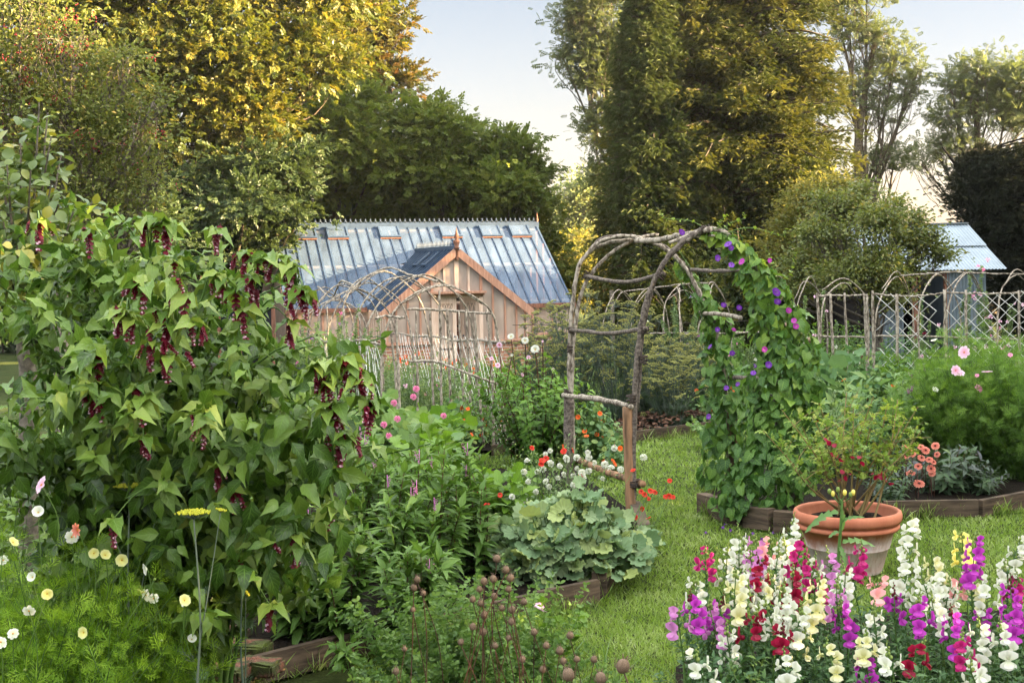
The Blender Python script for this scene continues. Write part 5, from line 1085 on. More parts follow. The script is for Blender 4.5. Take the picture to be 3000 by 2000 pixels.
FL = [(115, 665), (262, 690), (420, 660), (450, 655), (485, 665), (505, 675), (630, 690), (512, 780), (400, 830), (425, 850), (500, 840), (545, 880), (720, 755), (780, 765), (790, 775), (830, 770), (845, 790), (860, 800), (735, 830), (640, 820), (655, 830), (690, 870), (350, 925), (370, 940), (385, 955), (475, 930), (490, 970), (495, 1060), (235, 1060), (260, 1110), (275, 1150), (290, 1180), (245, 1130), (290, 1050), (400, 1150), (415, 1180), (595, 1210), (600, 1260), (640, 1380), (710, 925), (885, 860), (895, 885), (850, 960), (930, 1090), (950, 1080), (975, 1110), (1010, 1065), (1030, 1085), (1050, 1110), (1060, 1130), (930, 1100), (960, 1140), (1075, 1180), (1095, 1210), (1085, 1190), (955, 1220), (990, 1200), (965, 1250), (1000, 1280), (945, 1260), (1010, 1300), (860, 1590), (870, 1610), (680, 1450), (790, 1790), (330, 1540), (420, 1300), (975, 1500), (440, 1020), (560, 960), (700, 1640)]
FS = []; FG = Geo()
for i, (x, y) in enumerate(FL):
    p = at(x, y-12, (4.85 if x < 620 else 5.1) if y > 800 or x > 600 else 5.4); put('flower_cluster', RAC[i % 4], ly, p, (rs.normal()*.12, rs.normal()*.12, 1), rs.uniform(.06, .10), rs.uniform(0, 6))
    for _k in range(rs.randint(0, 3)): put('flower_cluster', RAC[rs.randint(4)], ly, p+rs.normal(size=3)*[.03, .02, .012], (rs.normal()*.3, rs.normal()*.3, 1), rs.uniform(.04, .07), rs.uniform(0, 6))
    dd_ = np.linalg.norm(St[:, 4:].reshape(-1, 3)-p-[0, .15, .0], axis=1); q_ = St[:, 4:].reshape(-1, 3)[np.argmin(dd_)]; c_ = smooth_pts([q_, (q_+p)/2+[0, 0, .05], p+[0, 0, .008]], 4); FS.append(c_)
    aa = rs.uniform(0, 6.28)+np.arange(5)*1.26; pq = p+[0, 0, .012]; place(FG, OVATE, pq+np.zeros((5, 3)), np.stack([np.cos(aa), np.sin(aa), rs.uniform(-.7, .1, 5)], 1), [0, 0, 1.]+rs.normal(size=(5, 3))*.3, .095*rs.uniform(.6, 1.2, 5), .4+.6*rs.rand(5))
g = Geo(); stem_tubes(g, np.array(FS), .004, 4, 0, .5); part('flower_stem', g, M['stem_green'], ly); part('top_leaves', FG, M['ley'], ly)
# ---------------------------------------------------------------- pear tree at the left edge
pr = thing('pear_tree', gx(75, 6.6), 'young pear tree with upright shoots and round glossy leaves at the left edge', 'tree')
g = Geo(); b = gx(60, 6.6); tr = smooth_pts([b, at(85, 1200, 6.6), at(70, 1000, 6.6), at(60, 800, 6.7), at(80, 640, 6.7)], 8)
tubes(g, tr, np.linspace(.055, .02, len(tr))[None]*(1+.15*(rs.rand(len(tr))-.5)), 12)
sh_ = pl((60, 420, 6.5), (115, 300, 6.6), (140, 330, 6.7), (20, 480, 6.3), (180, 450, 6.8), (215, 620, 6.5), (270, 590, 6.7), (-40, 560, 6.4), (10, 650, 6.2), (150, 540, 6.4), (90, 500, 6.2), (230, 700, 6.9), (-60, 750, 6.4), (30, 800, 6.1), (130, 640, 6.1), (170, 600, 6.2), (50, 720, 6.0), (-20, 380, 6.6), (150, 400, 6.5))
s0, _ = sample(tr[None], np.linspace(.5, .85, len(sh_))[None]); s0 = s0[0]; mid = s0*.5+sh_*.5+np.column_stack([np.zeros((len(sh_), 2)), np.full(len(sh_), -.10)]); S2 = np.stack([smooth_pts([a, m, c], 5) for a, m, c in zip(s0, mid, sh_)])
stem_tubes(g, S2, .012, 6, 0, .3); part('trunk', g, M['bark_grey'], pr)
g = Geo(); leaf_along(g, S2, 26, OVAL, .066, rs, .25, 1, 1.0, .1, taper=.1, jit=.5, petiole=.3)
q, _ = sample(S2, rs.uniform(.15, .95, (len(S2), 8))); q = q.reshape(-1, 3); e = q+rs.normal(size=q.shape)*.13; S3 = np.stack([q, (q+e)/2, e], 1); leaf_along(g, S3, 8, OVAL, .062, rs, .2, 1, 1.0, .1, taper=.1, jit=.5, petiole=.3)
part('crown', g, M['pear'], pr)
# hawthorn with berries behind it
hb = B(14, (60, 180, 110, 0), (170, 120, 90, 0), (30, 340, 130, 0), (180, 330, 120, 0), (300, 240, 110, .3), (380, 200, 60, 0), (290, 400, 120, 0), (400, 420, 100, 0), (450, 300, 60, 0), (150, 500, 140, 0), (330, 550, 120, 0), (60, 620, 130, 0), (230, 650, 120, 0), (440, 540, 60, 0), (60, 20, 80, 0), (380, 660, 80, 0), (-60, 250, 120, 0))
hw = tree('hawthorn_tree', gx(160, 14), hb, 'twiggy hawthorn with small leaves and dark red berries on the left', M['hawleaf'], 21000, .052, 51, .11, per=22, cr=.20, flat=.8, shell=.35, twigs=16, group=None, bark='bark_grey')
g = Geo(); C = np.array([bb[0] for bb in hb]); w = np.array([5, 4, 5, 2, 1, .5, 1, .6, .3, 1, .5, 1, .5, .2, 3, .3, 4]); w /= w.sum()
ci = rs.choice(len(C), 170, p=w); cc = C[ci]+sph(170, rs)*.42*rs.rand(170, 1)**.4; bp_ = (cc[:, None]+rs.normal(size=(170, 7, 3))*.035).reshape(-1, 3); ball(g, bp_, .0085, 5, 3); part('berries', g, M['berry'], hw)
# ---------------------------------------------------------------- cosmos
CW = daisy(8, .95, 'p_white', 'yolk', .12, seed=1); CY = cuppy('p_primrose', 'yolk', 6, .5, 1.25, 2); CP = daisy(8, .95, 'p_palepink', 'yolk', .2, seed=3); CW2 = cuppy('p_white', 'yolk', 7, .9, 1.1, 5); CS = daisy(8, .6, 'p_salmon', 'yolk', .5, seed=4); CM = daisy(7, .9, 'p_sweet', 'yolk', .2, seed=8)
def cosmos(base, h, spread, S, per, fs, label, flowers, Yf, mat, seed, cat='flower', group=None, th=.05, hv=.3, tipY=None):
    rs = np.random.RandomState(seed); o = thing('cosmos', base, label, cat, group); St = make_stems(base, S, h, spread, rs, spread*.35, 7, 1.3, hv)
    g = Geo(); stem_tubes(g, St, .0035, 4); gl = Geo(); leaf_along(gl, St, per, FEATHER, fs, rs, .10, 1.0, 1.15, -.02, taper=.15, jit=.5, toptilt=.15, W=None, nodes=8)
    for _ in range(3):
        q, T_ = sample(St, rs.uniform(.3, .9, (S, 1))); q = q[:, 0]; e = q+rs.normal(size=q.shape)*[.07, .07, .03]*h+[0, 0, .11*h]; S2 = np.stack([q, (q+e)/2+rs.normal(size=q.shape)*.01, e], 1); stem_tubes(g, S2, .002, 3); leaf_along(gl, S2, per//3, FEATHER, fs*.9, rs, .1, 1, 1.0, -.1, jit=.4, toptilt=.3, nodes=2)
    for (x, y, me, s) in flowers:
        p = at(x, y, Yf+rs.uniform(-.1, .1)); e = p-np.array([rs.normal()*.03, -.06, .22]); tubes(g, smooth_pts([e, (p+e)/2+rs.normal(size=3)*.01, p], 4)[None], np.full((1, 9), .0016), 4)
        put('flower', me, o, p, toward(p, rs, .6, .45), s*rs.uniform(.85, 1.1), rs.rand()*6)
    for _ in range(max(4, len(flowers)*2)):
        q = St[rs.randint(S), -1]+np.array([0, 0, rs.uniform(0, .06)]); ball(g, q, .006, 6, 4, 1, (1, 1, .8))
    part('stem', g, [M['stem_green'], M['bud']], o); part('foliage', gl, M[mat], o); return o
cosmos(gx(110, 5.0), 1.10, .46, 100, 27, .085, 'white and lemon cosmos in a feathery mass at the bottom left corner',
       [(38, 1588, CY, .0184), (95, 1690, CW2, .0190), (138, 1738, CY, .0186), (85, 1788, CW, .0196), (38, 1855, CW, .0192), (2, 1880, CW, .0194), (112, 1500, CW2, .0196), (122, 1420, CP, .028), (245, 1852, CY, .0184), (-20, 1700, CW, .019)], 4.55, 'cosfol', 61)
cosmos(gx(340, 5.25), 1.02, .38, 80, 27, .082, 'lemon cosmos with feathery leaves left of the mossy bricks',
       [(210, 1572, CW, .022), (228, 1552, CS, .024), (275, 1620, CY, .0180), (308, 1625, CY, .0182), (357, 1640, CY, .0184), (432, 1665, CW2, .019), (415, 1737, CY, .019), (428, 1742, CW, .02), (450, 1752, CW, .019), (540, 1758, CY, .0186), (550, 1765, CW2, .019), (562, 1872, CW2, .018)], 4.85, 'cosfol', 62)
cosmos(gx(620, 7.7), .5, .22, 14, 14, .06, 'small pink cosmos beside the dark soil', [(590, 1728, CP, .026), (625, 1762, CP, .024), (628, 1808, CP, .034), (655, 1826, CP, .024)], 7.0, 'cosfol2', 63)
cosmos(gx(-150, 5.4), 1.1, .4, 70, 26, .085, 'feathery cosmos mostly outside the left edge of the picture', [(10, 1640, CW, .019)], 5.0, 'cosfol', 64)
# ---------------------------------------------------------------- dill
def umbel(g, gf, c, R, n, rs, cup=.5, tilt=(0, 0, 1), fr=.0035, per=9):
    c = np.asarray(c, float); up = nrm(tilt); a = nrm(np.cross(up, (1, .1, 0))); b = np.cross(up, a)
    k = np.arange(n); rr = R*np.sqrt((k+.5)/n); th = k*2.4; e = c+a*(rr*np.cos(th))[:, None]+b*(rr*np.sin(th))[:, None]+up*(R*cup*(1-.18*(rr/R)**2))[:, None]
    m = (c+e)/2+up*(-.04*R)+(e-c)*[.12, .12, 0]; tubes(g, np.stack([np.repeat(c[None], n, 0), m, e], 1), np.full((n, 3), max(.0007, fr*.3)), 3, cap=False)
    P = e[:, None]+rs.normal(size=(n, per, 3))*[R*.085, R*.085, R*.03]; ball(gf, P.reshape(-1, 3), fr, 4, 3)
def dill(px, yb, yt, Y, R, label, tilt=(0, 0, 1), extra=(), base_h=None):
    rs = np.random.RandomState(int(px)); b = gx(px, Y) if base_h is None else at(px, yb, Y); t = at(px+12, yt, Y); o = thing('dill', b, label, 'herb', 'dill plants')
    g = Geo(); gf = Geo(); gl = Geo(); P = smooth_pts([b, b*.6+t*.4+rs.normal(size=3)*.01, b*.3+t*.7+rs.normal(size=3)*.012, t], 8); tubes(g, P, np.linspace(.006, .003, len(P))[None], 6)
    umbel(g, gf, t, R, 30, rs, .55, tilt)
    for (x, y, r2, f) in extra:
        q = P[int(f*(len(P)-1))]; e = at(x, y, Y); tube(g, [q, (q+e)/2+np.array([0, 0, -.01]), e], .003, .0015, 5, 5); umbel(g, gf, e, r2, 12, rs, .6, tilt+np.array([rs.normal()*.4, 0, 0]))
    leaf_along(gl, P[None], 10, FEATHER, .10, rs, .15, .75, 1.0, .05, jit=.3); part('stem', g, M['fennelst'], o); part('leaves', gl, M['sage'], o); part('flowers', gf, M['umbel'], o)
dill(556, 1960, 1520, 4.9, .055, 'tallest dill stem with a flat yellow umbel in front of the mossy bricks', extra=((646, 1500, .018, .62),))
dill(368, 1800, 1440, 5.1, .050, 'dill with a ragged yellow umbel at the left', extra=((460, 1495, .014, .5), (300, 1490, .02, .75)), base_h=None)
dill(700, 1760, 1668, 5.2, .022, 'small yellow dill umbel above the dark soil', tilt=(.8, 0, .6), extra=((720, 1740, .012, .3),))
g = Geo(); a = at(500, 1882, 5.9); b = at(516, 1925, 5.9); tube(g, [a, b], .006, .006, 5, 2); bar(g, a, b, .02, .003, (0, -1, 0)); 
p_ = gnd(512, 1928, .09); g = Geo(); bar(g, p_, p_+np.array([-.025, 0, .09]), .016, .003, (0, -1, 0)); solo('plant_label', g, plain('white_plastic', (.7, .7, .68), .4), 'thin white plant label stuck in the dark soil by the cosmos', 'plant label', loc=tuple(p_))
# ---------------------------------------------------------------- bushy clumps built from leafy stems
def clump(name, px, Y, h, spread, S, per, tpl, size, mat, label, cat, seed, group=None, stem='stem_green', ang=1.0, droop=.2, decuss=False, taper=.3, t0=.12, r=.004, up=.6, p=1.4, hv=.25, jit=.3, toptilt=.2, base=None, r0=None, petiole=0., W=None):
    rs = np.random.RandomState(seed); b = gx(px, Y, .05) if base is None else base; o = thing(name, b, label, cat, group)
    St = make_stems(b, S, h, spread, rs, spread*.45 if r0 is None else r0, 7, p, hv); g = Geo(); stem_tubes(g, St, r, 5); part('stem', g, M[stem], o)
    g = Geo(); leaf_along(g, St, per, tpl, size, rs, t0, 1, ang, droop, decuss, taper, up, jit=jit, toptilt=toptilt, petiole=petiole, W=W); part('foliage', g, M[mat], o); return o, St, rs
def spikes(o, St, rs, n, L, mat, r=.006, name='flower_spike'):
    for k in range(n):
        e = St[rs.randint(len(St)), -1]; g = Geo(); m = 26; t = rs.rand(m); c = e+np.outer(t, [rs.normal()*.02, 0, L])+rs.normal(size=(m, 3))*.005; ball(g, c, r*(1-.6*t)*.8, 4, 3); tubes(g, np.array([[e, e+[0, 0, L]]]), np.full((1, 2), .002), 4); part(name, g, M[mat], o)
vt = [(1270, 8.2, .95, 'tall leafy spire plant with long toothed leaves nearest the grey green mound'), (1150, 7.9, .9, 'tall leafy spire plant with drooping toothed leaves, second from the mound'), (990, 7.2, .72, 'shorter leafy spire plant growing up from bare soil'), (1390, 8.6, .85, 'leafy spire plant half behind the grey green mound'), (1080, 8.6, .95, 'leafy spire plant with violet flower spikes behind the others'), (880, 7.3, .62, 'leafy spire plant beside the big arching shrub'), (1180, 7.2, .55, 'low leafy spire plant at the front of the bed')]
for i, (x, Y, h, lab) in enumerate(vt):
    o, St, r_ = clump('culvers_root', x, Y, h, .22, 13, 44, LANCE, .135, 'veron', lab, 'flower', 70+i, 'leafy spire plants in the front bed', 'stem_red', 1.05, .35, True, .25, .1, .005, .7, 1.5, .2, toptilt=.55)
    spikes(o, St, r_, 5 if i in (1, 4) else 2, .08, 'p_lilac', .005)
o, St, r_ = clump('culvers_root', 1010, 6.75, .16, .10, 4, 12, LANCE, .10, 'veron', 'small toothed seedling in the dark soil by the timber edging', 'flower', 80, None, 'stem_red', 1.0, .3, True, .1)
# grey green pelargonium mound
def mound(name, px, Y, rx, ry, h, n, tpl, size, mat, label, cat, seed, stem='stem_green', tilt=.55, dome=1.0, group=None, ex=None, base=None):
    rs = np.random.RandomState(seed); b = gx(px, Y, .05) if base is None else base; o = thing(name, b, label, cat, group); th = rs.uniform(0, 6.28, n); u = rs.rand(n)**.5; lay = rs.rand(n)**.5
    x = rx*u*np.cos(th); y = ry*u*np.sin(th); z = h*(1-u**2*.75)*lay*(1+.15*np.sin(x*9+y*7))+.03; P = b+np.stack([x, y, z], 1)
    out = np.stack([np.cos(th)*u, np.sin(th)*u, 0*th], 1); N = out*tilt*1.3+np.array([0, -.28, 1.0])+rs.normal(size=(n, 3))*.32; D = out+rs.normal(size=(n, 3))*.7+[0, 0, -.25]
    g = Geo(); s = size*rs.uniform(.5, 1.2, n); place(g, tpl, P, D, N, s, rs.rand(n)); part('foliage', g, mat if not isinstance(mat, str) else M[mat], o)
    g = Geo(); q = P*.35+b*.65; q[:, 2] = b[2]; m = (P+q)/2+out*.03; tubes(g, np.stack([q, m, P+nrm(D)*s[:, None]*.15], 1), np.full((n, 3), .0025), 4, cap=False); part('stem', g, M[stem], o); return o, P, rs
mound('scented_geranium', 1640, 8.75, .52, .42, .50, 520, LOBED, .115, 'glauc', 'grey green mound of soft lobed leaves spilling over the timber corner', 'plant', 81, tilt=.8)
mound('scented_geranium', 1800, 9.3, .26, .22, .22, 80, LOBED, .10, 'glauc', 'small grey green lobed plant at the foot of the left arch post', 'plant', 82, tilt=.8)
# white scabious and red flowers
PW_ = pompon('p_white', 1, 70); PR_ = daisy(12, .75, 'p_red', 'yolk', .35, True, .14, 3); PS_ = pompon('p_sweet', 4, 60)
o, St, r_ = clump('scabious', 1620, 9.9, .72, .42, 46, 15, LANCE, .065, 'pea', 'airy scabious with white pincushion flowers in front of the left arch post', 'flower', 83, None, 'stem_green', .7, .05, taper=.5, r=.002)
WF = [(1612, 1320), (1598, 1330), (1722, 1325), (1725, 1340), (1800, 1312), (1885, 1340), (1612, 1358), (1660, 1345), (1640, 1365), (1575, 1382), (1590, 1375), (1548, 1410), (1680, 1393), (1705, 1385), (1725, 1380), (1790, 1372), (1818, 1375), (1608, 1425), (1635, 1400), (1600, 1410), (1680, 1420), (1500, 1455), (1505, 1480), (1535, 1465), (1645, 1460), (1700, 1478), (1692, 1372), (1765, 1402), (1740, 1355), (1658, 1340), (1570, 1440), (1710, 1400), (1650, 1390), (1545, 1350), (1772, 1360), (1690, 1340), (1535, 1382)]
g = Geo()
for x, y in WF:
    p = at(x, y, 9.6+r_.uniform(-.25, .35)); put('flower', PW_, o, p, toward(p, r_, .4, .4), r_.uniform(.019, .030), r_.rand()*6); e = p-[r_.normal()*.05, 0, .3]; tubes(g, smooth_pts([e, (e+p)/2+r_.normal(size=3)*.02, p], 4)[None], np.full((1, 9), .0014), 3)
for k in range(60): p = at(r_.uniform(1490, 1800), r_.uniform(1300, 1500), 9.7); ball(g, p, .007, 5, 4, 1); e = p-[r_.normal()*.04, 0, .2]; tubes(g, np.array([[e, p]]), np.full((1, 2), .0012), 3, 0, cap=False)
part('flower_stems', g, [M['stem_green'], M['bud']], o)
def poppies(name, label, pts, Y, me, base, size, seed, group=None, cat='flower', leaf=True):
    rs = np.random.RandomState(seed); o = thing(name, base, label, cat, group); g = Geo()
    for x, y in pts:
        p = at(x, y, Y+rs.uniform(-.12, .12)); b = base+rs.normal(size=3)*[.06, .06, 0]; m = b*.45+p*.55+rs.normal(size=3)*.03; tubes(g, smooth_pts([b, m, p], 6)[None], np.full((1, 13), .0018), 4); put('flower', me, o, p, toward(p, rs, .5, .4), size*rs.uniform(.75, 1.2), rs.rand()*6)
    part('stem', g, M['stem_green'], o)
    if leaf: S = make_stems(base, 10, .22, .14, rs); gl = Geo(); leaf_along(gl, S, 12, FERN, .09, rs); part('leaves', gl, M['lush'], o)
poppies('avens', 'red flowers on thin stems leaning out over the grass right of the arch post', [(1962, 1408), (1878, 1440), (1888, 1448), (1915, 1440), (1920, 1442), (1895, 1455), (1902, 1462), (1950, 1455), (1960, 1453), (1972, 1456), (1882, 1490), (1862, 1515), (1900, 1518), (1855, 1378), (1905, 1438)], 9.7, PR_, gnd(1820, 1620, .05), .019, 84)
poppies('avens', 'red flowers standing among the white scabious', [(1558, 1312), (1652, 1322), (1680, 1318), (1588, 1350), (1600, 1343), (1585, 1360), (1742, 1450), (1700, 1395)], 9.5, PR_, gnd(1620, 1560, .05), .020, 85)
poppies('avens', 'red flowers between the spire plants and the grey green mound', [(1310, 1447), (1395, 1442), (1465, 1450), (1430, 1482), (1425, 1480), (1533, 1498), (1560, 1488)], 9.2, PR_, gnd(1480, 1600, .05), .019, 86)
clump('bear_breeches', 1330, 9.7, .5, .42, 26, 16, leaf_tpl([.04, .2, .16, .3, .2, .34, .18, .2, .02], .3, .4), .16, 'lush', 'bright green clump of broad toothed leaves in front of the dahlia', 'plant', 87, taper=0.1, droop=.15, ang=.8, r=.006)
clump('bear_breeches', 1470, 10.2, .45, .36, 22, 14, leaf_tpl([.04, .2, .16, .3, .2, .34, .18, .2, .02], .3, .4), .15, 'lush', 'bright toothed clump just left of the scabious', 'plant', 88, taper=0.1, droop=.15, ang=.8, r=.006)
clump('bear_breeches', 1190, 10.4, .75, .45, 26, 16, leaf_tpl([.04, .2, .16, .3, .2, .34, .18, .2, .02], .3, .4), .19, 'lush', 'taller dark green toothed clump beside the arching shrub', 'plant', 89, taper=0.1, droop=.25, ang=.8, r=.006)
clump('catmint', 1120, 9.4, .55, .3, 34, 30, LANCE, .05, 'sage', 'greyish aromatic clump with fine leaves behind the spire plants', 'plant', 90)
o, St, r_ = clump('dark_dahlia', 860, 9.2, .95, .3, 20, 16, OVATE, .10, 'darkfol', 'dark leaved dahlia with orange flowers seen through the arching shrub', 'flower', 91, None, 'stem_red')
OR_ = daisy(10, .8, 'p_orange', 'darkeye', .2, seed=9)
for x, y in ((780, 1312), (798, 1240), (812, 1245), (850, 1243), (868, 1262), (855, 1290), (740, 1205), (960, 1290)): p = at(x, y, 8.6); put('flower', OR_, o, p, toward(p, r_, .3), .045, 0)
# ---------------------------------------------------------------- seed heads, vetch and long grass in front
o = thing('love_in_a_mist', gx(1330, 6.0), 'spent brown seed heads on dark wiry stems in the foreground', 'flower'); g = Geo(); r_ = rs
def seedhead():
    g = Geo(); ball(g, (0, 0, 0), 1.0, 10, 7, 0, (1, 1, 1.15)); 
    for k in range(5): a = k*1.257; tubes(g, np.array([[(math.cos(a)*.3, math.sin(a)*.3, 1.0), (math.cos(a)*.8, math.sin(a)*.8, 1.7)]]), np.array([[.1, .03]]), 4)
    for k in range(12): a = k*.52; tubes(g, np.array([[(0, 0, -1.1), (math.cos(a)*1.2, math.sin(a)*1.2, -.4), (math.cos(a)*1.5, math.sin(a)*1.5, .8)]]), np.array([[.06, .05, .02]]), 3, cap=False)
    return mesh('seed_head', g, M['seedhead'])
SHm = seedhead(); HD = [(1455, 1635, 13), (1482, 1668, 13), (1445, 1695, 13), (1495, 1692, 14), (1418, 1702, 13), (1405, 1725, 11), (1490, 1725, 11), (1408, 1765, 12), (1448, 1745, 11), (1470, 1780, 11), (1500, 1785, 13), (1535, 1762, 12), (1418, 1800, 13), (1385, 1835, 12), (1415, 1850, 13), (1498, 1820, 12), (1490, 1868, 10), (1565, 1850, 12), (1530, 1930, 12), (1222, 1697, 12), (1212, 1720, 12), (1240, 1737, 10), (1210, 1785, 9), (1640, 1905, 14), (1600, 1890, 12), (1670, 1860, 13), (1650, 1935, 12), (1690, 1930, 11), (1185, 1900, 9), (1665, 1975, 22), (1825, 1950, 24), (1760, 1985, 20), (1160, 1965, 12), (1450, 1890, 11), (1350, 1880, 11), (1740, 1930, 12), (1590, 1960, 12), (1385, 1755, 11)]
for x, y, s in HD:
    Y = 5.4 if s < 18 else 3.2; p = at(x, y, Y); put('seed_head', SHm, o, p, (r_.normal()*.25, r_.normal()*.25, 1), s*Y/F*.82, r_.rand()*6); e = p-np.array([r_.normal()*.08, r_.normal()*.05, .45]); tubes(g, smooth_pts([e, (e+p)/2+r_.normal(size=3)*.015, p-[0, 0, .01]], 5)[None], np.full((1, 11), .0017), 4)
part('stem', g, M['stem_red'], o)
for i, (x, Y, h, sp, lab) in enumerate(((1300, 6.3, .50, .36, 'tangled blue green vetch over the timber edging on the left'), (1420, 6.0, .60, .34, 'tangled vetch around the brown seed heads'), (1300, 5.6, .32, .34, 'low vetch stems at the bottom edge of the picture'), (1560, 5.8, .30, .30, 'wiry vetch on the grass right of the seed heads'), (1190, 5.8, .25, .22, 'trailing vetch against the timber board'))):
    clump('vetch', x, Y, h, sp, 84, 36, PEALEAF, .034, 'vetch', lab, 'plant', 92+i, 'vetch around the seed heads', jit=.6, droop=0, taper=.1, r=.0018, hv=.5, r0=sp*.7)
o = thing('long_grass', gx(1650, 6.0), 'long arching grass blades beside the seed heads', 'grass tuft'); g = Geo()
for c, n, R, hh in ((gx(1620, 6.0), 26, .45, .45), (gx(1750, 6.1), 20, .4, .38), (gx(1990, 5.8), 26, .35, .4), (gx(1450, 5.8), 14, .4, .45)):
    S_ = make_stems(c, n, hh, R, rs, .05, 9, 2.2, sag=.25, hv=.4); w = np.linspace(1, .08, 9)
    for s_ in S_:
        t = nrm(np.gradient(s_, axis=0)); sd = nrm(np.cross(t, (0, 0, 1.)))*.0042*w[:, None]; V = np.stack([s_-sd, s_+sd], 1).reshape(-1, 3); i = np.arange(8)*2; g.add(V, np.stack([i, i+1, i+3, i+2], 1), np.column_stack([np.zeros(18), np.repeat(np.linspace(0, 1, 9), 2), np.full(18, rs.rand())]))
part('blades', g, M['grassblade'], o)
o, St, r_ = clump('mallow', 1600, 6.9, .36, .16, 10, 8, LOBED, .07, 'lush', 'mallow with a single pale pink cup flower by the timber edging', 'flower', 98); MP = cuppy('p_palepink', 'yolk', 5, 1.1, 1.5, 7); p = at(1585, 1765, 6.6); put('flower', MP, o, p, (-.3, -.2, -.6), .042, 0)

clump('hellebore', 60, 6.4, .8, .45, 30, 20, OVATE, .12, 'ley', 'leafy dark plant under the pear tree at the left edge', 'plant', 141, droop=.3)
clump('hellebore', -120, 5.9, .9, .45, 30, 20, OVATE, .12, 'ley', 'leafy plant just outside the left edge of the picture', 'plant', 142, droop=.3)
clump('comfrey', 250, 7.6, 1.0, .6, 40, 18, OVATE, .15, 'ley', 'coarse leafy plant in the shade behind the arching shrub', 'plant', 143, droop=.3); clump('comfrey', 640, 8.2, .8, .6, 40, 18, OVATE, .15, 'ley', 'second coarse leafy plant behind the arching shrub', 'plant', 144, droop=.3)
clump('comfrey', 60, 9.5, 1.2, .9, 50, 18, OVATE, .15, 'ley', 'coarse leafy plant behind the pear tree trunk', 'plant', 145, droop=.3)
# ---------------------------------------------------------------- hooped tunnels of sticks
rs = np.random.RandomState(33)
def tunnel(name, label, hoops, rails, seed, r=.014, mat='pole', group='stick tunnels for climbing plants', base=None, cat='plant support'):
    """hoops: list of (left foot, right foot, shoulder height, top height); rails: list of polylines"""
    rs = np.random.RandomState(seed); b = np.array(hoops[0][0]) if base is None else base; o = thing(name, b, label, cat, group)
    for (a, c, hs, ht) in hoops:
        a = np.array(a, float); c = np.array(c, float); m = (a+c)/2; w = c-a
        for q in range(2):
            j = lambda s=.03: rs.normal(size=3)*s
            P = [a, a+w*.01+[0, 0, hs*.55]+j(.015), a+w*.03+[0, 0, hs]+j(.015), a+w*.16+[0, 0, hs+(ht-hs)*.62]+j(), m+[0, 0, ht]+j(), c-w*.16+[0, 0, hs+(ht-hs)*.62]+j(), c-w*.03+[0, 0, hs]+j(.015), c-w*.01+[0, 0, hs*.55]+j(.015), c]
            P = P[:6] if q == 0 else P[3:]
            g = Geo(); tube(g, np.array(P), r if q == 0 else r*.45, r*.45 if q == 0 else r, 7, 5, 0, .25, rs, .006); part('hoop', g, M[mat], o)
    for R in rails:
        g = Geo(); tube(g, np.array(R), r*.95, r*.7, 7, 8, 0, .3, rs, .012); part('rail', g, M[mat], o)
    return o
def net(o, p00, p10, p01, p11, sp, r=.0028, label=None, jit=.012):
    """diamond string net on the quad p00(bottom a) p10(bottom b) p01(top a) p11(top b)"""
    p00, p10, p01, p11 = map(lambda v: np.array(v, float), (p00, p10, p01, p11)); L = np.linalg.norm(p10-p00); H = np.linalg.norm(p01-p00); g = Geo(); n = int((L+H)/sp)+1; rr = np.random.RandomState(int(L*1000))
    for k in range(-int(H/sp)-1, n):
        for sg in (1, -1):
            pts = []
            for t in np.linspace(0, 1, 9):
                u = (k*sp+t*H)/L if sg > 0 else (L-(k*sp+t*H))/L
                if -1e-6 <= u <= 1+1e-6: pts.append((p00*(1-t)+p01*t)*(1-u)+(p10*(1-t)+p11*t)*u+rr.normal(size=3)*jit)
            if len(pts) > 1: tubes(g, np.array([pts]), np.full((1, len(pts)), r), 3, cap=False)
    part('netting', g, M['twine'], o)
# left tunnel: from the near end at Y 15 back to Y 24
A0 = gx(1108, 14.6); A1 = gx(1474, 15.4); dr = np.array([-2.35, 8.4, 0]); HL = []; nH = 9
for i in range(nH):
    t = i/(nH-1); a = A0+dr*t; b = A1+dr*t*np.array([1.12, 1, 1]); a[2] = gz(a[1]); b[2] = gz(b[1]); k = 1-.0*t; HL.append((a, b, 1.30+rs.normal()*.03, 2.02+rs.normal()*.07))
top = [(h[0]+h[1])/2+[rs.normal()*.06, 0, h[3]+.02] for h in HL]
tl = tunnel('stick_tunnel', 'long tunnel of bent sticks and string netting in front of the greenhouse porch', HL,
    [[h[0]+[0, 0, 1.25+rs.normal()*.03] for h in HL], [h[1]+[0, 0, 1.25+rs.normal()*.03] for h in HL], top[:5], top[4:], [h[1]+[0, 0, .45] for h in HL[:6]], [at(1100, 932, 14.6), at(1135, 925, 14.7), at(1185, 932, 14.5)], [at(1195, 905, 15.4), at(1290, 908, 16), at(1390, 915, 15.6), at(1442, 918, 15.3)],
     [at(1200, 1058, 15.4), at(1280, 1060, 15.2), at(1360, 1090, 15.1), at(1460, 1125, 15.2)]], 34, .017)
for x, Y, pt in ((1162, 14.7, 930), (1220, 16.6, 912), (1262, 16.2, 905), (1288, 15.9, 850), (1318, 15.8, 905), (1348, 15.7, 912), (1372, 15.6, 905), (1400, 15.5, 915), (1428, 15.4, 905), (1148, 15, 935), (960, 18, 900), (905, 20, 905), (860, 21, 900), (1060, 16, 915), (1010, 17, 905)):
    g = Geo(); b = gx(x+rs.uniform(-6, 10), Y); t = at(x-rs.uniform(0, 10), pt, Y); tube(g, np.array([b, b*.5+t*.5+rs.normal(size=3)*.015, t]), .018, .012, 7, 8, 0, .3, rs, .008); part('upright', g, M['pole'], tl)
up_ = lambda p, h: np.array(p)+[0, 0, h]
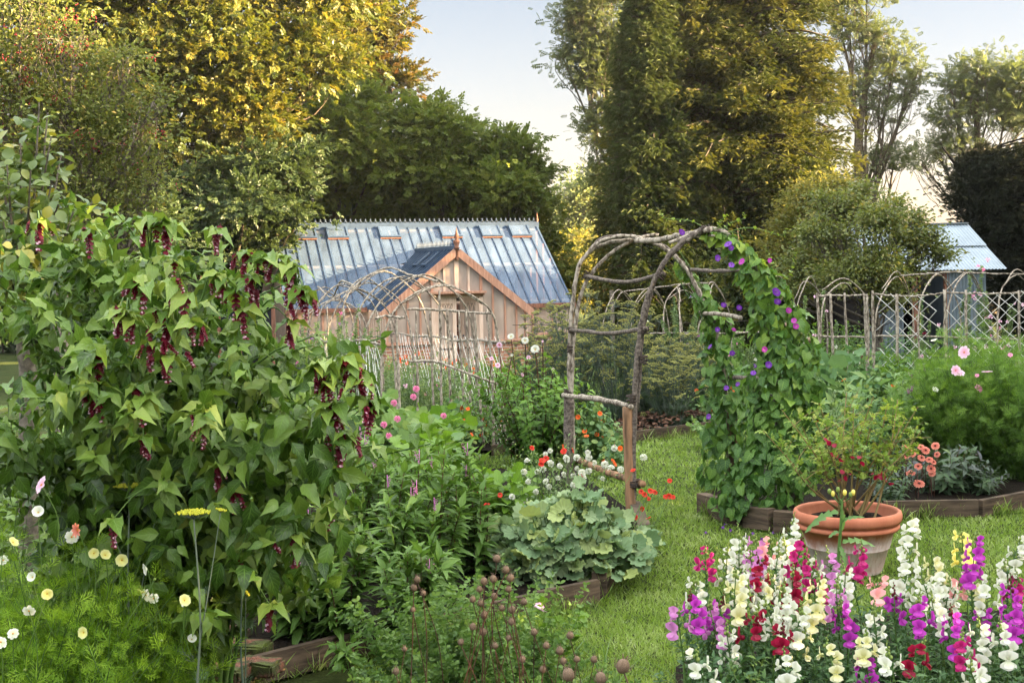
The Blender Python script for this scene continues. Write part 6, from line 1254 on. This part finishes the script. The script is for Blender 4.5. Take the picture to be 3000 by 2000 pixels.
net(tl, up_(HL[0][1], .05), up_(HL[5][1], .05), up_(HL[0][1], 1.28), up_(HL[5][1], 1.28), .17); net(tl, up_(HL[0][0], .05), up_(HL[4][0], .05), up_(HL[0][0], 1.28), up_(HL[4][0], 1.28), .17)
# right tunnel with the net panels
def hoopr(xa, xb, Ya, Yb): return (gx(xa, Ya), gx(xb, Yb))
HR = []
for xa, xb, yt, Ya in ((2395, 2541, 815, 18.6), (2562, 2676, 797, 16.2), (2690, 2812, 795, 16.0), (2768, 2888, 790, 16.0), (2915, 3035, 792, 15.9), (3060, 3180, 792, 15.8)):
    a = gx(xa, Ya); b = gx(xb, Ya+1.3); m = at((xa+xb)/2, yt, Ya+.65); HR.append((a, b, 1.42, float(m[2]-gz(Ya))))
tr_ = tunnel('stick_tunnel', 'tunnel of pale hoops with diamond string net panels in front of the shed', HR[1:],
    [[at(2556, 861, 16.2), at(2640, 868, 16.1), at(2720, 864, 16), at(2765, 858, 16)], [at(2765, 856, 16), at(2860, 860, 15.95), at(3000, 857, 15.9), at(3180, 850, 15.8)], [at(2560, 985, 16.2), at(2700, 984, 16.1), at(2830, 990, 16), at(3000, 994, 15.9), at(3180, 998, 15.8)],
     [at(2640, 808, 16.9), at(2700, 803, 16.8), at(2800, 797, 16.7), at(2900, 801, 16.6), at(3100, 803, 16.5)]], 35, .013)
for x, yt, yb, Y in ((2557, 850, 1030, 16.2), (2628, 862, 1022, 16.1), (2768, 848, 1060, 16), (2830, 850, 1050, 15.95), (2985, 850, 1040, 15.9), (2540, 866, 1020, 16.8)):
    g = Geo(); b = gx(x-6, Y); t = at(x, yt, Y); tube(g, np.array([b, b*.5+t*.5, t]), .022, .017, 8, 8, 0, .3, rs, .008); part('upright', g, M['pole'], tr_)
net(tr_, gx(2558, 16.2), gx(2765, 16), at(2558, 863, 16.2), at(2765, 860, 16), .155, .0042); net(tr_, gx(2766, 16), gx(3080, 15.85), at(2766, 858, 16), at(3080, 856, 15.85), .155, .0042)
tc_ = tunnel('stick_tunnel', 'single hoop with a short stick hurdle between the vine and the net panels', HR[:1], [[at(2393, 866, 18.6), at(2470, 866, 18.6), at(2542, 864, 18.6)], [at(2393, 985, 18.6), at(2542, 987, 18.6)]], 36, .017)
for x in (2398, 2436, 2478, 2535): g = Geo(); tube(g, np.array([gx(x, 18.6), gx(x, 18.6)+[0, 0, .8], at(x-4, 858, 18.6)]), .02, .016, 7, 6, 0, .3, rs, .008); part('upright', g, M['pole'], tc_)
HB = [(gx(x0, Y), gx(x1, Y+1.2), 1.25, h) for x0, x1, Y, h in ((1760, 1870, 22, 1.9), (1840, 1960, 22, 1.95), (1935, 2060, 21.5, 2.0), (2040, 2140, 21, 2.0), (1990, 1992, 19, 1.9), (2230, 2340, 20, 2.0), (2310, 2420, 20, 2.0))]
tunnel('stick_tunnel', 'row of thin hoops far behind the arch, half hidden by sweet peas', HB, [[h[0]+[0, 0, 1.22] for h in HB[:4]], [(h[0]+h[1])/2+[0, 0, h[3]] for h in HB[:4]], [h[0]+[0, 0, 1.22] for h in HB[4:]]], 37, .014)
# field fence post and wires
fp = thing('wire_fence', gx(1792, 30), 'wooden fence post with thin wires beyond the fennel', 'fence'); g = Geo(); b = gx(1792, 30); bar(g, b, at(1792, 850, 30), .09, .09, (0, 1, 0)); part('post', g, M['bark_grey'], fp, False)
g = Geo()
for h in (.5, .9, 1.25): tubes(g, np.array([[b+[-2.2, 0, h], b+[0, -.06, h-.03], b+[3, 0, h]]]), np.full((1, 3), .006), 4)
part('wire', g, M['rope'], fp)
nb_ = thing('netting_cage', gx(720, 20), 'dark netting cage on thin posts left of the stick tunnel', 'cage'); g = Geo()
for x in (640, 700, 760, 800): bar(g, gx(x, 20), at(x, 895, 20), .05, .05, (0, 1, 0))
bar(g, at(640, 895, 20), at(800, 893, 20), .04, .04); part('frame', g, M['cedar_dark'], nb_, False); g = Geo(); quadg(g, [gx(640, 20.05), gx(800, 20.05), at(800, 895, 20.05), at(640, 895, 20.05)]); quadg(g, [gx(640, 21.5), gx(800, 21.5), at(800, 895, 21.5), at(640, 895, 21.5)])
part('mesh_screen', g, plain('dark_net', (.015, .018, .025), .8), nb_, False)
# ---------------------------------------------------------------- sweet peas on the tunnels
SP = pompon('p_sweet', 11, 14, .8); SPP = pompon('p_palepink', 12, 14, .8); SPW = pompon('p_white', 13, 14, .8); SPV = pompon('p_violet', 14, 14, .8); SPR = pompon('p_maroon', 15, 14, .8)
def peas(label, a, b, h, depth, n, mats, nf, seed, size=.045, z0=.05, mat='pea', hp=1.0):
    rs = np.random.RandomState(seed); a = np.array(a); b = np.array(b); o = thing('sweet_pea', (a+b)/2, label, 'climbing plant', 'sweet peas on the stick tunnels'); L = np.linalg.norm(b-a)
    k = int(L*26); t = rs.rand(k); s = a+(b-a)*t[:, None]+rs.normal(size=(k, 3))*[depth*.3, depth*.4, 0]; hh = h*(.72+.28*np.sin(t*19+seed)**2)*rs.uniform(.6, 1.08, k)**hp
    e = s+np.stack([rs.normal(size=k)*.1, rs.normal(size=k)*.08, hh], 1); q = np.linspace(0, 1, 6)[None, :, None]; St = s[:, None]*(1-q)+e[:, None]*q+rs.normal(size=(k, 6, 3))*.04
    g = Geo(); stem_tubes(g, St, .004, 3); part('stem', g, M['stem_green'], o); g = Geo(); leaf_along(g, St, int(n/k), PEALEAF, size, rs, .02, 1, 1.0, .1, taper=.1, jit=.7); part('foliage', g, M[mat], o)
    for i in range(nf):
        p = St[rs.randint(k), rs.randint(3, 6)]+rs.normal(size=3)*.05+[0, -depth*.5, .03]; put('flower', mats[rs.randint(len(mats))], o, p, toward(p, rs, .5), rs.uniform(.022, .034), rs.rand()*6)
peas('tall sweet peas climbing the near left side of the tunnel before the porch', HL[1][0], HL[4][0], 1.55, .4, 9000, [SP, SP, SPV], 16, 1)
peas('sweet peas covering the far left side of the tunnel', HL[4][0], HL[8][0], 1.5, .4, 9000, [SP, SPW], 5, 2)
peas('thin sweet peas on the right side of the tunnel before the porch', HL[0][1], HL[4][1], 1.0, .25, 2600, [SP, SPV], 4, 3)
peas('sweet peas inside the near end of the tunnel before the porch', HL[0][0]*.5+HL[0][1]*.5+[0, 1.2, 0], HL[4][0]*.3+HL[4][1]*.7, .95, .4, 4200, [SP, SPP], 6, 4)
peas('pink sweet peas behind the diamond net panels', gx(2790, 17.3), gx(3150, 17), 1.95, .4, 9500, [SPP, SPP, SPP, SP], 90, 5)
peas('young sweet peas with few flowers behind the first net panel', gx(2640, 17.3), gx(2790, 17.3), 1.55, .3, 2400, [SPP, SPR, SPW], 12, 6)
peas('white flowered sweet peas behind the vine, left of the hoop hurdle', gx(2280, 20), gx(2420, 19.5), 1.75, .4, 5200, [SPW, SPW, SPP], 40, 7)
peas('bushy sweet peas within the single hoop', gx(2420, 19.4), gx(2540, 19), 1.2, .3, 3600, [SPW, SPR], 6, 8)
peas('grey green sweet peas on the thin hoops behind the arch', gx(1890, 21.5), gx(2070, 21), 1.75, .4, 5600, [SPW, SPV], 10, 9)
peas('low sweet peas seen through the arch on the right', gx(2060, 20), gx(2240, 20), 1.6, .4, 4600, [SPW, SPV, SP], 14, 10)
# ---------------------------------------------------------------- plants of the middle distance
o, St, r_ = clump('dahlia', 1560, 14.3, 1.05, .60, 46, 30, OVATE, .13, 'dahlialeaf', 'big leafy dahlia bush with pale pink flowers left of the arch', 'flower', 101, None, 'stem_red', .95, .25, True, .3, .05, .006, .7, 1.2)
DP = daisy(12, .7, 'p_palepink', 'yolk', .35, True, .2, 21); DPW = daisy(14, .6, 'p_white', 'yolk', .45, True, .18, 22); g = Geo()
for x, y, s, me in ((1568, 1024, .045, DPW), (1538, 998, .036, DPW), (1497, 987, .034, DPW), (1548, 1047, .022, DP), (1458, 1070, .026, DP), (1530, 1098, .02, DP), (1463, 1010, .028, DP), (1620, 1082, .016, DP), (1500, 1040, .014, DPW), (1590, 1000, .012, DP), (1440, 1050, .02, DP)):
    p = at(x, y, 14.1); put('flower', me, o, p, toward(p, r_, .3, .2), s, r_.rand()*6); e = p-[r_.normal()*.05, -.1, .4]; tubes(g, smooth_pts([e, (p+e)/2, p], 3)[None], np.full((1, 7), .005), 4)
part('flower_stem', g, M['stem_red'], o)
def nasturtium(px, Y, rx, ry, h, n, label, seed, nf=14, size=.06):
    o, P, r_ = mound('nasturtium', px, Y, rx, ry, h, n, NAST, size, 'nast', label, 'flower', seed, tilt=.7, group='nasturtiums')
    OF = daisy(5, 1.3, 'p_orange', 'yolk', .6, False, .1, seed, PETALW)
    for k in range(nf): p = P[r_.randint(len(P))]+[0, -.06, .03]; put('flower', OF, o, p, toward(p, r_, .5), .024)
nasturtium(1310, 15.6, .45, .5, .55, 520, 'nasturtiums with orange flowers left of the dahlia bush', 110, 18); nasturtium(1400, 16.2, .4, .4, .5, 300, 'small nasturtium clump at the mouth of the stick tunnel', 111, 8)
nasturtium(1720, 14.2, .42, .4, .55, 480, 'pale green nasturtiums behind the left arch posts', 112, 16); nasturtium(1790, 13.2, .16, .2, .32, 120, 'trailing nasturtium beside the front arch post', 113, 8)
nasturtium(2470, 16.0, .75, .8, .95, 1500, 'wide nasturtium mound right of the vine', 114, 26); nasturtium(2050, 18.6, .6, .8, .5, 700, 'nasturtiums seen through the arch above the bark mulch', 115, 18); nasturtium(2590, 15.3, .6, .5, .8, 900, 'nasturtiums close below the first net panel', 116, 16); nasturtium(2010, 21.8, 1.0, .8, .55, 700, 'far nasturtiums behind the arch path', 117, 16, .075)
for i, (x, Y, h, s) in enumerate(((1590, 19.5, 1.45, .5), (1690, 18.6, 1.75, .55), (1800, 18.2, 1.7, .55), (1900, 18.6, 1.5, .5), (1960, 17.5, .95, .45), (2010, 18.6, 1.1, .4))):
    lab = ('fennel nearest the greenhouse corner', 'tall fennel between the left legs of the arch', 'tallest yellow umbelled fennel in the middle of the arch opening', 'fennel leaning right inside the arch opening', 'low yellowing fennel over the bark mulch', 'fennel beside the left edge of the vine')[i]
    r_ = np.random.RandomState(120+i); b = gx(x, Y); o = thing('fennel', b, lab, 'herb', 'fennel clumps'); St = make_stems(b, 44, h, s, r_, .12, 7, 1.3, .3); g = Geo(); stem_tubes(g, St, .007, 4); gf = Geo()
    for k in range(44):
        e = St[k, -1]; umbel(g, gf, e, r_.uniform(.05, .09), 12, r_, 1.1, (r_.normal()*.4, r_.normal()*.4, 1), .007, 6)
        for _ in range(4): q = St[k, r_.randint(3, 6)]; e = q+r_.normal(size=3)*[.12, .12, .10]+[0, 0, .14]; tubes(g, np.array([[q, (q+e)/2, e]]), np.full((1, 3), .0025), 3, cap=False); umbel(g, gf, e, r_.uniform(.03, .06), 9, r_, 1.1, (r_.normal()*.5, r_.normal()*.5, 1), .007, 5)
    part('stem', g, M['fennelst'], o); part('flowers', gf, M['fennelf'], o); g = Geo(); leaf_along(g, St, 10, FEATHER, .16, r_, .1, .8, .7, -.1, jit=.5); part('foliage', g, M['sage'], o)
# bark mulch on its bed
def mulch():
    r_ = np.random.RandomState(7); g = Geo(); n = 2600; P = np.column_stack([r_.uniform(1.2, 3.0, n), r_.uniform(16.2, 19.6, n)]); P = P[inpoly(P, BEDS['mulch'])]; n = len(P); bp = .22*np.exp(-((P[:, 0]-2.05)**2/.5+(P[:, 1]-17.7)**2/.7))
    place(g, DIA, np.column_stack([P, gz(P[:, 1])+.05+bp]), r_.normal(size=(n, 3))*[1, 1, .25], r_.normal(size=(n, 3))*.4+[0, 0, 1], r_.uniform(.04, .10, n), r_.rand(n)); setp(link('bark_mulch', mesh('bark_mulch', g, M['mulchbark'], False)), 'red brown bark mulch heaped on the bed beyond the arch', 'mulch', kind='stuff')
M['mulchbark'] = leafmat('mulchbark', [(.03, .018, .012), (.09, .045, .028), (.17, .09, .06)], .9, 0); mulch()
def fillers():
    L = [ # name, px, Y, h, spread, stems, per, tpl, size, mat, label
     ('marrow', 2380, 15.8, .95, .7, 26, 12, SQUASH, .24, 'squash', 'large leaved marrow plant right behind the vine'), ('marrow', 2520, 22.5, .7, .7, 26, 12, SQUASH, .24, 'squash', 'large leaved marrow plant before the hoop hurdle'), ('marrow', 2640, 19.6, .5, .7, 22, 11, SQUASH, .22, 'squash', 'marrow plant before the first net panel'),
     ('runner_bean', 2610, 18.2, .95, .5, 34, 16, HEART, .10, 'squash', 'bushy beans behind the lower half of the first net panel'), ('runner_bean', 2690, 18.4, .9, .4, 24, 16, HEART, .10, 'squash', 'dark bean bush between the second and third net posts'),
     ('marigold_foliage', 2640, 15.7, .95, .5, 44, 16, FERN, .15, 'lush', 'ferny bright green foliage below the first net panel'), ('marigold_foliage', 2740, 15.3, .95, .5, 40, 16, FERN, .15, 'lush', 'ferny foliage at the foot of the second net panel'), ('rhubarb', 2560, 14.9, .8, .5, 30, 10, LANCE, .26, 'nast', 'long pointed leaves in front of the ferny foliage'),
     ('aster', 2880, 15.2, .95, .7, 44, 20, LANCE, .08, 'squash', 'leafy asters under the net panels on the right'), ('aster', 2990, 15, .95, .7, 44, 20, LANCE, .08, 'lush', 'leafy asters at the right edge under the net'),
     ('kale', 1050, 13.8, .7, .5, 26, 12, SQUASH, .20, 'nast', 'broad leaved kale showing behind the arching shrub'), ('kale', 900, 14.5, .7, .6, 26, 12, SQUASH, .2, 'nast', 'kale further left behind the arching shrub'), ('kale', 1180, 12.6, .6, .4, 26, 12, SQUASH, .17, 'nast', 'pale green kale with pink flowers beside it'), ('hollyhock', 1240, 13.4, .6, .4, 22, 12, SQUASH, .16, 'lush', 'leafy hollyhock at the mouth of the stick tunnel'),
     ('phlox', 1700, 24, .9, .8, 50, 22, LANCE, .12, 'pea', 'tall pale foliage behind the fennel'), ('phlox', 1560, 24, .9, .8, 50, 22, LANCE, .12, 'lush', 'leafy phlox before the right end of the greenhouse'), ('phlox', 1440, 23, .75, .8, 50, 22, OVATE, .13, 'lush', 'green phlox before the porch'), ('marigold', 1230, 26, .75, .8, 60, 22, LANCE, .10, 'pear', 'yellowish marigolds against the brick plinth left of the door'), ('marigold', 1360, 27, .6, .7, 44, 20, LANCE, .10, 'pea', 'low marigolds before the greenhouse door'), ('phlox', 1100, 24, .9, .9, 50, 22, LANCE, .12, 'pea', 'tall phlox left of the porch'), ('phlox', 950, 26, 1.2, 1.0, 60, 24, LANCE, .14, 'lush', 'tall green plants against the long left wall of the greenhouse'), ('phlox', 800, 25, 1.2, .9, 60, 24, LANCE, .14, 'lush', 'tall green plants at the left corner of the greenhouse'),
     ('phlox', 1880, 25, 1.0, .9, 60, 24, LANCE, .12, 'pea', 'pale foliage far behind the arch'), ('phlox', 2080, 25, 1.1, .9, 60, 24, LANCE, .12, 'pea', 'pale foliage far behind the vine'), ('phlox', 2240, 25, 1.1, .9, 60, 24, LANCE, .12, 'lush', 'green foliage far behind the vine on its right'), ('nettle', 2420, 27, 1.2, 1.0, 60, 24, OVATE, .12, 'lush', 'tall weeds below the apple tree'), ('nettle', 2560, 28, 1.0, 1.0, 60, 24, OVATE, .12, 'squash', 'weeds before the low tin wall'), ('nettle', 2950, 27, 1.0, 1.4, 60, 24, OVATE, .14, 'squash', 'weeds to the right of the shed'),
     ('lady_mantle', 2090, 15.3, .35, .35, 22, 12, NAST, .07, 'nast', 'small rounded leaves at the corner of the bark mulch bed'), ('michaelmas_daisy', 2400, 12.8, .85, .45, 34, 22, LANCE, .075, 'pea', 'greyish leafy clump behind the pot'), ('michaelmas_daisy', 2520, 12.6, .6, .35, 34, 22, LANCE, .075, 'squash', 'dark leafy clump between the pot and the feathery bush'), ('michaelmas_daisy', 2300, 11.8, .5, .3, 26, 20, LANCE, .06, 'veron', 'small dark clump at the right foot of the vine'),
     ('verbena', 2700, 12.9, .95, .25, 20, 12, LANCE, .07, 'sage', 'wiry purple tinted verbena left of the feathery bush'), ('teasel', 2330, 17.6, 1.55, .25, 8, 6, LANCE, .16, 'pea', 'tall pale stems with dark dead heads right of the vine')]
    for i, (nm, px, Y, h, sp, S, per, tpl, sz, mat, lab) in enumerate(L):
        o, St, r_ = clump(nm, px, Y, h, sp, S, per, tpl, sz, mat, lab, 'plant', 200+i, None, ang=.9, droop=.12, taper=.25, petiole=.3 if tpl is SQUASH else 0, up=1.2 if tpl is SQUASH or tpl is NAST else .6, t0=.1, r=.005, hv=.3)
        if nm == 'teasel':
            for k in range(8): g = Geo(); ball(g, St[k, -1], .05, 8, 6, 0, (1, 1, .8)); part('seed_head', g, M['seedhead'], o)
        if nm == 'marigold':
            for k in range(16): p = St[r_.randint(S), -1]+[0, -.05, .02]; put('flower', OR_, o, p, toward(p, r_, .3), .035)
        if nm in ('hollyhock', 'kale') and px > 1100:
            for k in range(5): p = at(px+r_.uniform(-60, 60), r_.uniform(1130, 1300), Y-.5); put('flower', PS_, o, p, toward(p, r_, .3), .032)
        if nm == 'verbena': spikes(o, St, r_, 6, .05, 'p_lilac', .008)
fillers()
# ---------------------------------------------------------------- right border: feathery cosmos and coneflowers
cosmos(gx(2860, 12.6), 1.30, .66, 150, 26, .13, 'big feathery cosmos bush with a few pink flowers at the right edge', [(2825, 1032, CP, .050), (2800, 1085, CP, .045), (2812, 1092, CP, .04), (2892, 1090, CP, .04), (2867, 1138, CM, .035), (2862, 1100, CM, .02)], 12.0, 'cosfol2', 65)
cosmos(gx(3000, 12.2), 1.25, .66, 120, 26, .13, 'second feathery cosmos cut by the right edge of the picture', [(2960, 1040, CM, .02)], 11.8, 'cosfol2', 66)
cosmos(gx(2760, 12.9), 1.05, .48, 90, 24, .12, 'left part of the feathery bushes, without flowers', [(2738, 1000, CW2, .035), (2740, 1140, CW, .03)], 12.4, 'cosfol2', 67)
o, St, r_ = clump('coneflower', 2745, 11.6, .42, .36, 34, 14, LANCE, .13, 'sage', 'salmon pink coneflowers with dark eyes over dark leaves behind the pot', 'flower', 130, None, 'stem_red', .9, .25)
EC = daisy(14, .62, 'p_salmon', 'darkeye', -.05, False, .30, 31); g = Geo()
for x, y, s in ((2693, 1415, .042), (2668, 1384, .036), (2728, 1372, .034), (2690, 1365, .03), (2730, 1385, .028), (2712, 1318, .032), (2740, 1305, .032), (2660, 1318, .03), (2675, 1330, .026), (2700, 1340, .03), (2722, 1345, .028), (2745, 1330, .024), (2650, 1310, .022), (2655, 1335, .024), (2720, 1470, .026), (2735, 1352, .024), (2698, 1308, .026)):
    p = at(x, y, 11.2); put('flower', EC, o, p, toward(p, r_, .3, .5), s, r_.rand()*6); e = p-[r_.normal()*.03, -.05, .3]; tubes(g, np.array([[e, p]]), np.full((1, 2), .003), 4)
part('flower_stem', g, M['stem_red'], o)
clump('salvia', 2600, 11.2, .30, .25, 24, 16, LANCE, .07, 'sage', 'low dark salvia at the edging right behind the pot', 'plant', 131); clump('salvia', 2850, 11.5, .26, .2, 20, 14, LANCE, .09, 'sage', 'dark purple green leaves at the edging right of the coneflowers', 'plant', 132)

r_ = np.random.RandomState(88)
for x, y in ((2118, 1545), (2140, 1552), (2122, 1535), (2188, 1570), (2206, 1562), (2232, 1578), (2264, 1560), (2294, 1572), (2068, 1560), (2250, 1600)):
    p = gnd(x, y, .012); o = link('spent_flower', tv, None, p); o.rotation_euler = (r_.uniform(1.2, 1.8), 0, r_.uniform(0, 6)); o.scale = (.012, .012, .03); setp(o, 'shrivelled lilac flower fallen on the grass below the vine', 'fallen flower', 'spent flowers on the grass')

# early light hangs in the air: one closed box of thin even haze round the whole garden
g = Geo(); box(g, (-60, -30, -3), (60, 110, 40)); hz = link('haze', mesh('haze', g, []), None); hz.data.materials.clear()
hm = bpy.data.materials.new('haze'); hm.use_nodes = True; nt = hm.node_tree; nt.nodes.clear(); out = nt.nodes.new('ShaderNodeOutputMaterial'); pv = nt.nodes.new('ShaderNodeVolumePrincipled')
pv.inputs['Density'].default_value = .00018; pv.inputs['Color'].default_value = (.95, .97, 1, 1); pv.inputs['Anisotropy'].default_value = .2; nt.links.new(pv.outputs[0], out.inputs['Volume']); hz.data.materials.append(hm); setp(hz, 'thin pale morning haze in the air of the garden', 'haze', kind='stuff')
